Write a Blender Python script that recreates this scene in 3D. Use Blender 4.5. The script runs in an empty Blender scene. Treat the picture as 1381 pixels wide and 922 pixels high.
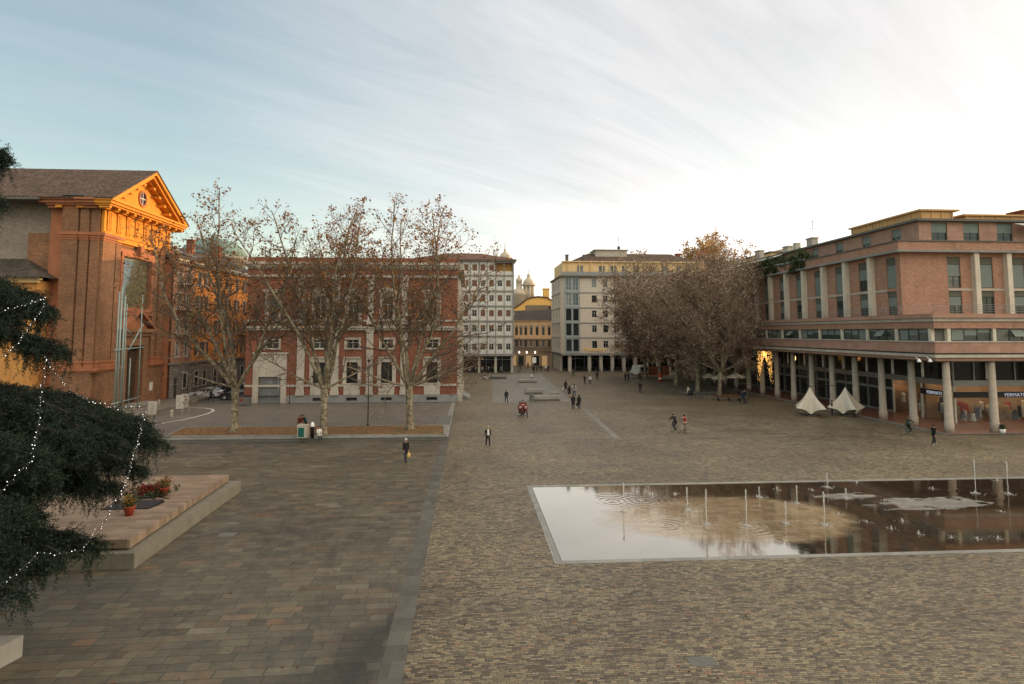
import bpy, bmesh, math, random
import numpy as np
from mathutils import Vector, Matrix, Quaternion
R = math.radians
random.seed(7)
C = bpy.context.scene.collection
# ------------------------------------------------------------------ camera
F = 815.0; PIT = R(4.5); CX = 690.5; CYP = 448 - F*math.tan(PIT); HC = 9.7
YAW = math.atan((690.5-634)/F*math.cos(PIT))
cam = bpy.data.cameras.new('camera'); camo = bpy.data.objects.new('camera', cam); C.objects.link(camo)
cam.sensor_width = 36; cam.lens = 36*F/1381; cam.clip_end = 3000; cam.clip_start = .1
cam.shift_y = -(461-CYP)/1381
camo.location = (0, 0, HC); camo.rotation_euler = (R(90)+PIT, 0, -YAW)
bpy.context.scene.camera = camo
def ray(px, py):
    x = (px-CX)/F; y = 1.; z = -(py-CYP)/F
    y, z = y*math.cos(PIT)-z*math.sin(PIT), y*math.sin(PIT)+z*math.cos(PIT)
    return x*math.cos(YAW)+y*math.sin(YAW), -x*math.sin(YAW)+y*math.cos(YAW), z
def G(px, py, z=0):
    r = ray(px, py); t = (z-HC)/r[2]; return Vector((r[0]*t, r[1]*t, z))
def atY(px, py, Y):
    r = ray(px, py); t = Y/r[1]; return Vector((r[0]*t, Y, HC+r[2]*t))
# ------------------------------------------------------------------ objects
def tag(o, label=None, cat=None, group=None, kind=None):
    if label: o['label'] = label
    if cat: o['category'] = cat
    if group: o['group'] = group
    if kind: o['kind'] = kind
    return o
def thing(name, label, cat, loc=(0, 0, 0), rz=0, group=None):
    o = bpy.data.objects.new(name, None); C.objects.link(o)
    o.location = loc; o.rotation_euler = (0, 0, rz); o.empty_display_size = .3
    return tag(o, label, cat, group)
def copy_tree(o, parent=None):
    c = o.copy(); C.objects.link(c)
    if parent: c.parent = parent
    for ch in list(o.children): copy_tree(ch, c)
    return c
SPLIT = dict(pilasters='pilaster', window_surrounds='window_surround', triglyphs='triglyph', modillions='modillion', raking_modillions='raking_modillion', capitals='capital', base_moulding='base_moulding', plinth='plinth',
             attic_fins='attic_fin', strip_pillars='strip_pillar', parapet_panels='parapet_panel', basement_grilles='basement_grille', doors='door', door_panels='door_panel', skylight='skylight', string_courses='string_course', window_arches='window_arch',
             flank_pilasters='flank_pilaster', ceiling_lamps='ceiling_lamp', display_tables='display_table', shop_pier='shop_pier', clothes_display='display_clothes', spandrel_panels='spandrel_panel', side_frieze='side_frieze', raking_cornice='raking_cornice', lead_gutter='gutter', nave_wall='nave_wall', posts='post')
class MB:
    """collects faces; local=True means the vertices are already relative to the parent"""
    def __init__(s): s.v = []; s.f = []; s.m = []; s.sm = []
    def add(s, vs, fs, mat=0, smooth=False):
        b = len(s.v); s.v.extend([tuple(v) for v in vs])
        for f in fs: s.f.append(tuple(i+b for i in f)); s.m.append(mat); s.sm.append(smooth)
    def box(s, x0, x1, y0, y1, z0, z1, mat=0):
        vs = [(x, y, z) for z in (z0, z1) for y in (y0, y1) for x in (x0, x1)]
        s.add(vs, [(0, 2, 3, 1), (4, 5, 7, 6), (0, 1, 5, 4), (2, 6, 7, 3), (0, 4, 6, 2), (1, 3, 7, 5)], mat)
    def quad(s, a, b, c, d, mat=0): s.add([a, b, c, d], [(0, 1, 2, 3)], mat)
    def poly(s, pts, mat=0): s.add(pts, [tuple(range(len(pts)))], mat)
    def prism(s, pts, h, mat=0):
        """polygon pts (3d, planar) extruded by vector h"""
        n = len(pts); h = Vector(h); top = [Vector(p)+h for p in pts]
        s.add(list(pts)+top, [tuple(range(n))[::-1], tuple(range(n, 2*n))]+[(i, (i+1) % n, n+(i+1) % n, n+i) for i in range(n)], mat)
    def chain(s, pts, rad, n=6, mat=0, cap=True, smooth=True):
        pts = [Vector(p) for p in pts]
        vs = []; fs = []; k = len(pts)
        up = Vector((0, 0, 1)); t0 = (pts[1]-pts[0]).normalized()
        a = t0.cross(up) if abs(t0.z) < .95 else t0.cross(Vector((1, 0, 0)))
        a.normalize()
        for i, p in enumerate(pts):
            t = (pts[min(i+1, k-1)]-pts[max(i-1, 0)])
            if t.length < 1e-7: t = t0
            t = t.normalized(); a = a-t*a.dot(t)
            if a.length < 1e-6: a = t.orthogonal()
            a.normalize(); b = t.cross(a); r = rad[i] if hasattr(rad, '__len__') else rad
            for j in range(n):
                an = 2*math.pi*j/n; vs.append(p+(a*math.cos(an)+b*math.sin(an))*r)
        for i in range(k-1):
            for j in range(n):
                j2 = (j+1) % n; fs.append((i*n+j, i*n+j2, (i+1)*n+j2, (i+1)*n+j))
        if cap: fs.append(tuple(range(n))[::-1]); fs.append(tuple((k-1)*n+j for j in range(n)))
        s.add(vs, fs, mat, smooth)
    def tube(s, a, b, r, n=6, r2=None, mat=0): s.chain([a, b], [r, r if r2 is None else r2], n, mat)
    def lathe(s, prof, c=(0, 0, 0), n=16, mat=0, smooth=True):
        c = Vector(c); vs = []; fs = []; k = len(prof)
        for r, z in prof:
            for j in range(n):
                an = 2*math.pi*j/n; vs.append(c+Vector((r*math.cos(an), r*math.sin(an), z)))
        for i in range(k-1):
            for j in range(n):
                j2 = (j+1) % n; fs.append((i*n+j, i*n+j2, (i+1)*n+j2, (i+1)*n+j))
        fs.append(tuple(range(n))[::-1]); fs.append(tuple((k-1)*n+j for j in range(n)))
        s.add(vs, fs, mat, smooth)
    def mesh(s, name, mats, off=(0, 0, 0)):
        me = bpy.data.meshes.new(name)
        ox, oy, oz = off
        me.from_pydata([(x-ox, y-oy, z-oz) for x, y, z in s.v], [], s.f)
        for m in (mats if isinstance(mats, (list, tuple)) else [mats]): me.materials.append(m)
        me.polygons.foreach_set('material_index', s.m)
        me.polygons.foreach_set('use_smooth', s.sm)
        me.update(); return me
    def pieces(s, gap=.03):
        """touching shapes grouped into separate pieces"""
        used = {}; par = list(range(len(s.v)))
        def find(i):
            while par[i] != i: par[i] = par[par[i]]; i = par[i]
            return i
        for f in s.f:
            for k in f[1:]: par[find(k)] = find(f[0])
        bb = {}
        for i, v in enumerate(s.v):
            r = find(i); b = bb.setdefault(r, [list(v), list(v)])
            for k in range(3): b[0][k] = min(b[0][k], v[k]); b[1][k] = max(b[1][k], v[k])
        rs = list(bb); rp = {r: r for r in rs}
        def rf(r):
            while rp[r] != r: r = rp[r]
            return r
        for i, r in enumerate(rs):
            for q in rs[:i]:
                a, b = bb[r], bb[q]
                if all(a[0][k]-gap <= b[1][k] and b[0][k]-gap <= a[1][k] for k in range(3)): rp[rf(r)] = rf(q)
        out = {}
        for fi, f in enumerate(s.f): out.setdefault(rf(find(f[0])), []).append(fi)
        res = []
        for fl in out.values():
            m = MB(); mp = {}
            for fi in fl:
                g = []
                for k in s.f[fi]:
                    if k not in mp: mp[k] = len(m.v); m.v.append(s.v[k])
                    g.append(mp[k])
                m.f.append(tuple(g)); m.m.append(s.m[fi]); m.sm.append(s.sm[fi])
            res.append(m)
        return res
    def build(s, name, mats, parent=None, local=False):
        if name in SPLIT and parent is not None:
            for q in s.pieces(): o = q._build(SPLIT[name], mats, parent, local)
            return o
        return s._build(name, mats, parent, local)
    def _build(s, name, mats, parent=None, local=False):
        off = (0, 0, 0)
        if parent is not None and not local:
            off = tuple(parent.location)
            if parent.parent is not None: off = tuple(Vector(off)+Vector(parent.parent.location))
        o = bpy.data.objects.new(name, s.mesh(name, mats, off)); C.objects.link(o)
        if parent is not None: o.parent = parent
        return o
def struct(name, mb, mats): return tag(mb.build(name, mats), kind='structure')
def inst(name, me, parent, loc=(0, 0, 0), rz=0):
    o = bpy.data.objects.new(name, me); C.objects.link(o); o.parent = parent; o.location = loc; o.rotation_euler = (0, 0, rz); return o
# facade frame: u to the right along the wall, d outward, z up
class FR:
    def __init__(s, x, y, deg):
        s.o = Vector((x, y, 0)); s.r = R(deg); s.U = Vector((math.cos(s.r), math.sin(s.r), 0)); s.N = Vector((math.sin(s.r), -math.cos(s.r), 0))
    def p(s, u, d, z): return s.o+s.U*u+s.N*d+Vector((0, 0, z))
    def box(s, mb, u0, u1, d0, d1, z0, z1, mat=0):
        vs = [s.p(u, d, z) for z in (z0, z1) for d in (d1, d0) for u in (u0, u1)]
        mb.add(vs, [(0, 2, 3, 1), (4, 5, 7, 6), (0, 1, 5, 4), (2, 6, 7, 3), (0, 4, 6, 2), (1, 3, 7, 5)], mat)
    def wall(s, mb, u0, u1, z0, z1, holes=(), depth=.3, d=0, mat=0, rmat=None):
        """wall face with real openings (u0,u1,z0,z1) and reveals"""
        hs = [(max(a, u0), min(b, u1), max(c, z0), min(e, z1)) for a, b, c, e in holes if b > u0 and a < u1 and e > z0 and c < z1]
        us = sorted({u0, u1, *[h[0] for h in hs], *[h[1] for h in hs]}); zs = sorted({z0, z1, *[h[2] for h in hs], *[h[3] for h in hs]})
        rmat = mat if rmat is None else rmat
        for j in range(len(zs)-1):
            zc = (zs[j]+zs[j+1])/2; run = None
            row = [h for h in hs if h[2] < zc < h[3]]
            for i in range(len(us)-1):
                uc = (us[i]+us[i+1])/2; hole = any(h[0] < uc < h[1] for h in row)
                if not hole and run is None: run = us[i]
                if run is not None and (hole or i == len(us)-2):
                    e = us[i] if hole else us[i+1]
                    mb.quad(s.p(run, d, zs[j]), s.p(e, d, zs[j]), s.p(e, d, zs[j+1]), s.p(run, d, zs[j+1]), mat); run = None
        for a, b, c, e in hs:
            q = d-depth
            mb.quad(s.p(a, d, c), s.p(a, q, c), s.p(b, q, c), s.p(b, d, c), rmat)
            mb.quad(s.p(a, d, e), s.p(b, d, e), s.p(b, q, e), s.p(a, q, e), rmat)
            mb.quad(s.p(a, d, c), s.p(a, d, e), s.p(a, q, e), s.p(a, q, c), rmat)
            mb.quad(s.p(b, d, c), s.p(b, q, c), s.p(b, q, e), s.p(b, d, e), rmat)
# ------------------------------------------------------------------ materials
class NT:
    def __init__(s, name):
        s.m = bpy.data.materials.new(name); s.m.use_nodes = True; s.t = s.m.node_tree; s.t.nodes.clear()
        s.out = s.n('ShaderNodeOutputMaterial')
    def n(s, typ, **kw):
        nd = s.t.nodes.new(typ)
        for k, v in kw.items(): setattr(nd, k, v)
        return nd
    def l(s, a, b): s.t.links.new(a, b)
    def val(s, sock, v):
        if hasattr(v, 'is_linked') or isinstance(v, bpy.types.NodeSocket): s.l(v, sock)
        else: sock.default_value = v
    def math(s, op, a, b=None, c=None, clamp=False):
        nd = s.n('ShaderNodeMath', operation=op, use_clamp=clamp); s.val(nd.inputs[0], a)
        if b is not None: s.val(nd.inputs[1], b)
        if c is not None: s.val(nd.inputs[2], c)
        return nd.outputs[0]
    def mix(s, f, a, b, typ='RGBA', blend='MIX'):
        nd = s.n('ShaderNodeMix', data_type=typ)
        if typ == 'RGBA':
            nd.blend_type = blend; i = (0, 6, 7); o = 2
        else: i = (0, 2, 3); o = 0
        for k, v in zip(i, (f, a, b)):
            if isinstance(v, tuple) and len(v) == 3: v = (*v, 1)
            s.val(nd.inputs[k], v)
        return nd.outputs[o]
    def noise(s, vec=None, scale=1., detail=3, rough=.55, out=0, dist=0):
        nd = s.n('ShaderNodeTexNoise'); nd.inputs['Scale'].default_value = scale; nd.inputs['Detail'].default_value = detail
        nd.inputs['Roughness'].default_value = rough; nd.inputs['Distortion'].default_value = dist
        if vec is not None: s.l(vec, nd.inputs['Vector'])
        return nd.outputs[out]
    def ramp(s, fac, stops, interp='LINEAR'):
        nd = s.n('ShaderNodeValToRGB'); cr = nd.color_ramp; cr.interpolation = interp
        while len(cr.elements) < len(stops): cr.elements.new(.5)
        for e, (p, c) in zip(cr.elements, stops):
            e.position = p; e.color = (*c, 1) if isinstance(c, tuple) else (c, c, c, 1)
        s.val(nd.inputs[0], fac); return nd.outputs[0]
    def pos(s): return s.n('ShaderNodeNewGeometry').outputs['Position']
    def sep(s, v): nd = s.n('ShaderNodeSeparateXYZ'); s.l(v, nd.inputs[0]); return nd.outputs
    def comb(s, x, y, z=0.):
        nd = s.n('ShaderNodeCombineXYZ'); [s.val(nd.inputs[i], v) for i, v in enumerate((x, y, z))]; return nd.outputs[0]
    def vmath(s, op, a, b):
        nd = s.n('ShaderNodeVectorMath', operation=op); s.val(nd.inputs[0], a); s.val(nd.inputs[1], b); return nd.outputs[0]
    def wallvec(s):
        """(horizontal run, height, 0) for any vertical wall"""
        g = s.n('ShaderNodeNewGeometry'); p = s.sep(g.outputs['Position']); nn = s.sep(g.outputs['True Normal'])
        f = s.math('GREATER_THAN', s.math('ABSOLUTE', nn[0]), .7)
        u = s.mix(f, p[0], p[1], 'FLOAT'); return u, p[2]
    def cells(s, u, v, w, h, joint, rnd=.5, wvar=0.):
        """running-bond cells: returns id socket colours (random rgb), joint mask 1 inside stone"""
        row = s.math('FLOOR', s.math('DIVIDE', v, h))
        wn = s.n('ShaderNodeTexWhiteNoise', noise_dimensions='1D'); s.l(row, wn.inputs['W'])
        rr = s.sep(wn.outputs['Color'])
        ww = s.math('MULTIPLY_ADD', rr[1], wvar*w, w*(1-wvar/2))
        uu = s.math('ADD', s.math('DIVIDE', u, ww), s.math('MULTIPLY', rr[0], 7.3) if rnd else s.math('MULTIPLY', s.math('MODULO', row, 2.), .5))
        col = s.math('FLOOR', uu)
        w2 = s.n('ShaderNodeTexWhiteNoise', noise_dimensions='2D'); s.l(s.comb(col, row), w2.inputs['Vector'])
        fu = s.math('SUBTRACT', uu, col); fv = s.math('SUBTRACT', s.math('DIVIDE', v, h), row)
        def edge(f, size):
            e = s.math('SUBTRACT', .5, s.math('ABSOLUTE', s.math('SUBTRACT', f, .5)))
            return s.math('DIVIDE', s.math('MULTIPLY', e, size), joint, clamp=True)
        m = s.math('MINIMUM', edge(fu, w), edge(fv, h))
        return s.sep(w2.outputs['Color']), m
    def bsdf(s, col, rough=.8, bump=None, bs=.3, bd=.02, spec=.4, **kw):
        b = s.n('ShaderNodeBsdfPrincipled')
        if isinstance(col, tuple): col = (*col[:3], 1)
        s.val(b.inputs['Base Color'], col); s.val(b.inputs['Roughness'], rough); b.inputs['Specular IOR Level'].default_value = spec
        for k, v in kw.items(): s.val(b.inputs[k], v)
        if bump is not None:
            bn = s.n('ShaderNodeBump'); bn.inputs['Strength'].default_value = bs; bn.inputs['Distance'].default_value = bd
            s.l(bump, bn.inputs['Height']); s.l(bn.outputs[0], b.inputs['Normal'])
        s.l(b.outputs[0], s.out.inputs[0]); return b
def sc(c, k): return tuple(min(1, x*k) for x in c)
def plaster(name, col, var=.25, scale=.6, rough=.85, streak=True):
    t = NT(name); p = t.pos(); n1 = t.noise(p, scale, 6, .65)
    c = t.mix(t.math('MULTIPLY_ADD', n1, 1.6, -.3, clamp=True), sc(col, 1-var), sc(col, 1+var*.5))
    if streak:
        s_ = t.sep(p); v = t.comb(t.math('MULTIPLY', t.math('ADD', s_[0], s_[1]), 1.7), 0., t.math('MULTIPLY', s_[2], .12))
        n2 = t.noise(v, 1.3, 4, .6); c = t.mix(t.math('MULTIPLY_ADD', n2, 2.4, -1.25, clamp=True), c, sc(col, .55))
    fine = t.noise(p, 9, 4, .7); t.bsdf(c, rough, fine, .25, .02); return t.m
def brick(name, cols, mortar, w=.27, h=.075, joint=.012, var=.3, patch=.5, rough=.9, bs=.4, vary=True):
    t = NT(name); u, v = t.wallvec(); cid, m = t.cells(u, v, w, h, joint, rnd=0)
    k = len(cols); c = t.ramp(cid[0], [(i/(k-1) if k > 1 else 0, cc) for i, cc in enumerate(cols)])
    p = t.pos(); n1 = t.noise(p, patch, 6, .65)
    c = t.mix(t.math('MULTIPLY_ADD', n1, 2., -.55, clamp=True), t.mix(1., c, (1-var, 1-var, 1-var*.9), blend='MULTIPLY'), c)
    c = t.mix(m, mortar, c)
    s_ = t.sep(p); vv = t.comb(t.math('MULTIPLY', t.math('ADD', s_[0], s_[1]), .9), 0., t.math('MULTIPLY', s_[2], .15))
    c = t.mix(t.math('MULTIPLY_ADD', t.noise(vv, 1.2, 4, .6), 1.8, -.95, clamp=True), c, sc(cols[0], .5))
    h_ = t.math('ADD', m, t.math('MULTIPLY', cid[1], .5)); t.bsdf(c, rough, h_, bs, .012); return t.m
def metal(name, col, rough=.4, met=.6):
    t = NT(name); n1 = t.noise(t.pos(), 3, 4, .6); t.bsdf(t.mix(n1, sc(col, .7), sc(col, 1.25)), rough, None, spec=.5, Metallic=met); return t.m
def cloth(name, col, var=.2):
    t = NT(name); n1 = t.noise(t.n('ShaderNodeTexCoord').outputs['Object'], 7, 3, .6); t.bsdf(t.mix(n1, sc(col, 1-var), sc(col, 1+var)), .9, n1, .2, .02, spec=.2); return t.m
def glass(name, tint=(.02, .025, .03), rough=.06, var=.06, scale=.45, spec=.5):
    """dark window with curtains and rooms behind it varying from pane to pane"""
    t = NT(name); p = t.pos(); ri = t.n('ShaderNodeObjectInfo').outputs['Random']
    n1 = t.noise(p, scale*3, 2, .5); c = t.mix(t.math('MULTIPLY', t.math('POWER', ri, 3.), n1), tint, sc((1, .95, .85), tint[0]+var*2.5))
    c = t.mix(t.math('MULTIPLY_ADD', n1, 3., -1.5, clamp=True), c, sc(tint, .5))
    t.bsdf(c, rough, t.noise(p, .8, 2, .5), .05, .05, spec=spec); return t.m
def emit(name, col, k):
    t = NT(name); e = t.n('ShaderNodeEmission'); e.inputs[0].default_value = (*col, 1); e.inputs[1].default_value = k; t.l(e.outputs[0], t.out.inputs[0]); return t.m
def roofmat(name, cols, pitch=.22, rough=.9):
    t = NT(name); p = t.sep(t.pos()); g = t.n('ShaderNodeNewGeometry'); nn = t.sep(g.outputs['True Normal'])
    f = t.math('GREATER_THAN', t.math('ABSOLUTE', nn[0]), t.math('ABSOLUTE', nn[1]))
    u = t.mix(f, p[0], p[1], 'FLOAT'); v = t.mix(f, p[1], p[0], 'FLOAT')
    cid, m = t.cells(u, v, pitch, .38, .03, rnd=0)
    c = t.ramp(cid[0], [(i/(len(cols)-1), cc) for i, cc in enumerate(cols)])
    n1 = t.noise(t.pos(), .5, 5, .65); c = t.mix(t.math('MULTIPLY_ADD', n1, 2., -.6, clamp=True), t.mix(1., c, (.5, .5, .45), blend='MULTIPLY'), c)
    wv = t.math('SINE', t.math('MULTIPLY', u, 2*math.pi/pitch)); c = t.mix(m, sc(cols[0], .35), c)
    t.bsdf(c, rough, t.math('ADD', wv, t.math('MULTIPLY', m, .6)), .8, .05); return t.m
mt = {}
mt['church_brick'] = brick('weathered_beige_brick', [(.20, .085, .040), (.28, .13, .062), (.36, .185, .092)], (.23, .14, .08), var=.55, bs=.25, patch=.28)
mt['nave_brick'] = brick('grey_beige_brick', [(.20, .16, .13), (.27, .22, .175), (.34, .28, .22)], (.26, .23, .19), var=.35)
mt['bank_brick'] = brick('red_brick', [(.18, .056, .032), (.25, .079, .043), (.32, .112, .062)], (.20, .105, .07), var=.3)
mt['salmon'] = brick('salmon_facing_brick', [(.28, .135, .082), (.37, .195, .122), (.45, .25, .162)], (.38, .24, .175), w=.27, h=.06, var=.25)
mt['salmon_band'] = brick('salmon_band_panels', [(.35, .20, .14), (.42, .25, .18)], (.24, .15, .11), w=1.2, h=.6, joint=.02, var=.25)
mt['ochre_red'] = plaster('ochre_red_render', (.74, .27, .055), .3)
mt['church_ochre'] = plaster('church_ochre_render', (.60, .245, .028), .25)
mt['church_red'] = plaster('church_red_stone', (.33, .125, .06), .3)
mt['house_yellow'] = plaster('yellow_render', (.50, .235, .065), .2)
mt['peach'] = plaster('peach_render', (.80, .52, .28), .2)
mt['yellow'] = plaster('golden_render', (.78, .47, .14), .2)
mt['attic_yellow'] = plaster('attic_yellow_render', (.66, .47, .24), .15)
mt['stone'] = plaster('white_stone', (.43, .385, .32), .35)
mt['stone_dim'] = plaster('grey_stone', (.24, .235, .22), .3)
mt['white'] = plaster('white_render', (.58, .56, .50), .2)
mt['col'] = plaster('column_travertine', (.56, .50, .40), .25, 1.2)
mt['col_low'] = plaster('lower_column_granite', (.36, .30, .235), .3, 2.)
mt['rustic'] = brick('rusticated_grey_stone', [(.22, .19, .165), (.27, .235, .20)], (.07, .06, .055), w=1.4, h=.42, joint=.04, bs=.9)
mt['cedar_wood'] = plaster('cedar_bark', (.035, .026, .02), .25, 2, .9, False)
mt['mon_stone'] = plaster('weathered_platform_stone', (.17, .15, .115), .35, 1.3)
mt['concrete'] = plaster('concrete', (.25, .235, .205), .25, 1.)
mt['conc_dark'] = plaster('dark_concrete', (.12, .115, .10), .25, 1.)
mt['roof_brown'] = roofmat('brown_roof_tiles', [(.09, .055, .038), (.14, .085, .058), (.20, .13, .09)])
mt['roof_red'] = roofmat('red_roof_tiles', [(.16, .07, .045), (.22, .10, .065), (.26, .14, .09)])
mt['roof_dark'] = roofmat('dark_roof_tiles', [(.06, .05, .042), (.10, .08, .065), (.14, .11, .09)])
mt['shop_dark'] = glass('dark_shop_glass', (.010, .011, .012), .08, .02, .45, .35); mt['glass'] = glass('window_glass', (.016, .019, .022), .06, .05, .45, .4); mt['glass_green'] = glass('green_window_glass', (.03, .045, .04), .12, .1)
mt['glass_blue'] = glass('pale_window_glass', (.10, .13, .14), .1, .12)
mt['frame_w'] = plaster('white_paint_frame', (.55, .53, .48), .1, 1, .5, False)
mt['frame_g'] = plaster('dark_green_frame', (.035, .05, .045), .1, 1, .4, False)
mt['frame_d'] = metal('dark_metal_frame', (.04, .042, .045), .4)
mt['blind_brown'] = plaster('brown_roller_shutter', (.17, .085, .05), .2, 3, .7, False)
mt['blind_green'] = plaster('grey_green_blind', (.16, .19, .165), .2, 1, .7, False)
mt['shutter'] = plaster('dark_shutter', (.055, .045, .04), .2, 3, .7, False)
mt['steel'] = metal('grey_steel', (.28, .29, .29), .4, .5)
mt['verdigris'] = metal('pale_green_steel', (.22, .29, .27), .55, .3)
mt['dome_green'] = plaster('green_copper_dome', (.14, .22, .20), .3)
mt['dome_stone'] = plaster('pale_dome_stone', (.45, .38, .28), .2)
mt['door_grey'] = plaster('grey_door_paint', (.17, .18, .175), .2, 2, .6)
mt['arc_floor'] = brick('terracotta_paving', [(.22, .09, .055), (.28, .12, .07)], (.12, .06, .04), w=.6, h=.6, joint=.01, rough=.3)
mt['black'] = metal('black_paint', (.012, .012, .013), .45, .2)
# ------------------------------------------------------------------ ground materials
def paving_cobble():
    t = NT('porphyry_cobbles'); p = t.pos(); s_ = t.sep(p)
    wob = t.noise(p, .35, 2, .5); u = s_[0]; v = t.math('ADD', s_[1], t.math('MULTIPLY', wob, .06))
    cid, m = t.cells(u, v, .24, .095, .017, rnd=1, wvar=.7)
    c = t.ramp(cid[0], [(0, (.070, .053, .030)), (.3, (.145, .115, .066)), (.6, (.205, .166, .095)), (.82, (.255, .205, .120)), (.94, (.31, .25, .148)), (1, (.25, .13, .065))])
    big = t.noise(p, .12, 5, .65); c = t.mix(t.math('MULTIPLY_ADD', big, 3., -1., clamp=True), t.mix(1., c, (.62, .58, .55), blend='MULTIPLY'), c)
    wp = t.noise(t.comb(t.math('MULTIPLY', s_[0], .9), t.math('MULTIPLY', s_[1], .55), 4.), .22, 6, .7, dist=1.2); c = t.mix(t.math('MULTIPLY_ADD', wp, 5., -2.75, clamp=True), c, t.mix(1., c, (.42, .40, .40), blend='MULTIPLY'))
    pl = t.math('GREATER_THAN', t.noise(t.comb(t.math('MULTIPLY', s_[0], .55), t.math('MULTIPLY', s_[1], .55), 7.), .35, 1, .3), .56); c = t.mix(t.math('MULTIPLY', pl, .35), c, t.mix(1., c, (.75, .78, .80), blend='MULTIPLY'))
    st = t.noise(p, 1.1, 6, .7); c = t.mix(t.math('MULTIPLY_ADD', st, 3.5, -1.95, clamp=True), c, (.05, .042, .035))
    bn = t.comb(t.math('MULTIPLY', s_[0], .05), t.math('MULTIPLY', s_[1], 1.1)); b2 = t.noise(bn, 1., 4, .6)
    c = t.mix(t.math('MULTIPLY_ADD', b2, 2.4, -1.1, clamp=True), c, t.mix(1., c, (.72, .70, .70), blend='MULTIPLY'))
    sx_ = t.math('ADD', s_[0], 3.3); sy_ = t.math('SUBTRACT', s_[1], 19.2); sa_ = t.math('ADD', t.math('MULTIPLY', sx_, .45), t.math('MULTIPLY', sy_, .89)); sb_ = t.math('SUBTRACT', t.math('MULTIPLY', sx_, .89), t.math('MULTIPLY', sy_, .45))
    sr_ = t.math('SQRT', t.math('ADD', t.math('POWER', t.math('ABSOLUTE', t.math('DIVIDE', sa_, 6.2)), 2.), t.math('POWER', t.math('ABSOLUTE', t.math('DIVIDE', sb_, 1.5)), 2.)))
    dark_patch = t.math('MULTIPLY', t.math('SUBTRACT', t.math('ADD', 1., t.math('MULTIPLY_ADD', t.noise(p, .55, 5, .65), 2., -1.)), sr_), 1.3, clamp=True)   # long dark patch with a ragged edge on the stones
    c = t.mix(dark_patch, c, t.mix(1., c, (.42, .41, .42), blend='MULTIPLY'))
    c = t.mix(m, (.028, .023, .018), c)
    r = t.math('MULTIPLY_ADD', cid[1], .25, t.math('MULTIPLY_ADD', big, .35, .25))
    t.bsdf(c, r, t.math('ADD', m, t.math('MULTIPLY', cid[2], .9)), .55, .014, spec=.5); return t.m
def paving_slab():
    t = NT('grey_stone_slabs'); p = t.pos(); s_ = t.sep(p)
    u = t.math('ADD', s_[0], t.math('MULTIPLY', s_[1], .0)); v = t.math('SUBTRACT', s_[1], t.math('MULTIPLY', s_[0], .02))
    cid, m = t.cells(u, v, 1.0, .44, .018, rnd=1, wvar=1.1)
    c = t.ramp(cid[0], [(0, (.092, .082, .058)), (.3, (.115, .103, .071)), (.6, (.135, .120, .082)), (.85, (.165, .144, .096)), (.94, (.145, .105, .062)), (.98, (.21, .187, .138)), (1, (.20, .105, .05))])
    n1 = t.noise(p, 1.4, 6, .7); c = t.mix(t.math('MULTIPLY_ADD', n1, 2.6, -.9, clamp=True), t.mix(1., c, (.6, .6, .58), blend='MULTIPLY'), c)
    wp = t.noise(t.comb(t.math('MULTIPLY', s_[0], .9), t.math('MULTIPLY', s_[1], .5), 9.), .2, 6, .7, dist=1.2); c = t.mix(t.math('MULTIPLY_ADD', wp, 5., -2.7, clamp=True), c, t.mix(1., c, (.40, .39, .38), blend='MULTIPLY'))
    n3 = t.noise(p, 4., 5, .65); c = t.mix(t.math('MULTIPLY_ADD', n3, 4., -2.1, clamp=True), c, (.17, .105, .06)); c = t.mix(t.math('MULTIPLY_ADD', t.noise(p, 2.3, 6, .75), 5., -2.9, clamp=True), c, (.045, .042, .036))
    big = t.noise(p, .15, 4, .6); c = t.mix(t.math('MULTIPLY_ADD', big, 3., -1.1, clamp=True), t.mix(1., c, (.68, .67, .66), blend='MULTIPLY'), c)
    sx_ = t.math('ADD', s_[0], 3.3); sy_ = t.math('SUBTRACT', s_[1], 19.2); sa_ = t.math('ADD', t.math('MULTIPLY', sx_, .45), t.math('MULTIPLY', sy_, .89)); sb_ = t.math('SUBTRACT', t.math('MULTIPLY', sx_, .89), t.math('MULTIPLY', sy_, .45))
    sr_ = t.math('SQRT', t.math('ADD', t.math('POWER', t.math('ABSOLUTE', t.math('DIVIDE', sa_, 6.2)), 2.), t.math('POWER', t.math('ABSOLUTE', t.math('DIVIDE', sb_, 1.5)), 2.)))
    dark_patch = t.math('MULTIPLY', t.math('SUBTRACT', t.math('ADD', 1., t.math('MULTIPLY_ADD', t.noise(p, .55, 5, .65), 2., -1.)), sr_), 1.3, clamp=True)   # same dark patch continued across the slabs
    c = t.mix(dark_patch, c, t.mix(1., c, (.42, .41, .42), blend='MULTIPLY'))
    c = t.mix(m, (.012, .010, .008), c)
    r = t.math('MULTIPLY_ADD', cid[1], .2, t.math('MULTIPLY_ADD', n1, .4, .22))
    t.bsdf(c, r, t.math('ADD', m, t.math('ADD', t.math('MULTIPLY', cid[2], .35), t.math('MULTIPLY', n1, .5))), .5, .014, spec=.5); return t.m
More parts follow.
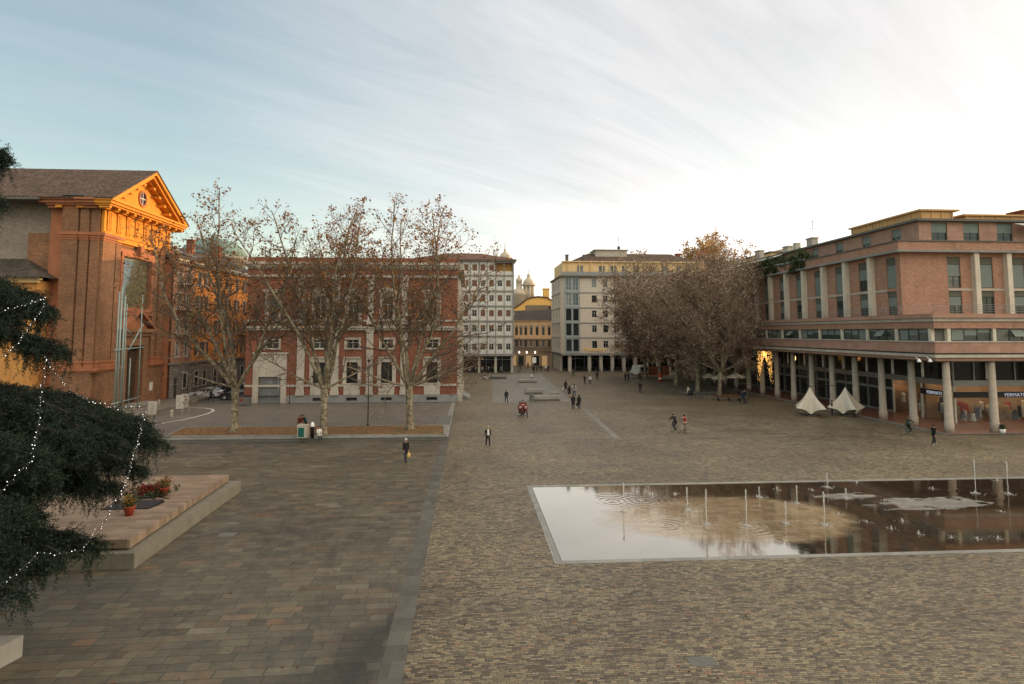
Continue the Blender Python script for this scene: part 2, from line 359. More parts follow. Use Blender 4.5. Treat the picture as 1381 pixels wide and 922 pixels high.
def simple_slabs(name, cols, w, h, joint=.012, rough=.6, groove=False, jc=(.05, .045, .04)):
    t = NT(name); p = t.pos(); s_ = t.sep(p); cid, m = t.cells(s_[0], s_[1], w, h, joint, rnd=1, wvar=.3)
    c = t.ramp(cid[0], [(i/(len(cols)-1), cc) for i, cc in enumerate(cols)])
    n1 = t.noise(p, 1.2, 6, .7); c = t.mix(t.math('MULTIPLY_ADD', n1, 2.4, -.8, clamp=True), t.mix(1., c, (.62, .62, .6), blend='MULTIPLY'), c)
    c = t.mix(m, jc, c); hh = t.math('ADD', m, t.math('MULTIPLY', n1, .4))
    if groove:
        d = t.math('MULTIPLY', t.math('ADD', s_[0], t.math('MULTIPLY', s_[1], t.math('SUBTRACT', t.math('GREATER_THAN', cid[1], .5), .5))), 70.)
        g_ = t.math('SINE', d); hh = t.math('ADD', hh, t.math('MULTIPLY', g_, .4)); c = t.mix(t.math('MULTIPLY_ADD', g_, .12, .12), c, sc(cols[0], .5))
    t.bsdf(c, rough, hh, .5, .012, spec=.5); return t.m
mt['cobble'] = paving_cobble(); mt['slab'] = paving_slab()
mt['strip'] = simple_slabs('grooved_stone_strip', [(.078, .070, .054), (.10, .091, .071), (.125, .114, .090)], 1.2, .9, groove=True)
mt['pale_slab'] = simple_slabs('pale_stone_paving', [(.155, .14, .112), (.19, .172, .14), (.225, .205, .165)], .9, .45)
mt['kerb'] = simple_slabs('kerb_stone', [(.22, .215, .19), (.28, .27, .24)], 1.3, 5)
mt['terrace'] = simple_slabs('terrace_slabs', [(.12, .105, .092), (.155, .14, .12), (.19, .165, .14)], .8, .4, rough=.5)
def asphalt():
    t = NT('asphalt'); p = t.pos(); c = t.mix(t.noise(p, .8, 6, .7), (.06, .056, .05), (.12, .11, .10)); t.bsdf(c, .7, t.noise(p, 30, 3), .4, .01); return t.m
mt['asphalt'] = asphalt(); mt['line'] = plaster('worn_white_line', (.42, .40, .36), .3, 3, .8, False)
def leafbed():
    t = NT('fallen_leaf_litter'); p = t.pos(); v = t.n('ShaderNodeTexVoronoi'); v.inputs['Scale'].default_value = 9; t.l(p, v.inputs['Vector'])
    c = t.ramp(t.sep(v.outputs['Color'])[0], [(0, (.035, .018, .01)), (.35, (.12, .055, .022)), (.7, (.22, .11, .04)), (1, (.30, .17, .06))])
    x = t.sep(p)[0]; gmask = t.math('MULTIPLY', t.math('MULTIPLY_ADD', x, .08, 1.3, clamp=True), t.math('MULTIPLY_ADD', t.noise(p, .7, 4, .6), 4., -1.9, clamp=True))
    c = t.mix(gmask, c, (.055, .075, .02)); t.bsdf(c, .95, v.outputs['Distance'], .9, .06); return t.m
mt['leafbed'] = leafbed()
def poolmat():
    t = NT('wet_pool_stone'); p = t.pos(); s_ = t.sep(p)
    cid, m = t.cells(s_[0], s_[1], .62, .40, .012, rnd=1, wvar=.4)
    n1 = t.noise(p, .32, 6, .62, dist=.6)
    dark = t.mix(cid[0], (.020, .014, .010), (.048, .035, .025)); rust = t.mix(n1, (.055, .032, .018), (.018, .014, .011))
    c = t.mix(.5, dark, rust)
    def blob(cx, cy, rx, ry, k=1.2, am=.9):
        dx = t.math('DIVIDE', t.math('SUBTRACT', s_[0], cx), rx); dy = t.math('DIVIDE', t.math('SUBTRACT', s_[1], cy), ry)
        r_ = t.math('SQRT', t.math('ADD', t.math('MULTIPLY', dx, dx), t.math('MULTIPLY', dy, dy)))
        r_ = t.math('ADD', r_, t.math('MULTIPLY_ADD', n1, am, -am/2)); return t.math('MULTIPLY', t.math('SUBTRACT', 1., r_), 6., clamp=True)
    tan_patch = blob(13.8, 31.8, 7.0, 4.2, am=.6)          # tan patch blended into the pool floor colour
    c = t.mix(t.math('MULTIPLY', tan_patch, .85), c, t.mix(cid[0], (.24, .17, .10), (.34, .26, .17)))
    n1 = t.math('ADD', t.math('MULTIPLY', t.noise(t.comb(t.math('MULTIPLY', s_[0], .7), t.math('MULTIPLY', s_[1], 1.6)), .8, 6, .7), .85), t.math('MULTIPLY', cid[1], .22))
    dry = t.math('MAXIMUM', blob(26.3, 33.6, 3.6, 1.3, am=2.2), blob(22.4, 35.4, 2.2, .7, am=2.0))   # a dry island of slabs
    c = t.mix(dry, c, t.mix(cid[0], (.17, .16, .14), (.25, .235, .21))); c = t.mix(m, sc((1, 1, 1), .012), c)
    d = t.n('ShaderNodeBsdfDiffuse'); t.l(c, d.inputs[0]); g = t.n('ShaderNodeBsdfGlossy'); g.inputs['Roughness'].default_value = .045
    # ripples: rings around the jets and light wind noise
    bn = t.n('ShaderNodeBump'); bn.inputs['Strength'].default_value = .5; bn.inputs['Distance'].default_value = .02
    wob = t.noise(p, .9, 3, .5); hgt = t.math('MULTIPLY', t.noise(p, 3.2, 3, .55), .10)
    for (x, y) in RINGS:
        dx = t.math('SUBTRACT', s_[0], x); dy = t.math('SUBTRACT', s_[1], y)
        r_ = t.math('SQRT', t.math('ADD', t.math('MULTIPLY', dx, dx), t.math('MULTIPLY', dy, dy)))
        a = t.math('DIVIDE', t.math('SUBTRACT', 1.9, r_), 11., clamp=True)
        hgt = t.math('ADD', hgt, t.math('MULTIPLY', t.math('SINE', t.math('MULTIPLY_ADD', r_, 17., t.math('MULTIPLY', wob, 4.))), a))
    t.l(hgt, bn.inputs['Height']); t.l(bn.outputs[0], g.inputs['Normal'])
    hgt = t.math('ADD', hgt, t.math('MULTIPLY', t.noise(t.comb(s_[0], t.math('MULTIPLY', s_[1], 2.2)), 1.1, 4, .6, dist=.8), .28))
    lw = t.n('ShaderNodeFresnel'); lw.inputs['IOR'].default_value = 1.9; t.l(bn.outputs[0], lw.inputs['Normal'])
    fac = t.math('MULTIPLY', t.math('MULTIPLY', lw.outputs[0], POOLK, clamp=True), t.math('SUBTRACT', 1., t.math('MULTIPLY', dry, .93)))
    film = t.math('MULTIPLY_ADD', t.math('ADD', s_[0], t.math('MULTIPLY', t.noise(p, .5, 5, .65), 9.)), -.22, 5.35, clamp=True)   # deep enough to mirror on the left, a thin film on wet stone on the right
    fac = t.math('MULTIPLY', fac, t.math('MULTIPLY_ADD', film, .62, .38))
    g.inputs[0].default_value = (1, .93, .82, 1)
    fs = t.math('MULTIPLY', fac, t.math('SUBTRACT', 1., t.math('MULTIPLY', tan_patch, .45)))
    mx = t.n('ShaderNodeMixShader'); t.l(fs, mx.inputs[0]); t.l(d.outputs[0], mx.inputs[1]); t.l(g.outputs[0], mx.inputs[2]); t.l(mx.outputs[0], t.out.inputs[0]); return t.m
POOLK = 2.3
JETS = [(1007, 709, 46), (953, 707, 44), (1060, 706, 27), (1112, 708, 42), (1116, 657, 18), (1075, 679, 22), (1316, 665, 44), (1360, 666, 43), (841, 690, 36), (927, 688, 28),
        (1024, 670, 12), (1141, 672, 12)]
BUBS = [(1095, 661), (1131, 693), (1169, 704), (1217, 703), (1202, 713), (1239, 720), (1283, 725), (1318, 727), (1346, 726), (1193, 675), (1155, 651), (880, 667), (1258, 659), (1300, 675), (1350, 690), (1345, 648), (864, 675), (910, 666), (1048, 660)]
RINGS = [tuple(G(x, y)[:2]) for x, y in ((864, 675), (910, 675), (1007, 709), (897, 709), (826, 676), (1112, 708), (1316, 665), (1217, 703))]
mt['pool'] = poolmat()
# ------------------------------------------------------------------ ground
PX0, PX1, PY0, PY1 = 3.95, 41.0, 26.35, 38.75
BW = .34
TZ_ = lambda y: .375+.006-.345*(y-62)/23 if y > 62 else .38
m = MB(); m.quad((-1500, -200, -.02), (1500, -200, -.02), (1500, 2500, -.02), (-1500, 2500, -.02)); struct('ground', m, mt['asphalt'])
m = MB()  # cobbled square with a real opening for the pool
for a, b, c, d in ((-1.85, PX0-BW, 2, 150), (PX0-BW, PX1+BW, 2, PY0-BW), (PX0-BW, PX1+BW, PY1+BW, 150), (PX1+BW, 95, 2, 150), (8, 24, 150, 215)):
    m.quad((a, c, 0), (b, c, 0), (b, d, 0), (a, d, 0))
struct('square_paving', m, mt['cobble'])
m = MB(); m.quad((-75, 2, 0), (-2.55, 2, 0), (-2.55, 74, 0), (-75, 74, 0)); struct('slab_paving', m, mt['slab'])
m = MB()
for a, b, c, d in ((-3.6, -2.0, 62.5, 70), (-9.2, -7.9, 14.2, 15.0), (-4.4, -3.3, 12.2, 13.1), (6.5, 7.3, 18.0, 18.5), (-12.0, -11.2, 30.5, 31.1)): m.quad((a, c, .005 if c < 60 else TZ_(c)), (b, c, .005 if c < 60 else TZ_(c)), (b, d, .005 if c < 60 else TZ_(d)), (a, d, .005 if c < 60 else TZ_(d)))
struct('paving_patch', m, mt['conc_dark'])
m = MB(); m.quad((-2.55, 2, .002), (-1.85, 2, .002), (-1.85, 86, .002), (-2.55, 86, .002)); struct('stone_strip', m, mt['strip'])
# pool basin and its stone rim
m = MB(); m.quad((PX0, PY0, -.01), (PX1, PY0, -.01), (PX1, PY1, -.01), (PX0, PY1, -.01)); struct('water', m, mt['pool'])
m = MB()
m.box(PX0-BW, PX1+BW, PY0-BW, PY0, -.1, .012); m.box(PX0-BW, PX1+BW, PY1, PY1+BW, -.1, .012)
m.box(PX0-BW, PX0-.04, PY0, PY1, -.1, .012); m.box(PX1, PX1+BW, PY0, PY1, -.1, .012)
struct('pool_rim', m, mt['kerb'])
# pale path area and lines
m = MB(); z = .004
m.poly([G(663, 504, z), G(730, 504, z), G(772, 541, z), G(664, 543, z)]); struct('pale_path', m, mt['pale_slab'])
m = MB(); m.poly([G(785, 551, z), G(790, 551, z), G(838, 591, z), G(829, 592, z)]); m.box(-1.8, 30, 56.0, 56.2, -.01, .006); struct('paving_line', m, mt['pale_slab'])
# terrace on the left: a low step in front that runs out to street level
TZ = lambda y: .36*(85-y)/(85-56.4) if y < 85 else 0.0
m = MB(); y0, y1, x0, x1 = 56.4, 84.9, -38, -2.55
m.add([(x0, y0, .36), (x1, y0, .36), (x1, y1, .02), (x0, y1, .02), (x0, y0, -.02), (x1, y0, -.02), (x1, y1, -.02), (x0, y1, -.02)], [(0, 1, 2, 3), (4, 5, 1, 0), (5, 6, 2, 1), (7, 4, 0, 3)])
struct('raised_terrace', m, mt['terrace'])
m = MB(); m.box(x0, x1+.56, 55.98, 56.39, -.02, .255); struct('kerb_riser', m, mt['conc_dark'])  # dark material stands in for the shade under the kerb overhang
m = MB(); m.box(x0, x1+.6, 55.9, 56.39, .258, .375); m.box(-2.54, -1.95, 56.4, 62, -.02, .37)
m.add([(-2.54, 62, .37), (-1.95, 62, .37), (-1.95, 85, .03), (-2.54, 85, .03), (-2.54, 62, -.02), (-1.95, 62, -.02), (-1.95, 85, -.02), (-2.54, 85, -.02)], [(0, 1, 2, 3), (5, 6, 2, 1), (4, 5, 1, 0)])
struct('terrace_kerb', m, mt['kerb'])
m = MB()
L = [G(225, 588, .39), G(598, 586, .39), G(598, 573, .36), G(250, 576, .36)]
m.prism([Vector((p.x, p.y, TZ(p.y)+.01)) for p in L], (0, 0, .05)); struct('leaf_bed', m, mt['leafbed'])
m = MB()
for a, b in ((L[0], L[1]), (L[1], L[2]), (L[2], L[3]), (L[3], L[0])):
    a = Vector((a.x, a.y, TZ(a.y))); b = Vector((b.x, b.y, TZ(b.y))); dv = (b-a).normalized(); nn = Vector((dv.y, -dv.x, 0))*.22
    m.prism([a-dv*.1, b+dv*.1, b+dv*.1+nn, a-dv*.1+nn], (0, 0, .09))
struct('bed_edging', m, mt['kerb'])
m = MB(); zz = .05
def strip(m, pts, w, z=.0):
    for i in range(len(pts)-1):
        a, b = Vector(pts[i]), Vector(pts[i+1]); d = (b-a).normalized(); n = Vector((-d.y, d.x, 0))*w/2
        m.poly([a-n, b-n, b+n, a+n])
cur = [(x, y) for x, y in ((205, 575), (222, 571), (245, 567), (265, 562), (280, 557.5), (288, 553.5), (286, 550.5), (276, 549), (262, 548.6), (250, 548.4))]
strip(m, [Vector((g.x, g.y, TZ(g.y)+.03)) for g in [G(x, y, .18) for x, y in cur]], .35); struct('road_marking', m, mt['line'])
# pavement along the church front
m = MB(); m.prism([Vector(p) for p in ((-43.6, 60, 0), (-36.6, 60, 0), (-37.8, 92, 0), (-41.0, 94, 0), (-43.6, 94, 0))], (0, 0, .14+.25)); 
struct('church_pavement', m, mt['pale_slab'])
# ------------------------------------------------------------------ windows
WC = {}
def win_mesh(style, w, h):
    k = (style, round(w, 2), round(h, 2))
    if k in WC: return WC[k]
    f = MB(); t = .07; s = None; q = MB(); q.box(-w/2+.02, w/2-.02, .20, .215, .02, h-.02)
    fm, gm, sm = mt['frame_w'], mt['glass'], None
    def frame(bars_x=(0,), bars_z=(.66,), t=.07):
        f.box(-w/2, -w/2+t, .14, .24, 0, h); f.box(w/2-t, w/2, .14, .24, 0, h); f.box(-w/2+t, w/2-t, .14, .24, 0, t); f.box(-w/2+t, w/2-t, .14, .24, h-t, h)
        for b in bars_x: f.box(b*w-t*.4, b*w+t*.4, .15, .199, t, h-t)
        for b in bars_z: f.box(-w/2+t, w/2-t, .155, .199, b*h-t*.3, b*h+t*.3)
    if style == 'plain': frame()
    elif style == 'bars':
        fm = mt['frame_d']; frame((-.25, 0, .25), (.33, .66), .05)
        for i in range(7): f.box(-w/2+w*(i+.5)/7-.015, -w/2+w*(i+.5)/7+.015, .04, .07, .05, h-.05)
        f.box(-w/2, w/2, .045, .065, h*.3, h*.3+.04); f.box(-w/2, w/2, .045, .065, h*.7, h*.7+.04)
    elif style in ('shutters', 'closed'):
        frame(); s = MB(); sm = mt['shutter']
        if style == 'closed': s.box(-w/2+.02, w/2-.02, .06, .12, .02, h-.02)
        else:
            s = None; lv_ = []
            for sx in (-1, 1):
                s = MB(); lv_.append(s); a, b = sorted((sx*(w/2+.02), sx*(w+.0)))
                s.box(a, b, -.075, -.035, .02, h-.02)
                for i in range(int(h/.16)): s.box(a+.03, b-.03, -.085, -.076, .07+i*.16, .16+i*.16)
    elif style in ('roller', 'halfroller'):
        frame((0,), ()); s = MB(); sm = mt['blind_brown']; z0 = .04 if style == 'roller' else h*.55
        s.box(-w/2+.03, w/2-.03, .08, .13, z0, h-.02)
        n_ = int((h-z0)/.12)
        for i in range(n_): s.box(-w/2+.03, w/2-.03, .07, .079, z0+i*.12, z0+i*.12+.09)
    elif style in ('green', 'greenblind', 'greenhalf'):
        fm = mt['frame_g']; gm = mt['glass_green']; frame((0,), (.3,), .06)
        if style != 'green':
            s = MB(); sm = mt['blind_green']; s.box(-w/2+.06, w/2-.06, .10, .13, .05 if style == 'greenblind' else h*.5, h-.05)
    elif style == 'blue': gm = mt['glass_blue']; frame((0,), (.35,), .06)
    elif style == 'dark': fm = mt['frame_d']; frame((), (), .05)
    lv_ = lv_ if style == 'shutters' else ([s] if s else [])
    r = (f.mesh('window', fm), q.mesh('pane', gm), [x.mesh('blind' if 'shutter' not in style and style != 'closed' else 'shutter', sm) for x in lv_])
    WC[k] = r; return r
def window(par, fr, u, z, w, h, style='plain', d=0, name='window'):
    a, b, c = win_mesh(style, w, h); p = fr.p(u, d, z)-par.location
    o = inst(name, a, par, p, fr.r); inst('pane', b, o)
    for k in c: inst(k.name.split('.')[0], k, o)
    return o
def hole(u, z, w, h): return (u-w/2, u+w/2, z, z+h)
def backing(mb, fr, u0, u1, z0, z1, depth, mat=0):
    """rest of the building's volume behind a facade"""
    fr.box(mb, u0+.05, u1-.05, -depth, -.35, z0, z1-.05, mat)
def sill(par, fr, u, z, w, mat, d=0):
    m = MB(); fr.box(m, u-w/2-.12, u+w/2+.12, d-.05, d+.14, z-.12, z-.002); return m.build('sill', mat, par)
def windows_trim(fr, mb, u, z, w, h, t=.16, dd=.07, d=0, sillx=.1):
    fr.box(mb, u-w/2-t, u-w/2-.002, d-.02, d+dd, z, z+h+t); fr.box(mb, u+w/2+.002, u+w/2+t, d-.02, d+dd, z, z+h+t)
    fr.box(mb, u-w/2-.0015, u+w/2+.0015, d-.02, d+dd, z+h+.002, z+h+t); fr.box(mb, u-w/2-t-sillx, u+w/2+t+sillx, d-.02, d+dd+.08, z-.14, z-.003)
def balustrade(fr, mb, u0, u1, z, h=.9, d=.0, step=.28, r=.055):
    fr.box(mb, u0, u1, d-.1, d+.1, z, z+.1); fr.box(mb, u0, u1, d-.12, d+.12, z+h-.12, z+h)
    n = max(2, int((u1-u0)/step))
    for i in range(n):
        c = fr.p(u0+(u1-u0)*(i+.5)/n, d, z+.1); mb.lathe([(r*.6, 0), (r*1.2, .2*h), (r*.5, .5*h), (r*.9, h-.24)], c, 6)
def railing(fr, mb, u0, u1, z, h=1., d=0, step=1.5, bars=4, r=.02):
    n = max(1, round((u1-u0)/step))
    for i in range(n+1): mb.tube(fr.p(u0+(u1-u0)*i/n, d, z), fr.p(u0+(u1-u0)*i/n, d, z+h), r*1.3, 4)
    for k in range(bars): zz = z+h*(k+1)/bars; mb.tube(fr.p(u0, d, zz), fr.p(u1, d, zz), r, 4)
def hip(mb, x0, x1, y0, y1, z, h, inset, mat=0, th=.12):
    """hipped roof with a ridge along x"""
    yc = (y0+y1)/2; a = [(x0, y0, z), (x1, y0, z), (x1, y1, z), (x0, y1, z)]; r0 = (x0+inset, yc, z+h); r1 = (x1-inset, yc, z+h)
    b = [(x, y, zz-th) for x, y, zz in a]
    mb.add(a+[r0, r1]+b, [(0, 1, 5, 4), (1, 2, 5), (2, 3, 4, 5), (3, 0, 4), (6, 7, 1, 0), (7, 8, 2, 1), (8, 9, 3, 2), (9, 6, 0, 3), (9, 8, 7, 6)], mat)
# ------------------------------------------------------------------ church
church = thing('church', 'brick church front with a sunlit orange pediment and a painting over its door', 'church', (-46, 82, 0))
FX, YA, YB = -43.5, 73.7, 89.5; YC = (YA+YB)/2
ff = FR(FX, YA, 90); W_ = YB-YA; uc = W_/2
sf = FR(-49.4, YA, 0)
m = MB(); ff.wall(m, 0, W_, 0, 20.6, [(uc-1.9, uc+1.9, .6, 7.6), (uc-3.3, uc+3.3, 12.9, 19.2)], .7)
sf.wall(m, 1.85, 5.9, 0, 20.6); bf = FR(-43.5, YB, 180); bf.wall(m, 0, 7, 0, 20.6)
m.build('facade_wall', mt['church_brick'], church)
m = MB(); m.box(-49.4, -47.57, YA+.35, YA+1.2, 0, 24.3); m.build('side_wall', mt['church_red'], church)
m = MB(); m.box(-80, -49.42, 75.2, 75.8, 0, 25.6); m.box(-80, -44.5, 91.5, 92, 0, 25.6); m.build('nave_wall', mt['nave_brick'], church)
m = MB()
for a, b, d in ((0, 2.5, .35), (2.9, 3.9, .22), (W_-2.5, W_, .35), (W_-3.9, W_-2.9, .22)): ff.box(m, a, b, -.01, d, 6.4, 20.6)
for a, b, d in ((1.85, 3.6, .55), (3.75, 4.75, .4), (4.9, 5.88, .25)): sf.box(m, a, b, -.01, d, 6.4, 20.6)
m.build('pilasters', mt['church_brick'], church)
m = MB()   # plinth
ff.box(m, -.1, uc-2.9, -.01, .5, 0, 5.1); ff.box(m, uc+2.9, W_+.1, -.01, .5, 0, 5.1); sf.box(m, 1.7, 6.0, -.01, .7, 0, 5.1); m.build('plinth', mt['church_brick'], church)
def church_mould(mb, z0, z1, d, gaps=True):
    sf.box(mb, 1.6, 5.9+d+.02, -.02, d+.2, z0, z1)
    if gaps: ff.box(mb, -.02, uc-2.9, -.02, d, z0, z1-.004); ff.box(mb, uc+2.9, W_+.3, -.02, d, z0, z1-.004)
    else: ff.box(mb, -.02, W_+.35, -.02, d, z0, z1-.004)
m = MB(); church_mould(m, 5.1, 5.3, .62); church_mould(m, 5.3, 5.55, .8)
for a, b, d in ((-.05, 2.65, .47), (2.8, 4.0, .36), (W_-2.65, W_+.05, .47), (W_-4.0, W_-2.8, .36)):
    ff.box(m, a, b, -.012, d, 5.56, 5.9); ff.box(m, a+.05, b-.05, -.012, d-.06, 5.9, 6.15); ff.box(m, a-.03, b+.03, -.012, d+.03, 6.15, 6.4)
for a, b, d in ((1.75, 3.7, .68), (3.72, 4.85, .52), (4.87, 5.95, .38)):
    sf.box(m, a, b, -.012, d, 5.56, 5.9); sf.box(m, a+.05, b-.05, -.012, d-.06, 5.9, 6.15); sf.box(m, a-.03, b+.03, -.012, d+.03, 6.15, 6.4)
m.build('base_moulding', mt['church_red'], church)
m = MB()   # capitals
for a, b, d in ((0, 2.5, .35), (2.9, 3.9, .22), (W_-2.5, W_, .35), (W_-3.9, W_-2.9, .22)):
    for k, (za, zb, e) in enumerate(((20.5, 20.75, .06), (20.75, 21.05, .16), (21.05, 21.4, .3))): ff.box(m, a-e, b+e*.9, -.013, d+e, za, zb)
for a, b, d in ((1.85, 3.6, .55), (3.75, 4.75, .4), (4.9, 5.88, .25)):
    for za, zb, e in ((20.5, 20.75, .06), (20.75, 21.05, .16), (21.05, 21.4, .3)): sf.box(m, a-e*.4, b+e*.45, -.013, d+e, za, zb)
m.build('capitals', mt['church_red'], church)
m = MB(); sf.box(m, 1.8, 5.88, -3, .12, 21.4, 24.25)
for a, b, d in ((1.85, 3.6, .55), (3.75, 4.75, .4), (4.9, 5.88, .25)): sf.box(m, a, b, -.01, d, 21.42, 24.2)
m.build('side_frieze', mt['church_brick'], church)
m = MB(); ff.box(m, 0, W_, -2, 0, 20.6, 24.25); ff.box(m, -.0, W_, -.01, .42, 20.75, 21.38); ff.box(m, 0, W_, -.01, .55, 21.38, 21.62); ff.box(m, .0, W_, -.01, .36, 21.62, 24.2); m.build('front_frieze', mt['church_ochre'], church)
m = MB()
for i in range(8):
    u = .9+(W_-1.8)*i/7
    for k in (-.33, 0, .33): ff.box(m, u+k-.11, u+k+.11, .355, .5, 21.8, 23.9)
    ff.box(m, u-.5, u+.5, .35, .53, 23.9, 24.15); ff.box(m, u-.5, u+.5, .35, .56, 21.4, 21.7)
m.build('triglyphs', mt['church_ochre'], church)
m = MB()   # main cornice: front and side returns
for z0, z1, d in ((24.2, 24.5, .8), (24.5, 24.72, 1.6), (24.72, 25.05, 1.85), (25.05, 25.3, 2.05)):
    ff.box(m, -d*.78, W_+d*.78, -.03, d, z0, z1)
m.build('front_cornice', mt['church_ochre'], church)
m = MB()
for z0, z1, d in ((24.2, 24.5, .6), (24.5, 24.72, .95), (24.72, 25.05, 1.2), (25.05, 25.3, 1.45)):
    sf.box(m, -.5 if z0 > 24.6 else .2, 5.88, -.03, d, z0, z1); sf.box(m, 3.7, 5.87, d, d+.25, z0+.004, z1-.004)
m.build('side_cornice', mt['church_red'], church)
m = MB()
for i in range(11):
    u = -.9+(W_+1.8)*i/10; ff.box(m, u-.22, u+.22, .3, 1.5, 24.22, 24.498)
for i in range(2): sf.box(m, 1.2+i*2.4, 1.9+i*2.4, .5, .9, 24.22, 24.498)
m.build('modillions', mt['church_ochre'], church)
# pediment
hw = 9.4; zt, za = 25.3, 30.9
m = MB(); a = [ff.p(uc-hw+.9, .35, zt), ff.p(uc+hw-.9, .35, zt), ff.p(uc, .35, za-.6)]; m.prism(a, -ff.N*.5); m.build('tympanum', mt['church_ochre'], church)
m = MB()
for s in (-1, 1):
    for (t0, t1, d) in ((0, .38, 2.05), (.38, .72, 1.7), (.72, .95, 1.1)):
        sl = (za-zt)/hw; q = [ff.p(uc+s*(hw-t0*1.2), .3, zt+.0), ff.p(uc, .3, za-t0*1.25), ff.p(uc, .3, za-t1*1.25), ff.p(uc+s*(hw-t1*1.9-.2), .3, zt+.0)]
        m.prism(q, ff.N*(d-.3))
m.build('raking_cornice', mt['church_ochre'], church)
m = MB()
for s in (-1, 1):
    for i in range(6):
        f = (i+.6)/6.4; u = uc+s*hw*(1-f); z = zt+(za-zt)*f-1.32
        if z > zt+.1: ff.box(m, u-.25, u+.25, .3, 1.3, z-.22, z+.12)
m.build('raking_modillions', mt['church_ochre'], church)
m = MB(); c0 = ff.p(uc, .36, 27.2); ring = []
for k in range(2):
    rr = .95 if k == 0 else .72
    ring.append([c0+ff.U*math.cos(t*math.pi/12)*rr+Vector((0, 0, math.sin(t*math.pi/12)*rr*1.15)) for t in range(24)])
for t in range(24):
    t2 = (t+1) % 24; m.prism([ring[0][t], ring[0][t2], ring[1][t2], ring[1][t]], ff.N*.14)
ow = m.build('round_window', mt['church_red'], church)
m = MB(); m.poly([p+ff.N*.02 for p in ring[1]]); m.build('pane', mt['glass'], ow)
m = MB(); m.prism([c0+ff.U*-.05+Vector((0, 0, -.8)), c0+ff.U*.05+Vector((0, 0, -.8)), c0+ff.U*.05+Vector((0, 0, .8)), c0+ff.U*-.05+Vector((0, 0, .8))], ff.N*.08)
m.prism([c0+ff.U*-.7+Vector((0, 0, -.05)), c0+ff.U*.7+Vector((0, 0, -.05)), c0+ff.U*.7+Vector((0, 0, .05)), c0+ff.U*-.7+Vector((0, 0, .05))], ff.N*.085); m.build('mullion', mt['frame_w'], ow)
# roof: ridge runs back from the pediment
m = MB(); ye0, ye1 = YC-hw-.15, YC+hw+.15; xr = FX+2.15
for s, ye in ((-1, ye0), (1, ye1)):
    q = [(xr, ye, zt+.05), (xr, YC, za+.12), (-85, YC, za+.12), (-85, ye, zt+.05)]
    m.add(q+[(x, y, z-.16) for x, y, z in q], [(0, 1, 2, 3), (7, 6, 5, 4), (0, 4, 5, 1), (3, 2, 6, 7), (0, 3, 7, 4)])
m.build('roof', mt['roof_brown'], church)
m = MB(); m.box(-85, -49.5, ye0-.05, ye0+1.6, zt-.35, zt-.12); m.box(-47, -44.6, ye0-.12, ye0+1.4, zt+.16, zt+.35)
m.build('lead_gutter', mt['conc_dark'], church)
# wall painting, frames, door
def painting():
    t = NT('faded_wall_painting'); p = t.sep(t.pos()); n1 = t.noise(t.pos(), 1.1, 5, .6, dist=1.); y = p[1]; z = p[2]
    n2 = t.noise(t.pos(), 2.6, 4, .6, dist=.6)
    land = t.ramp(n2, [(.3, (.035, .035, .02)), (.5, (.11, .10, .055)), (.68, (.22, .18, .10)), (.85, (.30, .22, .16))])
    edge = t.math('ADD', t.math('MULTIPLY', t.math('SUBTRACT', y, 80.3), 1.2), t.math('MULTIPLY', t.math('SUBTRACT', 16.2, z), .5))
    f = t.math('MULTIPLY_ADD', t.math('ADD', edge, t.math('MULTIPLY', n1, 3.)), .9, -.8, clamp=True)
    c = t.mix(f, t.mix(n1, (.14, .24, .30), (.30, .32, .30)), land)
    t.bsdf(c, .35, n2, .1, .01); return t.m
mt['painting'] = painting()
m = MB(); ff.box(m, uc-3.3, uc+3.3, -.65, -.3, 12.9, 19.2); pw = m.build('painting', mt['painting'], church)
m = MB()
for t, d in ((.55, .3), (.95, .18)):
    ff.box(m, uc-3.3-t, uc-3.3-t+.5, -.02, d, 12.4, 19.7); ff.box(m, uc+3.3+t-.5, uc+3.3+t, -.02, d, 12.4, 19.7); ff.box(m, uc-3.3-t, uc+3.3+t, -.025, d+.03, 19.2+t-.5, 19.2+t); ff.box(m, uc-3.3-t, uc+3.3+t, -.025, d+.05, 12.9-t, 12.9-t+.45)
ff.box(m, uc-.4, uc+.4, .1, .75, 19.6, 20.9)
m.build('painting_frame', mt['church_red'], church)
m = MB()
ff.box(m, uc-2.9, uc-1.9, -.02, .45, .5, 8.0); ff.box(m, uc+1.9, uc+2.9, -.02, .45, .5, 8.0); ff.box(m, uc-2.9, uc+2.9, -.02, .5, 8.0, 9.2); ff.box(m, uc-3.9, uc+3.9, -.02, 1.0, 9.7, 10.15); ff.box(m, uc-3.3, uc+3.3, -.02, .7, 9.2, 9.7)
m.build('portal', mt['church_brick'], church)
m = MB(); a = [ff.p(uc-3.4, .1, 10.15), ff.p(uc+3.4, .1, 10.15), ff.p(uc, .1, 12.1)]; m.prism(a, ff.N*.2)
for s in (-1, 1): q = [ff.p(uc+s*4.1, .0, 10.15), ff.p(uc, .0, 12.75), ff.p(uc, .0, 12.35), ff.p(uc+s*3.5, .0, 10.15)]; m.prism(q, ff.N*1.0)
m.build('door_pediment', mt['church_red'], church)
m = MB(); ff.box(m, uc-1.9, uc+1.9, -.6, -.5, .6, 7.6); dr = m.build('door', plaster('dark_door_wood', (.045, .028, .018), .3, 2, .6, False), church)
m = MB()
for i in range(2):
    for j in range(4): ff.box(m, uc-1.7+i*1.8, uc-.1+i*1.8, -.5, -.45, .9+j*1.65, 2.3+j*1.65)
m.build('door_panels', plaster('door_panel_wood', (.06, .037, .022), .3, 2, .6, False), dr)
m = MB(); ff.box(m, uc-3.5, uc+3.5, .0, 1.6, .2, .5); ff.box(m, uc-3.2, uc+3.2, .0, 1.1, .5, .62); m.build('doorstep', mt['concrete'], church)
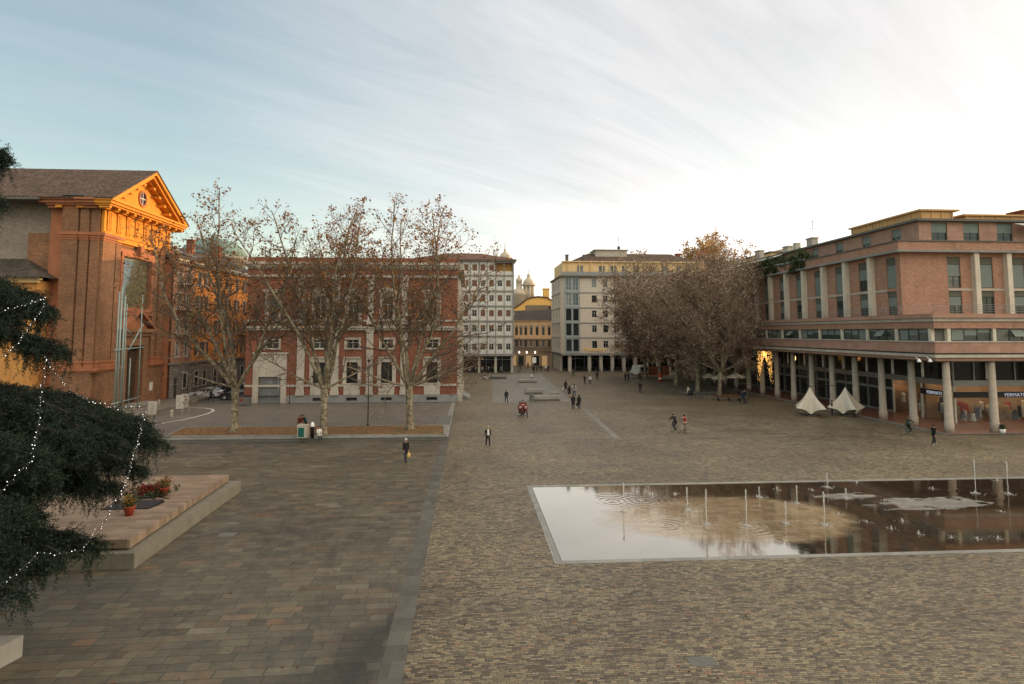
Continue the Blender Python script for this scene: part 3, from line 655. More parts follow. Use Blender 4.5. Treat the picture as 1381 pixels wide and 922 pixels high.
m = MB(); ff.box(m, uc+3.6, uc+4.4, .5, .56, 1.9, 3.0); m.build('notice', mt['frame_w'], church)
m = MB(); m.box(-52.5, -49.7, 75.0, 75.19, 10, 21.5); m.build('blind_panel', mt['church_brick'], church)
# yellow house left of the church
hs = thing('house', 'small deep yellow house under a dark tiled roof left of the church', 'house', (-56, 78, 0))
hf = FR(-75, 71.8, 0); m = MB(); holes = [(22.6, 23.9, 11.2, 14.0), (17.5, 18.8, 11.2, 14.0), (25.0-.3, 25.9, 1.2, 3.8), (19.5, 20.8, 1.2, 3.8), (13.5, 14.8, 1.2, 3.8)]
hx = 26.0; hf.wall(m, 0, hx, 0, 15.6, holes); m.box(-75, -49.02, 72.15, 75.18, 0, 15.55); FR(-49.0, 71.8, 90).wall(m, 0, 1.9, 0, 15.6); m.build('wall', mt['house_yellow'], hs)
for h in holes: window(hs, hf, (h[0]+h[1])/2, h[2], h[1]-h[0], h[3]-h[2], 'closed')
m = MB(); m.box(-75.5, -48.6, 71.3, 71.79, 15.3, 15.6); m.box(-75.5, -48.4, 71.1, 71.79, 15.6, 15.85); m.build('cornice', plaster('pale_yellow_cornice', (.6, .42, .2), .2), hs)
m = MB(); q = [(-76, 70.8, 15.9), (-48.1, 70.8, 15.9), (-52.5, 75.15, 18.4), (-76, 75.15, 18.4)]
m.add(q+[(x, y, z-.15) for x, y, z in q], [(0, 1, 2, 3), (0, 4, 5, 1), (1, 5, 6, 2), (7, 6, 5, 4)]); m.add([(-48.1, 70.8, 15.9), (-48.1, 75.15, 15.9), (-52.5, 75.15, 18.4)], [(0, 1, 2)])
m.build('roof', mt['roof_dark'], hs)
# steel sculpture before the church
scu = thing('sculpture', 'tall sculpture of thin pale green steel poles before the church door', 'sculpture', (-40.9, 78.5, .39))
def yX(px, py, X):
    r = ray(px, py); t = X/r[0]; return Vector((X, r[1]*t, HC+r[2]*t))
m = MB(); XS = -40.9
for px, top, r in ((156, 392, .08), (159.5, 384, .11), (164, 398, .10), (167, 410, .06)):
    p = yX(px, 500, XS+(px-160)*.05); t = yX(px, top, XS); m.tube((p.x, p.y, .39), (p.x, p.y, t.z), r, 8)
m.build('pole_cluster', mt['verdigris'], scu)
for px, t0, b0, r in ((187.5, 397, 548, .07), (175, 483, 546, .07)):
    p = yX(px, 500, XS); a = yX(px, t0, XS); m = MB(); m.tube((p.x, p.y, .39), (p.x, p.y, a.z), r, 8); m.build('pole', mt['verdigris'], scu)
for (a, b, r) in (((154, 472), (194, 468), .08), ((173.5, 472), (193, 437), .09), ((166, 438), (181, 456), .06), ((150, 545), (189, 535), .07)):
    m = MB(); m.tube(yX(*a, XS+.2), yX(*b, XS+.2), r, 6); m.build('crossbar', mt['verdigris'], scu)
# ------------------------------------------------------------------ ochre palazzo
pal = thing('apartment_building', 'orange red palazzo with dark shutters over grey rusticated ground floor', 'building', (-45, 100, 0))
A = Vector((-42.0, 88.5, 0)); B = Vector((-39.9, 117, 0)); dg = math.degrees(math.atan2(B.y-A.y, B.x-A.x)); pf = FR(A.x, A.y, dg); LN = (B-A).length
hol = []; sty = []
for i, u in enumerate((1.7, 4.0)):
    for z in (6.2, 9.6, 13.2, 16.9): hol.append(hole(u, z, 1.0, 2.1)); sty.append('plain')
for i, u in enumerate((7.2, 9.3, 13.0, 16.4, 19.6, 22.6, 24.8, 27.2)):
    for z in (6.2, 9.6, 13.2, 16.9): hol.append(hole(u, z, .95, 2.0)); sty.append('shutters' if (i*3+int(z)) % 4 else 'closed')
low = [hole(u, 1.6, 1.0, 2.2) for u in (4.0, 7.2, 9.6, 13.0, 19.6, 22.6, 24.8)]+[(15.7, 17.1, .05, 3.9), (1.2, 2.2, .05, 3.2)]
m = MB(); pf.wall(m, 0, 5.6, 5.4, 19.6, hol); m.build('side_bay_wall', plaster('pale_rose_render', (.40, .20, .12), .3), pal)
m = MB(); pf.wall(m, 5.6, LN, 5.4, 19.6, hol); m.build('wall', mt['ochre_red'], pal)
m = MB(); pf.wall(m, 0, LN, 0, 5.1, low); pf.box(m, 0, LN, -.25, .18, 5.1, 5.4); m.build('ground_floor_wall', mt['rustic'], pal)
m = MB(); m.add([pf.p(0, -.4, 0), pf.p(LN, -.4, 0), pf.p(LN, -14, 0), pf.p(0, -14, 0), pf.p(0, -.4, 19.5), pf.p(LN, -.4, 19.5), pf.p(LN, -14, 19.5), pf.p(0, -14, 19.5)], [(0, 1, 5, 4), (1, 2, 6, 5), (2, 3, 7, 6), (3, 0, 4, 7)]); m.build('rear_walls', mt['church_red'], pal)
for h, s in zip(hol, sty): window(pal, pf, (h[0]+h[1])/2, h[2], h[1]-h[0], h[3]-h[2], s)
for h in low[:-2]: window(pal, pf, (h[0]+h[1])/2, h[2], h[1]-h[0], h[3]-h[2], 'bars')
m = MB(); pf.box(m, 15.7, 17.1, -.3, -.2, .05, 3.9); pf.box(m, 1.2, 2.2, -.3, -.2, .05, 3.2); m.build('doors', mt['shutter'], pal)
m = MB()
for h in hol: windows_trim(pf, m, (h[0]+h[1])/2, h[2], h[1]-h[0], h[3]-h[2], .14, .06)
for h in low[:-2]: windows_trim(pf, m, (h[0]+h[1])/2, h[2], h[1]-h[0], h[3]-h[2], .14, .06)
m.build('window_surrounds', mt['stone'], pal)
m = MB(); pf.box(m, -.3, LN+.3, -.2, .5, 19.6, 19.95); pf.box(m, -.3, LN+.3, -.2, .85, 19.95, 20.2)
for i in range(40): pf.box(m, .2+i*LN/40, .5+i*LN/40, .4, .8, 19.7, 19.945)
m.build('cornice', mt['stone'], pal)
for i, (u0, u1, z) in enumerate(((.9, 4.9, 9.5), (.9, 4.9, 13.1), (.9, 4.9, 16.8), (20.5, 24.2, 9.5))):
    m = MB(); pf.box(m, u0, u1, .0, 1.0, z-.2, z-.02); b = m.build('balcony', mt['stone'], pal); m = MB(); railing(pf, m, u0, u1, z, .95, .95, 1., 5, .015); m.build('railing', mt['frame_d'], b)
m = MB(); q = [pf.p(-.4, .95, 20.25), pf.p(LN+.4, .95, 20.25), pf.p(LN+.4, -7, 23.6), pf.p(-.4, -7, 23.6)]; q2 = [pf.p(LN+.4, -15, 20.25), pf.p(-.4, -15, 20.25)]
m.add(q+q2, [(0, 1, 2, 3), (3, 2, 4, 5), (1, 4, 2), (0, 3, 5)]); m.build('roof', mt['roof_dark'], pal)
for u, w in ((3.0, 1.1), (12, .8), (21, 1.0)):
    m = MB(); pf.box(m, u, u+w, -5, -4, 21, 24.6); pf.box(m, u-.12, u+w+.12, -5.1, -3.9, 24.6, 24.8); m.build('chimney', mt['bank_brick'], pal)
m = MB(); pf.box(m, 3.5, 5.6, -2.6, -2.5, 21.0, 22.3)
for u in (4.5, 6.2): q = [pf.p(u, -.9, 21.27), pf.p(u+1.1, -.9, 21.27), pf.p(u+1.1, -2.4, 21.93), pf.p(u, -2.4, 21.93)]; m.prism(q, (0, 0, .08))
m.build('skylight', mt['glass_blue'], pal)
# stepped ramp wall along the palazzo
w_ = thing('handrail', 'sloping dark handrail along the grey palazzo wall', 'handrail', tuple(pf.p(2, .8, 0)))
m = MB(); m.tube(pf.p(5.2, .5, 1.6), pf.p(13.8, .5, 2.9), .04, 6)
for i in range(5): m.tube(pf.p(5.4+i*2.05, .5, 0.0), pf.p(5.4+i*2.05, .5, 1.62+i*.31), .03, 5)
m.build('rail', mt['black'], w_)
# green dome behind
dm = thing('domed_building', 'pale green copper dome rising behind the palazzo roof', 'dome', (-52, 150, 0))
c = atY(288, 355, 150); m = MB(); m.lathe([(7.2, 20), (7.2, 27.0), (7.7, 27.1), (7.7, 27.8)], (c.x, 150, 0), 24); m.build('drum', mt['stone_dim'], dm)
m = MB(); m.lathe([(7.5*math.cos(t*math.pi/20), 27.8+4.6*math.sin(t*math.pi/20)) for t in range(10)]+[(.8, 32.5), (.5, 33.4), (.1, 34)], (c.x, 150, 0), 24); m.build('dome', mt['dome_green'], dm)
m = MB(); m.box(c.x-12, c.x+14, 151, 165, 0, 24); m.build('wall', mt['stone_dim'], dm)
# ------------------------------------------------------------------ bank
bank = thing('brick_building', 'two storey red brick palace with white pilasters behind the bare trees', 'building', (-16, 95, 0))
BX = -30.9; bf = FR(BX, 86.2, 0); bw = 29.1; bu = lambda x: x-BX
piers = [(-23.87, -22.86), (-19.21, -18.2), (-14.41, -13.49), (-9.68, -8.75)]; bays = [-27.3, -20.9, -16.35, -11.6, -5.3]
up = [hole(bu(x), 11.45, 1.5, 3.3) for x in bays]; mz = [hole(bu(x), 7.45, 1.7, 1.25) for x in bays]; lo = [hole(bu(x), 2.65, 1.55, 2.9) for x in bays[1:]]; bs = [hole(bu(x), .25, 1.5, .45) for x in bays[1:]]
dhole = (bu(-29.0), bu(-26.0), .02, 3.6)
m = MB(); bf.wall(m, 0, bw, 1.0, 20.1, up+mz+lo+[(dhole[0], dhole[1], 1.0, 3.6)]); bf.box(m, -.05, bw, -18, -.4, 19, 20.2)
m.add([(BX, 86.2, 0), (BX, 130, 0), (BX, 130, 20.1), (BX, 86.2, 20.1)], [(0, 1, 2, 3)]); m.build('wall', mt['bank_brick'], bank)
m = MB(); bf.wall(m, -.06, bw+.12, 0, 1.0, bs+[(dhole[0], dhole[1], .0, 1.0)], d=.14); bf.box(m, -.06, dhole[0]-.002, .0, .14, .999, 1.03); bf.box(m, dhole[1]+.002, bw+.12, .0, .14, .999, 1.03); m.build('plinth', mt['stone_dim'], bank)
m = MB()
for a, b in piers:
    bf.box(m, bu(a), bu(b), -.01, .32, 1.03, 10.0); bf.box(m, bu(a)-.08, bu(b)+.08, -.01, .40, 1.03, 1.6); bf.box(m, bu(a)-.1, bu(b)+.1, -.012, .42, 9.7, 9.998)
    bf.box(m, bu(a)+.04, bu(b)-.04, -.01, .28, 11.5, 17.2); bf.box(m, bu(a)-.06, bu(b)+.06, -.01, .36, 10.85, 11.5); bf.box(m, bu(a)-.1, bu(b)+.1, -.012, .42, 16.9, 17.39)
m.build('pilasters', mt['stone'], bank)
m = MB()
bf.box(m, -.1, bw+.2, -.02, .45, 10.0, 10.3); bf.box(m, -.1, bw+.2, -.02, .62, 10.3, 10.55); bf.box(m, 0, bw+.05, -.02, .14, 11.2, 11.45)
bf.box(m, 0, bw+.1, -.02, .16, 2.2, 2.5); bf.box(m, 0, bw+.1, -.02, .35, 17.4, 17.75); bf.box(m, -.05, bw+.15, -.02, .28, 18.55, 18.85)
bf.box(m, -.2, bw+.3, -.02, .7, 18.85, 19.15); bf.box(m, -.3, bw+.4, -.02, .95, 19.15, 19.5)
for i in range(58): u = .25+i*.5; bf.box(m, u-.1, u+.1, .27, .62, 18.62, 18.848)
m.build('string_courses', mt['stone'], bank)
m = MB(); bf.box(m, -.02, bw+.02, -.6, .12, 19.5, 20.2); bf.box(m, 0, bw, -.02, .2, 17.8, 18.5); m.build('parapet', mt['bank_brick'], bank)
m = MB()
for i, x in enumerate(bays):
    u = bu(x); windows_trim(bf, m, u, 11.5, 1.5, 3.3, .4, .2)
    bf.box(m, u-1.3, u+1.3, .0, .42, 15.2, 15.42)
    if i in (0, 4): bf.box(m, u-1.5, u+1.5, .0, .5, 15.425, 15.65)
    else: m.prism([bf.p(u-1.35+2.7*k/10, .02, 15.42+.62*math.sin(math.pi*k/10)) for k in range(11)], bf.N*.42)
    windows_trim(bf, m, u, 7.45, 1.7, 1.25, .28, .12)
    balustrade(bf, m, u-1.35, u+1.35, 10.57, .9, .5)
for x in bays[1:]:
    u = bu(x); windows_trim(bf, m, u, 2.65, 1.55, 2.9, .5, .18); bf.box(m, u-1.15, u+1.15, .0, .36, 6.1, 6.3); bf.box(m, u-1.1, u+1.1, .0, .2, 1.04, 2.4)
a, b = dhole[:2]; bf.box(m, a-.75, a-.003, -.01, .22, 1.03, 3.6); bf.box(m, b+.003, b+.75, -.01, .22, 1.03, 3.6); bf.box(m, a-.75, b+.75, -.01, .22, 3.603, 6.7); bf.box(m, a-.95, b+.95, -.01, .4, 6.7, 6.95); bf.box(m, a-.78, a-.02, .14, .24, .0, 1.03); bf.box(m, b+.02, b+.78, .14, .24, .0, 1.03)
m.build('window_surrounds', mt['stone'], bank)
for h in up: window(bank, bf, (h[0]+h[1])/2, h[2], h[1]-h[0], h[3]-h[2], 'plain')
for h in mz: window(bank, bf, (h[0]+h[1])/2, h[2], h[1]-h[0], h[3]-h[2], 'plain', name='window')
for h in lo: window(bank, bf, (h[0]+h[1])/2, h[2], h[1]-h[0], h[3]-h[2], 'bars')
m = MB()
for h in bs: bf.box(m, h[0], h[1], -.2, -.12, h[2], h[3])
m.build('basement_grilles', mt['black'], bank)
m = MB(); bf.box(m, a, b, -.25, -.18, .02, 3.6); dd = m.build('door', mt['door_grey'], bank)
m = MB(); bf.box(m, (a+b)/2-.03, (a+b)/2+.03, -.18, -.165, .05, 3.55)
for k in range(2):
    for j in range(2): bf.box(m, a+.2+k*1.5, a+1.25+k*1.5, -.18, -.16, .4+j*1.6, 1.7+j*1.6)
m.build('door_panels', plaster('door_panel_paint', (.13, .14, .14), .2, 2, .6), dd)
# right flank with stone piers and entrance steps
rf = FR(-1.8, 86.3, 90); m = MB(); rh = [hole(3+i*4.6, z, 1.5, hh) for i in range(6) for z, hh in ((2.65, 2.9), (7.45, 1.25), (11.45, 3.3))]
rf.wall(m, 0, 34, 0, 20.0, rh, d=-.06); m.build('flank_wall', mt['stone'], bank)
for h in rh: window(bank, rf, (h[0]+h[1])/2, h[2], h[1]-h[0], h[3]-h[2], 'plain', d=-.06)
m = MB()
for i in range(7):
    u = .7+i*4.6; rf.box(m, u-.5, u+.5, -.08, .5, 1.0, 9.9); rf.box(m, u-.7, u+.7, -.08, .75, 0, 1.0); rf.box(m, u-.45, u+.45, -.08, .4, 11.0, 17.2)
rf.box(m, 0, 34, -.08, .8, 9.95, 10.6); rf.box(m, 0, 34, -.08, .9, 18.6, 19.3)
m.build('flank_pilasters', mt['stone'], bank)
m = MB()
for k in range(4): rf.box(m, 3.3-.1*k, 9+.1*k, -.05, 1.9-.35*k, .18*k, .18*(k+1)-.002)
m.build('steps', mt['stone_dim'], bank)
m = MB(); hip(m, BX+1.5, -3, 88.5, 128, 20.2, 2.0, 8); m.build('roof', mt['roof_red'], bank)
# ------------------------------------------------------------------ white apartment block (left of the street)
wb = thing('apartment_building', 'white apartment block with brown roller shutters left of the street', 'building', (2, 150, 0))
wf = FR(-14, 147, 0); wx = lambda x: x+14; WW = 24.6
lv = [4.3, 8.75, 12.4, 16.05, 19.7, 23.55, 27.1]; wxs = [9.27-2.06*i for i in range(11)]
hol = []; st = []
random.seed(3)
for k in range(6):
    for i, x in enumerate(wxs):
        if k == 5 and i < 2: continue
        hol.append(hole(wx(x), lv[k]+1.15, 1.15, 1.55)); st.append('plain' if k < 1 else random.choice(['roller', 'roller', 'halfroller', 'roller', 'roller', 'plain'] if k > 1 else ['plain', 'halfroller']))
log = (wx(5.9), wx(10.3), lv[5]+.95, lv[5]+3.2)
m = MB(); wf.wall(m, 0, WW, 4.3, 27.1, hol+[log], .3); m.build('wall', mt['white'], wb)
m = MB(); wf.box(m, .1, WW-.1, -16, -3.2, 4.2, 27); m.box(-14, -13.9, 147, 163, 0, 27); m.box(10.45, 10.6, 147.02, 163, 4.3, 27.1); m.build('rear_walls', mt['white'], wb)
m = MB(); wf.box(m, log[0], log[1], -2.6, -2.5, log[2]-1, log[3]); wf.box(m, log[0], log[1], -2.5, -.31, log[2]-1.1, log[2]-.95); m.build('loggia_wall', mt['yellow'], wb)
for h, s in zip(hol, st): window(wb, wf, (h[0]+h[1])/2, h[2], h[1]-h[0], h[3]-h[2], s)
m = MB()
for z in lv[1:]: wf.box(m, -.1, WW+.15, -.02, .25, z-.12, z+.12)
for x in [8.24-2.06*i for i in range(0, 11)]: wf.box(m, wx(x)-.09, wx(x)+.09, -.02, .12, 4.6, 27)
for x in (10.45,): wf.box(m, wx(x)-.15, wx(x)+.15, -.02, .3, 4.4, 27)
wf.box(m, -.3, WW+.3, -.02, .5, 4.0, 4.55)
m.build('bands', mt['stone_dim'], wb)
m = MB()
for k in range(6):
    for x in wxs: wf.box(m, wx(x)-.75, wx(x)+.75, .02, .07, lv[k]+.25, lv[k]+1.05)
m.build('parapet_panels', mt['frame_w'], wb)
m = MB(); wf.box(m, -.6, WW+.6, -17, .9, 27.1, 27.35); m.build('eaves', mt['stone_dim'], wb)
m = MB(); hip(m, -14.7, 11.3, 146, 164.5, 27.4, 2.6, 8.5); m.build('roof', mt['roof_red'], wb)
for k, x in enumerate((10.2, 6.2, 2.2, -1.8, -5.8, -9.8)):
    m = MB(); wf.box(m, wx(x)-.28, wx(x)+.28, -.5, .05, 0, 4.0); m.build('arcade_pillar', mt['stone'], wb)
m = MB(); wf.box(m, 0, WW, -4.6, -4.5, 0, 4.2); sfm = m.build('shopfront', mt['shop_dark'], wb)
m = MB()
for i in range(13): wf.box(m, i*2, i*2+.1, -4.5, -4.4, 0, 4.1)
wf.box(m, 0, WW, -4.5, -4.38, 2.9, 3.05); m.build('frame', mt['steel'], sfm)
m = MB(); wf.box(m, 0, WW, -4.6, .3, 4.18, 4.25); m.build('arcade_ceiling', mt['conc_dark'], wb)
# ------------------------------------------------------------------ pale block with yellow attic
lb = thing('apartment_building', 'pale block with blue grey bay windows and a yellow attic right of the street', 'building', (36, 155, 0))
LX, LY = 22.8, 150; lf = FR(LX, LY, 0); lw = 40; lu = lambda x: x-LX
def checker():
    t = NT('pale_diamond_panels'); u, v = t.wallvec(); a = t.math('ADD', u, v); b = t.math('SUBTRACT', u, v)
    ck = t.n('ShaderNodeTexChecker'); t.l(t.comb(a, b, .5), ck.inputs['Vector']); ck.inputs['Scale'].default_value = 2.2
    n1 = t.noise(t.pos(), .4, 5, .6); c = t.mix(ck.outputs['Fac'], (.60, .53, .43), (.50, .41, .32)); c = t.mix(t.math('MULTIPLY', n1, .4), c, (.3, .27, .24))
    t.bsdf(c, .7, n1, .1, .01); return t.m
mt['checker'] = checker()
fl = [4.5, 8.4, 12.1, 15.9, 19.7, 23.7]
cols_ = [31.1, 33.95, 36.75, 39.8, 42.7, 45.6, 48.5, 51.4, 54.3, 57.2, 60.1]
hol = [hole(lu(x), fl[k]+1.3, 1.25, 1.75 if k < 4 else 2.1) for k in range(5) for x in cols_]
bay = [hole(lu(x), fl[k]+.55, 1.35, 2.9) for k in range(5) for x in (24.55, 26.35)]
m = MB(); lf.wall(m, lu(27.3), lw, 4.4, 23.6, hol, .3); m.build('wall', mt['checker'], lb)
m = MB(); lf.wall(m, lu(23.5), lu(27.3), 4.4, 23.6, bay, .2, d=.35); m.box(27.28, 27.32, 149.65, 150.02, 4.4, 23.6); m.box(23.48, 23.52, 149.65, 150.3, 4.4, 23.6); m.build('bay_wall', plaster('blue_grey_render', (.26, .29, .29), .15), lb)
for i, h in enumerate(hol): window(lb, lf, (h[0]+h[1])/2, h[2], h[1]-h[0], h[3]-h[2], 'blue' if h[2] > 20 else ('plain' if i % 3 else 'dark'))
for h in bay: window(lb, lf, (h[0]+h[1])/2, h[2], h[1]-h[0], h[3]-h[2], 'dark' if h[2] < 16 else 'blue', d=.35)
sd = FR(LX-.1, 168, -90); shs = [hole(u, fl[k]+1.1, 1.1, 2.2) for k in range(5) for u in (4, 9, 14)]
m = MB(); sd.wall(m, 0, 17.0, 4.4, 23.6, shs); m.quad((LX-.1, 151, 4.4), (23.49, 149.66, 4.4), (23.49, 149.66, 23.6), (LX-.1, 151, 23.6)); m.build('side_wall', mt['checker'], lb)
for h in shs: window(lb, sd, (h[0]+h[1])/2, h[2], h[1]-h[0], h[3]-h[2], 'roller')
m = MB(); m.box(23.2, 62, 150.4, 168, 4.2, 23.9); m.build('rear_walls', mt['white'], lb)
m = MB()
for z in fl[:]: lf.box(m, lu(27.3), lw, -.02, .1, z-.2, z+.06)
for z in fl[1:]: lf.box(m, lu(23.45), lu(27.35), .3, .42, z-.2, z+.06)
for z in fl: sd.box(m, 0, 17, -.02, .1, z-.2, z+.06)
lf.box(m, lu(22.7), lw, -.5, .45, 4.0, 4.32)
m.build('bands', mt['stone_dim'], lb)
m = MB(); lf.box(m, lu(22.3), lw+.3, -18.5, .9, 23.62, 23.95); m.build('cornice', mt['conc_dark'], lb)
m = MB(); railing(lf, m, lu(22.6), lw, 23.95, 1.05, .75, 1.4, 5, .02); lf.box(m, lu(22.6), lw, .68, .72, 24.0, 24.8); m.build('terrace_railing', mt['steel'], lb)
af = FR(23.4, 152.2, 0); ah = [hole(x-23.4, 24.6, 1.6, 2.1) for x in (28.0, 33.6, 36.6, 39.6, 42.6, 46.8, 50, 54)]
m = MB(); af.wall(m, 0, 38, 23.95, 27.6, ah); m.box(23.5, 61, 152.6, 167, 23.95, 27.5); m.quad((23.4, 152.2, 23.95), (23.4, 167, 23.95), (23.4, 167, 27.6), (23.4, 152.2, 27.6)); at_ = m.build('attic_wall', mt['attic_yellow'], lb)
for h in ah: window(lb, af, (h[0]+h[1])/2, h[2], h[1]-h[0], h[3]-h[2], 'blue')
m = MB()
for i in range(13): af.box(m, 1.3+i*2.95, 1.5+i*2.95, -.02, .35, 23.96, 28.0)
af.box(m, -.2, 38.2, -.3, .5, 27.6, 27.85); m.build('attic_fins', mt['attic_yellow'], lb)
m = MB(); hip(m, 25.5, 60, 152.5, 167, 27.85, 3.0, 6.0); m.build('roof', mt['roof_brown'], lb)
m = MB(); m.box(33, 41.5, 157, 163, 28.6, 31.4); m.box(32.6, 41.9, 156.6, 163.4, 31.4, 31.6); m.build('roof_house', mt['stone'], lb)
for x in (24.6, 29.2): m = MB(); m.box(x, x+.7, 154, 155, 27.5, 29.6); m.box(x-.1, x+.8, 153.9, 155.1, 29.6, 29.8); m.build('chimney', mt['conc_dark'], lb)
m = MB(); m.tube((39.5, 158, 31.5), (39.5, 158, 35.2), .05, 4); m.box(38.9, 40.1, 157.97, 158.03, 34.3, 34.36); m.box(39.1, 39.9, 157.97, 158.03, 34.8, 34.86); m.box(39.2, 39.8, 157.7, 158.3, 31.6, 32.6); m.build('antenna', mt['black'], lb)
for x in (24.8, 29.75, 32.65, 35.55, 38.45, 41.35, 44.3, 47.2, 50.1, 53.0, 56): m = MB(); lf.box(m, lu(x)-.4, lu(x)+.4, -.75, .05, 0, 4.0); m.build('arcade_pillar', mt['stone'], lb)
for y in (153.5, 157.5, 161.5, 165.5): m = MB(); m.box(LX-.05, LX+.6, y-.35, y+.35, 0, 4.0); m.build('arcade_pillar', mt['stone'], lb)
m = MB(); m.box(61.9, 62, 150.1, 168, 0, 4.15); m.box(22.9, 26, 167.9, 168, 0, 4.15); m.box(26, 62, 155, 155.1, 0, 4.2); m.box(26, 26.1, 155, 168, 0, 4.2); sfm = m.build('shopfront', mt['shop_dark'], lb)
m = MB()
for i in range(16): m.box(27+i*2.3, 27.1+i*2.3, 154.9, 154.99, 0, 4.0)
m.box(26, 62, 154.88, 154.985, 2.9, 3.05); m.build('frame', mt['steel'], sfm)
m = MB(); m.box(22.8, 62, 149.6, 155, 4.02, 4.1); m.box(22.8, 26, 155, 168, 4.02, 4.1); m.build('arcade_ceiling', mt['conc_dark'], lb)
def text(name, s, size, loc, rz, mat, parent=None, extr=.02, font_scale=(1, 1), align='CENTER', rx=90):
    cu = bpy.data.curves.new(name, 'FONT'); cu.body = s; cu.size = size; cu.extrude = extr; cu.align_x = align; cu.resolution_u = 2
    o = bpy.data.objects.new(name, cu); C.objects.link(o); o.rotation_euler = (R(rx), 0, rz)
    dg_ = bpy.context.evaluated_depsgraph_get(); me = bpy.data.meshes.new_from_object(o.evaluated_get(dg_)); bpy.data.objects.remove(o)
    me.materials.clear(); me.materials.append(mat); o = bpy.data.objects.new(name, me); C.objects.link(o)
    o.rotation_euler = (R(rx), 0, rz); o.scale = (font_scale[0], font_scale[1], 1)
    if parent is not None: o.parent = parent; o.location = Vector(loc)-parent.location
    else: o.location = loc
    return o
mt['gold'] = emit('golden_sign_letters', (1, .62, .18), .35)
text('sign_lettering', 'Memory', 1.45, (31.0, 149.8, 5.05), 0, mt['gold'], lb, .06, (1.15, 1))
m = MB(); m.tube((36.3, 149.8, 4.2), (36.3, 149.8, 23.6), .05, 5); m.build('drainpipe', mt['conc_dark'], lb)
# ------------------------------------------------------------------ houses up the street
ph = thing('corner_house', 'peach coloured house with arched windows at the bend of the street', 'house', (17, 172, 0))
o_ = FR(11.2, 176, -12); LNp = 13.0
ah1 = [hole(u, 8.9, .8, 2.3) for u in (1.0, 2.3, 3.6, 5.0, 6.6, 8.3, 10.1, 11.8)]; ah2 = [hole(u, 5.6, .75, 1.9) for u in (1.0, 2.3, 3.6, 5.0, 6.6, 8.3, 10.1, 11.8)]; ah3 = [hole(u, .1, 1.5, 2.9) for u in (1.4, 3.6, 5.8, 8.1, 10.4)]
m = MB(); o_.wall(m, 0, LNp, 7.9, 13.1, ah1); m.build('wall', mt['peach'], ph)
m = MB(); o_.wall(m, 0, LNp, 0, 7.6, ah2+ah3); o_.box(m, -.05, LNp, -.2, .25, 7.6, 7.9); o_.box(m, 0, LNp, -.2, .6, 4.3, 4.5); m.build('lower_wall', plaster('dull_rose_render', (.34, .24, .17), .25), ph)
m = MB(); m.add([o_.p(0.1, -.4, 0), o_.p(LNp, -.4, 0), o_.p(LNp, -12, 0), o_.p(0.1, -12, 0), o_.p(0.1, -.4, 13), o_.p(LNp, -.4, 13), o_.p(LNp, -12, 13), o_.p(0.1, -12, 13)], [(0, 1, 5, 4), (1, 2, 6, 5), (2, 3, 7, 6), (3, 0, 4, 7)]); m.build('rear_walls', mt['peach'], ph)
for h in ah1+ah2: window(ph, o_, (h[0]+h[1])/2, h[2], h[1]-h[0], h[3]-h[2], 'closed' if h[0] % 3 > 1 else 'plain')
m = MB()
for h in ah1: c = (h[0]+h[1])/2; m.prism([o_.p(c+.6*math.cos(math.pi*k/8), .0, h[3]+.05+.6*math.sin(math.pi*k/8)) for k in range(9)], o_.N*.1)
m.build('window_arches', mt['stone'], ph)
mt['shop_glow'] = emit('warm_shop_light', (1, .62, .28), .3)
for k, h in enumerate(ah3): m = MB(); o_.box(m, h[0], h[1], -.28, -.2, h[2], h[3]); m.build('shop_window', mt['glass'] if k % 2 else mt['shop_glow'], ph)
m = MB(); o_.box(m, -.2, LNp+.1, -.3, .55, 13.1, 13.4); m.build('cornice', mt['stone'], ph)
m = MB(); q = [o_.p(-.3, .7, 13.42), o_.p(LNp+.3, .7, 13.42), o_.p(LNp+.3, -6, 16.2), o_.p(2.5, -6, 16.2), o_.p(LNp+.3, -12, 13.4), o_.p(-.3, -12, 13.4)]; m.add(q, [(0, 1, 2, 3), (3, 2, 4, 5), (0, 3, 5)]); m.build('roof', mt['roof_dark'], ph)
m = MB(); railing(o_, m, .2, LNp, 4.5, 1., .5, 1.2, 5, .02); m.build('balcony_railing', mt['frame_d'], ph)
for i, u in enumerate((3.2, 5.4, 7.8)):
    lp = thing('lantern', ('first', 'second', 'third')[i]+' bright lantern from the left under the balcony of the peach house', 'lantern', tuple(o_.p(u, 1.0, 3.9)), 0, 'lanterns under the balcony')
    m = MB(); m.lathe([(.05, .3), (.16, .2), (.16, -.1), (.05, -.15)], o_.p(u, 1.0, 3.9), 8); m.build('bulb', emit('lantern_glow', (1, .9, .7), 6), lp); m = MB(); m.tube(o_.p(u, 1.0, 4.2), o_.p(u, .3, 4.28), .02, 4); m.build('bracket', mt['black'], lp)
yh = thing('gabled_house', 'golden yellow house with a curved gable behind the peach house', 'house', (20, 198, 0))
m = MB(); yl = 196; pts = [(13.5, 0), (28.0, 0), (28.0, 18.9), (26.6, 20.0), (25.0, 20.9), (22, 21.2), (19.8, 20.9), (18.2, 20.2), (16.6, 18.9), (15, 17.9), (13.5, 17.2)]
m.prism([Vector((x, yl, z)) for x, z in pts], (0, 14, 0)); m.build('wall', mt['yellow'], yh)
m = MB()
for i in range(2, len(pts)-1): a, b = Vector((pts[i][0], yl-.4, pts[i][1])), Vector((pts[i+1][0], yl-.4, pts[i+1][1])); m.add([a, b, b+Vector((0, 14, 0)), a+Vector((0, 14, 0)), a+Vector((0, 0, .35)), b+Vector((0, 0, .35)), b+Vector((0, 14, .35)), a+Vector((0, 14, .35))], [(3, 2, 1, 0), (4, 5, 6, 7), (0, 1, 5, 4)])
m.build('roof', mt['roof_brown'], yh)
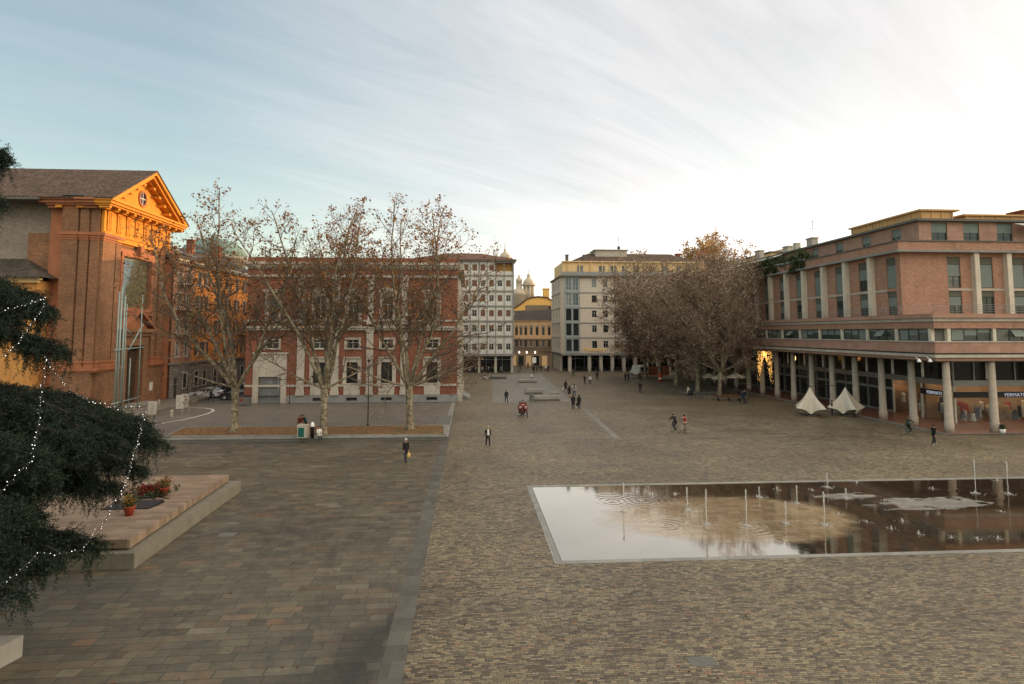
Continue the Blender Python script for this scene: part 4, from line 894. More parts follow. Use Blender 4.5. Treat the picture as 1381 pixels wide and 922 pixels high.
for x, z in ((19.2, 16.8), (21.2, 16.8), (23.4, 16.8), (25.4, 16.8)): m = MB(); m.box(x, x+.9, yl-.05, yl+.05, z, z+1.5); m.build('window', mt['glass'], yh)
m = MB(); m.box(24.2, 26.2, 199, 201, 20, 24); m.box(24.0, 26.4, 198.8, 201.2, 24, 24.3); m.build('chimney', mt['yellow'], yh)
th = thing('terraced_house', 'low tile roofed house with roof terraces between the peach and yellow houses', 'house', (19, 188, 0))
m = MB(); m.box(14, 27.5, 184, 194, 0, 15.2); m.box(17.6, 24.5, 188, 193, 15, 18.2); m.build('wall', plaster('brown_grey_render', (.26, .19, .13), .3), th)
m = MB(); m.add([(13.6, 183.6, 15.0), (27.8, 183.6, 15.0), (27.8, 189, 17.3), (13.6, 189, 16.4)], [(0, 1, 2, 3)]); m.build('roof', mt['roof_dark'], th)
for nm, px, base, rb, rt, hh, lab in (('church_tower', 713, 404, 2.0, 1.75, 12.0, 'tall domed bell tower with open arches, the right one on the skyline'), ('church_tower', 700, 398, 1.6, 1.3, 8.0, 'short domed tower beside the taller one, left on the skyline')):
    Y = 265; p = atY(px, base, Y); tw = thing(nm, lab, 'tower', (p.x, Y, 0))
    m = MB()
    if rb > 1.8:
        for i in range(8):
            an = 2*math.pi*i/8+.2; m.tube((p.x+rb*math.cos(an), Y+rb*math.sin(an), p.z), (p.x+rb*math.cos(an), Y+rb*math.sin(an), p.z+6.0), .62, 6)
        m.lathe([(rb+.9, p.z-24), (rb+.9, p.z), (1.2, p.z+.01), (1.2, p.z+.3)], (p.x, Y, 0), 12); m.lathe([(rb+.7, p.z+6), (rb+1.1, p.z+6.3), (rb+1.1, p.z+6.8)], (p.x, Y, 0), 12)
        zc = p.z+6.8; r0 = rb+.5
    else:
        m.lathe([(3.6, p.z-24), (3.6, p.z), (4.0, p.z+.3), (3.2, p.z+1.8), (1.8, p.z+2.8), (1.3, p.z+3), (1.3, p.z+6), (1.6, p.z+6.2)], (p.x, Y, 0), 12); zc = p.z+6.2; r0 = 1.5
    m.build('shaft', mt['dome_stone'], tw)
    m = MB(); m.lathe([(r0*math.cos(t*math.pi/16), zc+r0*1.15*math.sin(t*math.pi/16)) for t in range(7)]+[(r0*.3, zc+r0*1.25), (r0*.3, zc+r0*1.7), (.1, zc+r0*1.9)], (p.x, Y, 0), 12); m.build('dome', mt['dome_stone'], tw)
    m = MB(); m.tube((p.x, Y, zc+r0*1.8), (p.x, Y, zc+r0*1.8+2), .08, 4); m.build('spire', mt['black'], tw)
tw = thing('cupola', 'small stone cupola peeping over the white block roof', 'cupola', (9, 200, 0)); p = atY(681, 350, 200)
m = MB(); m.lathe([(1.4, p.z-34), (1.4, p.z), (1.9, p.z+.3), (1.8, p.z+1.2), (1.2, p.z+2.1), (.4, p.z+2.6), (.4, p.z+3.4), (.1, p.z+3.8)], (p.x, 200, 0), 12); m.build('shaft', mt['dome_stone'], tw)
m = MB(); m.tube((p.x, 200, p.z+3.6), (p.x, 200, p.z+5.6), .07, 4); m.build('spire', mt['black'], tw)
# roofs and blocks behind the right-hand trees
bk = thing('apartment_building', 'brown roofed block hidden behind the dense trees on the right', 'building', (62, 172, 0))
p0 = atY(893, 352, 172); m = MB(); m.box(47, 85, 170, 186, 0, 28.2); m.build('wall', plaster('dull_brown_render', (.30, .19, .13), .3), bk)
m = MB(); hip(m, 46.4, 85.6, 169.4, 186.6, 28.4, 3.4, 9); m.build('roof', mt['roof_brown'], bk)
for x, y, w, h in ((58, 175, 1.6, 4.0), (66, 172, 3.0, 5.0), (63, 180, 1.2, 5)): m = MB(); m.box(x, x+w, y, y+1.4, 28.5, 28.5+h); m.box(x-.2, x+w+.2, y-.2, y+1.6, 28.5+h, 28.8+h); m.build('chimney', mt['bank_brick'], bk)
# ------------------------------------------------------------------ long arcaded building on the right
rb = thing('arcaded_building', 'long salmon brick building on tall columns with shops under its arcade', 'building', (60, 80, 0))
SP = 4.65; YF = 133.0; CXs = 45.95; CYf = 55.9
def slab(name, z0, z1, o, mat, x=44.4, y=55.2):
    m = MB(); m.box(x-o, 95, y-o, YF+o, z0, z1); return m.build(name, mat, rb)
slab('fascia', 6.97, 7.28, -.12, mt['salmon_band']); slab('fascia_band', 7.28, 7.56, .12, mt['stone']); slab('shadow_gap', 7.56, 7.72, -.25, mt['conc_dark'])
slab('parapet', 7.72, 8.74, 0, mt['salmon_band']); slab('window_sill_band', 8.74, 8.86, .08, mt['stone'])
slab('upper_band', 10.08, 10.76, 0, mt['salmon']); slab('cornice_band', 10.76, 11.1, .14, mt['stone']); slab('cornice_cap', 11.1, 11.5, .34, mt['salmon_band'])
m = MB(); m.box(44.9, 95, 55.7, YF, 8.86, 10.08); m.build('strip_wall', mt['conc_dark'], rb)
ls = FR(44.4, YF, -90); lfr = FR(44.4, 55.2, 0)
strip = {}
random.seed(11)
def strip_win(k):
    """4 m wide strip window with three lights, blinds at different heights"""
    f = MB(); w, h = 4.05, 1.2; f.box(-w/2, w/2, .1, .2, 0, .06); f.box(-w/2, w/2, .1, .2, h-.06, h)
    for x in (-w/2+.03, -w/6, w/6, w/2-.03): f.box(x-.04, x+.04, .09, .21, .06, h-.06)
    q = MB(); q.box(-w/2, w/2, .17, .18, .05, h-.05); b = MB()
    for i in range(3):
        a = -w/2+.06+i*w/3; z0 = [.1, .55, .8, .95][(k*7+i*5+k*i) % 4]
        b.box(a, a+w/3-.1, .14, .16, z0, h-.07)
    if k % 3 == 1:
        b.add([(-.6, .1, h-.1), (.6, .1, h-.1), (.6, -.45, .45), (-.6, -.45, .45), (-.6, .12, h-.13), (.6, .12, h-.13), (.6, -.43, .42), (-.6, -.43, .42)], [(0, 3, 2, 1), (4, 5, 6, 7), (2, 3, 7, 6)])
    return f.mesh('window', mt['frame_g']), q.mesh('pane', mt['glass_green']), b.mesh('blind', mt['blind_green'])
sm_ = [strip_win(k) for k in range(4)]
pl = MB()
for fr, n, off in ((ls, 16, YF-CYf), (lfr, 8, None)):
    for i in range(n):
        u = (off-(i+.5)*SP) if off else (CXs-44.4+(i+.5)*SP)
        a, b, c = sm_[(i*5+n) % 4]; o = inst('window', a, rb, fr.p(u, -.1, 8.86)-rb.location, fr.r); inst('pane', b, o); inst('blind', c, o)
    for i in range(n+1):
        u = (off-i*SP) if off else (CXs-44.4+i*SP)
        fr.box(pl, u-.17, u+.17, -.45, -.06, 8.862, 10.078)
pl.build('strip_pillars', mt['col'], rb)
# columns of the arcade
cm = MB(); cm.lathe([(.43, 0), (.43, .9), (.37, .95), (.31, 6.86)], (0, 0, 0), 12); cme = cm.mesh('column', mt['col_low'])
cpos = [(CXs, CYf+SP*i) for i in range(17)]+[(CXs+SP*i, CYf) for i in range(1, 9)]
for x, y in cpos: inst('column', cme, rb, Vector((x, y, .11))-rb.location)
m = MB(); m.box(45.25, 95, 55.2, 61.5, -.05, .11); m.box(45.25, 51.4, 61.5, YF, -.05, .11); m.build('arcade_floor', mt['arc_floor'], rb)
m = MB(); m.box(45.05, 95, 55.0, 55.19, -.05, .118); m.box(45.05, 45.24, 55.19, YF, -.05, .118); m.build('arcade_kerb', mt['kerb'], rb)
m = MB(); m.box(44.9, 95, 55.6, YF, 6.85, 6.96); m.build('arcade_ceiling', mt['conc_dark'], rb)
# shopfronts: mezzanine glass, grey bands, mullions
ss = FR(51.3, YF, -90); sfr = FR(51.3, 61.5, 0); SL = YF-61.5
m = MB(); ss.box(m, 0, SL-9.3, -.15, -.1, .11, 6.85); sfr.box(m, 0, 40, -.15, -.1, 4.6, 6.85); ss.box(m, SL-9.3, SL, -.15, -.1, 4.6, 6.85); sg = m.build('shop_glazing', mt['shop_dark'], rb)
m = MB()
for z0, z1 in ((4.0, 4.6), (2.75, 3.05), (.11, .3)): ss.box(m, 0, SL-9.35, -.12, .06, z0, z1)
ss.box(m, SL-9.35, SL, -.12, .06, 4.0, 4.6); sfr.box(m, -.05, 40, -.12, .06, 4.0, 4.602)
for i in range(31): ss.box(m, SL-9.3-i*SP/2-.07, SL-9.3-i*SP/2+.07, -.1, .09, .11, 6.84)
for i in range(17): sfr.box(m, i*SP/2-.06, i*SP/2+.06, -.1, .08, 4.6, 6.84)
m.build('shopfront_frame', mt['steel'], sg)
m = MB(); m.box(51.5, 95, 61.7, 62.0+.0, 4.58, 7); m.box(56, 95, 66, YF, .0, 6.9); m.box(51.8, 56, 72, YF, 0, 6.9); m.build('inner_wall', mt['conc_dark'], rb)
mt['tube_white'] = plaster('white_lamp_tube', (.72, .72, .7), .05, 2, .4, False)
lm = MB(); lm.lathe([(.13, 0), (.13, 1.7)], (0, 0, 0), 8); lme = lm.mesh('hanging_lamp', mt['tube_white'])
for i in range(1, 16): inst('hanging_lamp', lme, rb, Vector((49.0, CYf+SP*(i+.5), 4.9))-rb.location)
for i in range(8): inst('hanging_lamp', lme, rb, Vector((CXs+SP*(i+.5), 59.0, 4.9))-rb.location)
# upper storeys behind the terrace
UX, UY = 46.05, 61.5
us = FR(UX, YF, -90); uf = FR(UX, UY, 0)
uo = lambda y: YF-y
ucol = [65.9+SP*i for i in range(14)]
h1 = []; h2 = []
wys = [c+1.85 for c in ucol]+[63.0]
for y in wys: h1.append(hole(uo(y), 14.5, 1.5, 3.35)); h2.append(hole(uo(y), 11.6, 1.5, 2.55))
f1 = [hole(6.05+3.7*i, 14.5, 1.5, 3.35) for i in range(9)]; f2 = [hole(6.05+3.7*i, 11.6, 1.5, 2.55) for i in range(9)]
m = MB(); us.wall(m, 0, YF-UY, 11.5, 18.25, h1+h2, .3); uf.wall(m, 0, 45, 11.5, 18.25, f1+f2, .3); m.build('upper_wall', mt['salmon'], rb)
m = MB(); m.box(46.6, 95, 62.1, YF-.1, 11.4, 18.3); m.build('inner_core', mt['conc_dark'], rb)
for fr, hs1, hs2 in ((us, h1, h2), (uf, f1, f2)):
    for k, h in enumerate(hs1): window(rb, fr, (h[0]+h[1])/2, 14.5, 1.5, 2.55, 'greenblind' if k % 4 else 'greenhalf')
    for k, h in enumerate(hs2): window(rb, fr, (h[0]+h[1])/2, 11.6, 1.5, 1.95, 'green' if k % 2 else 'greenhalf')
m = MB()
for fr, hs in ((us, h1), (uf, f1)):
    for h in hs: fr.box(m, h[0]+.01, h[1]-.01, -.28, -.1, 17.06, 17.84); fr.box(m, h[0]+.01, h[1]-.01, -.28, -.1, 13.56, 14.14)
m.build('spandrel_panels', plaster('olive_spandrel', (.10, .10, .075), .2), rb)
m = MB(); us.box(m, 0, uo(63.7), -.02, .05, 14.18, 14.42); uf.box(m, 5.3, 45, -.02, .05, 14.18, 14.42); m.build('string_course', mt['stone'], rb)
cm = MB(); cm.box(-.27, .27, -.29, .29, 0, 6.72); cme = cm.mesh('upper_column', mt['col'])
for y in ucol: inst('upper_column', cme, rb, Vector((UX-.30, y, 11.52))-rb.location, R(90))
for i in range(9): inst('upper_column', cme, rb, Vector((UX+8.25+3.7*i, UY-.30, 11.52))-rb.location)
def slab2(name, z0, z1, x, y, mat, yf=YF): m = MB(); m.box(x, 95, y, yf, z0, z1); return m.build(name, mat, rb)
slab2('eaves_slab', 18.25, 18.48, UX-.85, UY-.85, mt['stone_dim'], YF+.5); slab2('roof_parapet', 18.48, 19.42, UX-.55, UY-.55, mt['salmon'], YF+.3); slab2('parapet_cap', 19.42, 19.55, UX-.68, UY-.68, mt['conc_dark'], YF+.4)
# terrace railing
m = MB(); rs = FR(44.75, YF, -90); rff = FR(44.75, 55.5, 0); railing(rs, m, 0, YF-55.5, 11.5, .9, 0, 2.3, 4, .018); railing(rff, m, 0, 42, 11.5, .9, 0, 2.3, 4, .018); m.build('terrace_railing', mt['steel'], rb)
# attic storey
AX, AY = 50.0, 63.6; asd = FR(AX, YF-4, -90); aff = FR(AX, AY, 0)
ah = [hole(YF-4-y, 19.9, 1.6, 1.9) for y in (67.2, 72.6, 78.2, 84.0, 90, 96, 103, 110, 117)]; bh = [hole(x-AX, 19.7, 1.9, 2.3) for x in (52.4, 56.2, 60.2, 64.5, 69)]
m = MB(); asd.wall(m, 0, YF-4-AY, 19, 22.1, ah, .25); aff.wall(m, 0, 40, 19, 22.1, bh, .25); m.box(50.4, 90, 64.0, YF-5, 19, 22.0); m.build('attic_wall', mt['salmon_band'], rb)
for h in ah: window(rb, asd, (h[0]+h[1])/2, h[2], h[1]-h[0], h[3]-h[2], 'greenhalf')
for h in bh: window(rb, aff, (h[0]+h[1])/2, h[2], h[1]-h[0], h[3]-h[2], 'greenhalf')
m = MB(); m.box(AX-.5, 90.5, AY-.5, YF-3.5, 22.1, 22.35); m.build('attic_roof', mt['conc_dark'], rb)
m = MB(); m.box(55, 59.2, 69.6, 83, 22.35, 24.55); m.box(54.7, 59.9, 69.3, 83.3, 24.55, 24.75)
for i in range(10): m.box(54.9, 55, 69.7+i*1.45, 69.9+i*1.45, 22.4, 24.5)
for i in range(4): m.box(55.1+i*1.3, 55.3+i*1.3, 69.5, 69.6, 22.4, 24.5)
m.build('roof_penthouse', plaster('warm_ochre_render', (.5, .3, .13), .2), rb)
m = MB(); m.box(62, 90, 71, 84, 22.35, 24.3); m.box(61.6, 90.5, 70.7, 84.3, 24.3, 24.5)
for i in range(14): m.box(62.1+i*2, 62.3+i*2, 70.9, 71, 22.4, 24.28)
m.build('roof_penthouse', plaster('warm_ochre_render_b', (.5, .3, .13), .2), rb)
m = MB(); m.box(71.2, 72.6, 72.5, 74.5, 22.35, 25.3); m.box(71.0, 72.8, 72.3, 74.7, 25.3, 25.5); m.build('chimney', mt['bank_brick'], rb)
m = MB(); q = [(60.9, AY-.55, 21.85), (70, AY-.55, 21.85), (70, AY-2.0, 21.35), (60.9, AY-2.0, 21.35)]; m.prism([Vector(p) for p in q], (0, 0, .06)); m.build('awning', mt['frame_w'], rb)
m = MB(); q = [(49.4, 92, 22.0), (49.4, 112, 22.0), (47.2, 112, 21.3), (47.2, 92, 21.3)]; m.prism([Vector(p) for p in q], (0, 0, .08)); m.build('awning', mt['frame_w'], rb)
for x, y in ((52, 88), (53, 97), (51.5, 104), (53, 115)): m = MB(); m.box(x, x+.9, y, y+1.6, 22.35, 23.8+.2*(y % 3)); m.box(x-.12, x+1.02, y-.12, y+1.72, 23.8+.2*(y % 3), 24+.2*(y % 3)); m.build('chimney', mt['stone'], rb)
for px in (1255, 1271):
    p = G(px, 487.5, 7.0); 
    m = MB(); m.lathe([(.05, .3), (.16, .1), (.2, 0), (.02, -.02)], (p.x, 54.9, 6.9), 10); m.tube((p.x, 54.9, 7.1), (p.x, 55.3, 7.35), .03, 5); m.build('floodlight', mt['tube_white'], rb)
# lit clothes shops at the corner
def shopglass():
    t = NT('clear_shop_glass'); fr = t.n('ShaderNodeLayerWeight'); fr.inputs['Blend'].default_value = .5; tr = t.n('ShaderNodeBsdfTransparent'); tr.inputs[0].default_value = (.85, .87, .86, 1); g = t.n('ShaderNodeBsdfGlossy'); g.inputs['Roughness'].default_value = .02
    mx = t.n('ShaderNodeMixShader'); t.l(t.math('MULTIPLY_ADD', t.math('POWER', fr.outputs['Facing'], 4.), .6, .05), mx.inputs[0]); t.l(tr.outputs[0], mx.inputs[1]); t.l(g.outputs[0], mx.inputs[2]); t.l(mx.outputs[0], t.out.inputs[0]); return t.m
mt['shopglass'] = shopglass(); mt['lampw'] = emit('warm_ceiling_lamp', (1, .62, .34), 15); mt['wood_warm'] = plaster('warm_shop_wall', (.30, .21, .135), .2, 1, .7, False); mt['sign_black'] = plaster('black_sign_board', (.012, .012, .014), .1, 1, .4, False)
mt['sign_letters'] = emit('white_sign_letters', (.85, .9, 1), .4)
m = MB(); m.box(51.5, 92, 65.8, 65.95, .11, 4.5); m.box(55.8, 55.95, 65.95, 71.5, .11, 4.5); m.box(51.4, 92, 61.6, 65.9, 4.35, 4.5); m.box(51.4, 55.9, 65.9, 71.9, 4.35, 4.5); m.box(51.5, 56, 71.4, 71.5, .11, 4.5)
m.build('shop_interior', mt['wood_warm'], rb)
m = MB(); m.box(51.4, 92, 61.6, 65.9, .1, .16); m.box(51.4, 55.9, 65.9, 71.9, .1, .16); m.build('shop_floor', mt['arc_floor'], rb)
m = MB()
for i in range(9): x = 52.3+i*2.3; m.box(x, x+.7, 62.3, 62.9, 4.3, 4.34); m.box(x, x+.7, 64.3, 64.9, 4.3, 4.34)
for i in range(4): m.box(52.2, 52.8, 66.3+i*1.3, 66.8+i*1.3, 4.3, 4.34)
m.build('ceiling_lamps', mt['lampw'], rb)
m = MB(); sfr.box(m, 0, 40, -.1, -.09, .16, 2.75); ss.box(m, SL-9.3, SL, -.1, -.09, .16, 2.75); m.box(51.33, 51.39, 61.6, 70.8, 3.45, 4.0); sfr.box(m, 0, 40, -.1, -.09, 3.45, 4.0); m.build('shop_window', mt['shopglass'], rb)
m = MB()
for i in range(9): sfr.box(m, i*SP-.35-.1, i*SP-.35+.12, -.12, .07, .11, 4.0)
for i in (0, 1, 2): ss.box(m, SL-i*SP-.1, SL-i*SP+.1, -.12, .07, .11, 4.0)
m.build('shop_pier', mt['col'], rb)
signs = []
for k, (fr, u, txt, rz) in enumerate(((ss, SL-2.5, 'FERMATI', R(-90)), (sfr, 1.95, '', 0), (sfr, 6.6, 'FERMATI', 0), (sfr, 11.2, '', 0), (sfr, 15.8, 'FERMATI', 0))):
    m = MB(); fr.box(m, u-2.05, u+2.05, .07, .22, 2.8, 3.42); sb = m.build('sign_board', mt['sign_black'], rb)
    if txt:
        p = fr.p(u, .23, 2.9)-(Vector(sb.parent.location)); o = text('sign_lettering', txt, .50, p+rb.location, rz, mt['sign_letters'], rb, .01, (1.15, 1))
def garment(mb, c, w, h, fl):
    mb.lathe([(.02, h), (w*.35, h-.03), (w*.95, h-.12), (w*.8, h*.62), (w*(.85+fl), h*.1), (w*(.8+fl), 0)], c, 8)
gcol = [(.55, .53, .48), (.5, .48, .44), (.35, .03, .03), (.03, .03, .035), (.3, .2, .1), (.1, .12, .2), (.6, .55, .45)]
gmats = [cloth('display_clothes_%s' % n, c) for n, c in zip(('white', 'cream', 'red', 'black', 'tan', 'blue', 'ivory'), gcol)]
rg = random.Random(5); gl = [MB() for _ in gmats]
for i in range(60):
    if i < 42: x = 51.9+i*.40; y = 62.2+rg.random()*1.6
    else: x = 51.9+rg.random()*1.5; y = 62.5+(i-42)*.47
    k = rg.randrange(7); z0 = rg.choice((.2, .5, .9, 1.3)); garment(gl[k], (x, y, z0), .2+rg.random()*.1, .8+rg.random()*.5, rg.random()*.4)
for g_, gm_ in zip(gl, gmats): g_.build('clothes_display', gm_, rb)
m = MB()
for i in range(10): m.box(52+i*1.9, 53.3+i*1.9, 63.8, 64.4, .16, 1.0)
m.build('display_tables', mt['wood_warm'], rb)
# greenery hanging over the roof parapet
def leafmat(name, stops, trans=.35, rough=.6):
    t = NT(name); g = t.n('ShaderNodeNewGeometry'); c = t.ramp(g.outputs['Random Per Island'], stops)
    b = t.n('ShaderNodeBsdfPrincipled'); t.l(c, b.inputs['Base Color']); b.inputs['Roughness'].default_value = rough; b.inputs['Specular IOR Level'].default_value = .25
    tl = t.n('ShaderNodeBsdfTranslucent'); t.l(c, tl.inputs[0]); mx = t.n('ShaderNodeMixShader'); mx.inputs[0].default_value = trans
    t.l(b.outputs[0], mx.inputs[1]); t.l(tl.outputs[0], mx.inputs[2]); t.l(mx.outputs[0], t.out.inputs[0]); return t.m
mt['ivy'] = leafmat('roof_greenery', [(0, (.02, .035, .014)), (.6, (.04, .065, .022)), (1, (.09, .10, .04))])
def leafcloud(rng, pts, size, jit, n, flat=0.):
    """n leaf quads scattered round points; returns vertex and face arrays"""
    pts = np.asarray(pts); idx = rng.integers(0, len(pts), n); c = pts[idx]+rng.normal(0, 1, (n, 3))*jit
    a = rng.normal(0, 1, (n, 3)); a[:, 2] *= (1-flat); a /= np.linalg.norm(a, axis=1)[:, None]; b = np.cross(a, rng.normal(0, 1, (n, 3))); b /= np.linalg.norm(b, axis=1)[:, None]
    s = size*(.6+.8*rng.random(n))[:, None]; nn = np.cross(a, b)*s*.25
    v = np.stack([c-a*s, c-b*s*.6+nn, c+a*s, c+b*s*.6+nn], 1).reshape(-1, 3); return v
def quads_mesh(name, v, mats, tris=None):
    me = bpy.data.meshes.new(name); n = len(v)//4; me.vertices.add(len(v)); me.vertices.foreach_set('co', v.astype(np.float32).ravel())
    me.loops.add(n*4); me.loops.foreach_set('vertex_index', np.arange(n*4, dtype=np.int32)); me.polygons.add(n); me.polygons.foreach_set('loop_start', np.arange(0, n*4, 4, dtype=np.int32)); me.polygons.foreach_set('loop_total', np.full(n, 4, np.int32))
    me.materials.append(mats); me.update(calc_edges=True); return me
rn = np.random.default_rng(2)
for k, (x0, x1, y0, y1, z0, hh, n, lab) in enumerate(((45.4, 46.4, 79, 96, 19.3, 1.3, 9000, 'long dark green shrubbery spilling over the roof parapet beside the white awning'), (45.4, 46.2, 99, 108, 19.0, .8, 3000, 'smaller green shrubs on the roof parapet, behind the tree crowns'), (63, 67, 60.9, 61.6, 19.3, .7, 2500, 'low green shrubs on the parapet above the front of the arcaded building'))):
    pts = np.stack([rn.uniform(x0, x1, 60), rn.uniform(y0, y1, 60), z0+hh*rn.random(60)**1.5], 1); pts[:12, 2] -= .9; pts[:12, 0] = x0
    v = leafcloud(rn, pts, .13, .3, n); t_ = thing('roof_shrubs', lab, 'shrub', ((x0+x1)/2, (y0+y1)/2, z0)); v -= np.array(t_.location)
    o = inst('foliage', quads_mesh('foliage', v, mt['ivy']), t_)
    m = MB(); m.box(x0, x1, y0, y1, z0-.1+.26, z0+.5); m.build('planter', mt['concrete'], t_)
# gold Christmas light curtain between two columns
xm = thing('light_curtain', 'golden fairy light curtain hung between two columns of the arcade', 'light curtain', (45.5, 91.3, 7))
v = []; rg = random.Random(9); m = MB(); wire = MB(); ya, yb = 88.9, 93.7
for i in range(620):
    s = rg.random(); y = ya+(yb-ya)*s; e = abs(s-.5)*2; L_ = .9+4.6*max(0, (e-.12))**.9
    z = 6.9-L_*rg.random()**.8
    if e > .35 and rg.random() < .8: y = (ya if s < .5 else yb)+(1 if s < .5 else -1)*(.15+rg.random()*(.35+1.5*(z-1.8)/5)); 
    m.lathe([(.0, -.022), (.022, 0), (0, .022)], (45.5+rg.uniform(-.12, .12), y, z), 4, smooth=False)
lb_ = m.build('bulbs', emit('gold_fairy_light', (1, .50, .12), 7), xm); lb_['kind'] = 'stuff'
for i in range(14): s = i/13; e = abs(s-.5)*2; y = ya+(yb-ya)*s; wire.tube((45.5, y, 6.95), (45.5, y, 6.9-(.9+4.4*max(0, e-.12))), .012, 3)
wire.build('wires', mt['black'], xm)
for y, zz in ((84.5, 6.0), ):
    t_ = thing('wall_lamp', 'orange wall lamp glowing between the arcade columns', 'lamp', (46.6, y, zz)); m = MB(); m.lathe([(.1, -.35), (.16, 0), (.1, .35)], (46.6, y, zz), 8); m.build('bulb', emit('orange_lamp', (1, .42, .12), 8), t_)
    m = MB(); m.tube((46.6, y, zz+.3), (46.6, y, 6.9), .02, 4); m.build('bracket', mt['black'], t_)
# flats behind the right roofs
fb = thing('apartment_building', 'distant pale flats with chimneys showing over the long roof on the right', 'building', (75, 150, 0))
m = MB(); m.box(66, 100, 128, 150, 0, 27.2); m.box(72, 90, 132, 148, 27.2, 29); m.build('wall', mt['peach'], fb)
m = MB(); m.box(65.6, 100.4, 127.6, 150.4, 27.2, 27.5); m.build('roof', mt['conc_dark'], fb)
for x in (72, 78, 84): m = MB(); m.box(x, x+1.2, 128.5, 129.5, 27.5, 29.6); m.build('chimney', mt['stone'], fb)
m = MB(); m.tube((80, 135, 29), (80, 135, 36), .06, 4)
for k in range(4): m.tube((79.2, 135, 34+k*.8), (80.8, 135, 34+k*.8), .04, 4)
m.build('antenna', mt['black'], fb)
# ------------------------------------------------------------------ plane trees
def barkmat():
    t = NT('plane_tree_bark'); p = t.n('ShaderNodeTexCoord').outputs['Object']; v = t.n('ShaderNodeTexVoronoi'); v.inputs['Scale'].default_value = 5; t.l(t.vmath('ADD', p, t.noise(p, 3, 3, .6, out=1)), v.inputs['Vector'])
    c = t.ramp(t.sep(v.outputs['Color'])[0], [(0, (.075, .06, .038)), (.35, (.14, .112, .07)), (.6, (.22, .185, .12)), (.85, (.33, .29, .20)), (1, (.17, .11, .065))]); t.bsdf(c, .85, v.outputs['Distance'], .4, .02); return t.m
mt['bark'] = barkmat(); mt['twig'] = plaster('twig_bark', (.12, .09, .062), .25, 2, .9, False); mt['twig_mauve'] = plaster('mauve_twig_bark', (.22, .165, .12), .25, 2, .9, False)
mt['leaf_rust'] = leafmat('rust_plane_leaves', [(0, (.08, .03, .014)), (.3, (.18, .07, .028)), (.6, (.27, .12, .042)), (.85, (.33, .18, .06)), (1, (.18, .15, .06))])
mt['leaf_mauve'] = leafmat('dry_brown_leaves', [(0, (.12, .075, .045)), (.3, (.22, .145, .09)), (.6, (.30, .205, .135)), (.85, (.40, .29, .20)), (1, (.55, .46, .36))], .45)
mt['leaf_gold'] = leafmat('golden_leaves', [(0, (.20, .11, .02)), (.5, (.34, .20, .04)), (1, (.42, .28, .08))], .5)
def make_tree(seed, H=22., fork=3.9, r0=.34, nl=5, spread=(12, 42), dens=1.0, low=0, sides=(9, 6, 4, 3)):
    """skeleton of a vase-shaped tree in local coordinates; returns trunk MB, twig MB and leaf points"""
    rg = random.Random(seed); big = MB(); tw = MB(); pts = []
    def grow(p, d, L, r, lev, trop):
        n = max(3, int(L/(.9 if lev < 2 else .45))); P = [Vector(p)]; Rr = [r]; d = Vector(d).normalized(); q = Vector(p)
        for i in range(n):
            d = (d+Vector((rg.gauss(0, 1), rg.gauss(0, 1), rg.gauss(0, .6)))*(.07 if lev < 2 else .13)+Vector((0, 0, trop))).normalized(); q = q+d*(L/n); P.append(q.copy()); Rr.append(r*(1-.82*(i+1)/n)+.006)
        (big if lev < 2 else tw).chain(P, Rr, sides[min(lev, 3)], cap=False)
        if lev >= 4 or L < .6:
            for k in range(1, len(P)): pts.append(P[k])
            return
        if lev >= 3: pts.extend(P[1:])
        step = {1: 1.0, 2: .62, 3: .42}[lev]/dens; s = L*(.22 if lev == 1 else .12); a0 = rg.random()*6.3
        while s < L*.97:
            f = s/L; i = min(int(f*n), n-1); q = P[i].lerp(P[i+1], f*n-i); t = (P[i+1]-P[i]).normalized(); a0 += 2.4+rg.gauss(0, .4)
            ax = t.orthogonal().normalized(); ax.rotate(Quaternion(t, a0)); th = R(rg.uniform(35, 62)); dd = t*math.cos(th)+ax*math.sin(th)
            if lev == 1: Lc = (L*(1-f)*.42+1.5)*rg.uniform(.75, 1.2)
            else: Lc = (L*(1-f)*.5+(.7 if lev == 2 else .45))*rg.uniform(.6, 1.1)
            grow(q, dd, Lc, max(.008, Rr[i]*(.5 if lev == 1 else .45)), lev+1, .05 if lev == 1 else .01); s += step*rg.uniform(.75, 1.3)
    base = Vector((rg.uniform(-.2, .2), rg.uniform(-.2, .2), fork)); big.chain([(0, 0, -.1), (0, 0, .25), base*.35, base*.7, base, base+Vector((0, 0, .35))], [r0*1.35, r0*1.08, r0*.92, r0*.88, r0*1.05, r0*.85], 12, cap=True)
    for i in range(nl):
        an = 2*math.pi*i/nl+rg.uniform(-.3, .3); inc = R(rg.uniform(*spread)); d = Vector((math.cos(an)*math.sin(inc), math.sin(an)*math.sin(inc), math.cos(inc)))
        grow(base, d, (H-fork)*rg.uniform(.88, 1.06), r0*.55, 1, .035)
    for i in range(low):
        an = rg.uniform(-.6, .6) if i % 2 == 0 else rg.uniform(0, 6.3); inc = R(rg.uniform(60, 78)); d = Vector((math.cos(an)*math.sin(inc), math.sin(an)*math.sin(inc), math.cos(inc))); grow(base+Vector((0, 0, .2)), d, rg.uniform(6, 8.5), r0*.35, 1, .012)
    return big, tw, pts
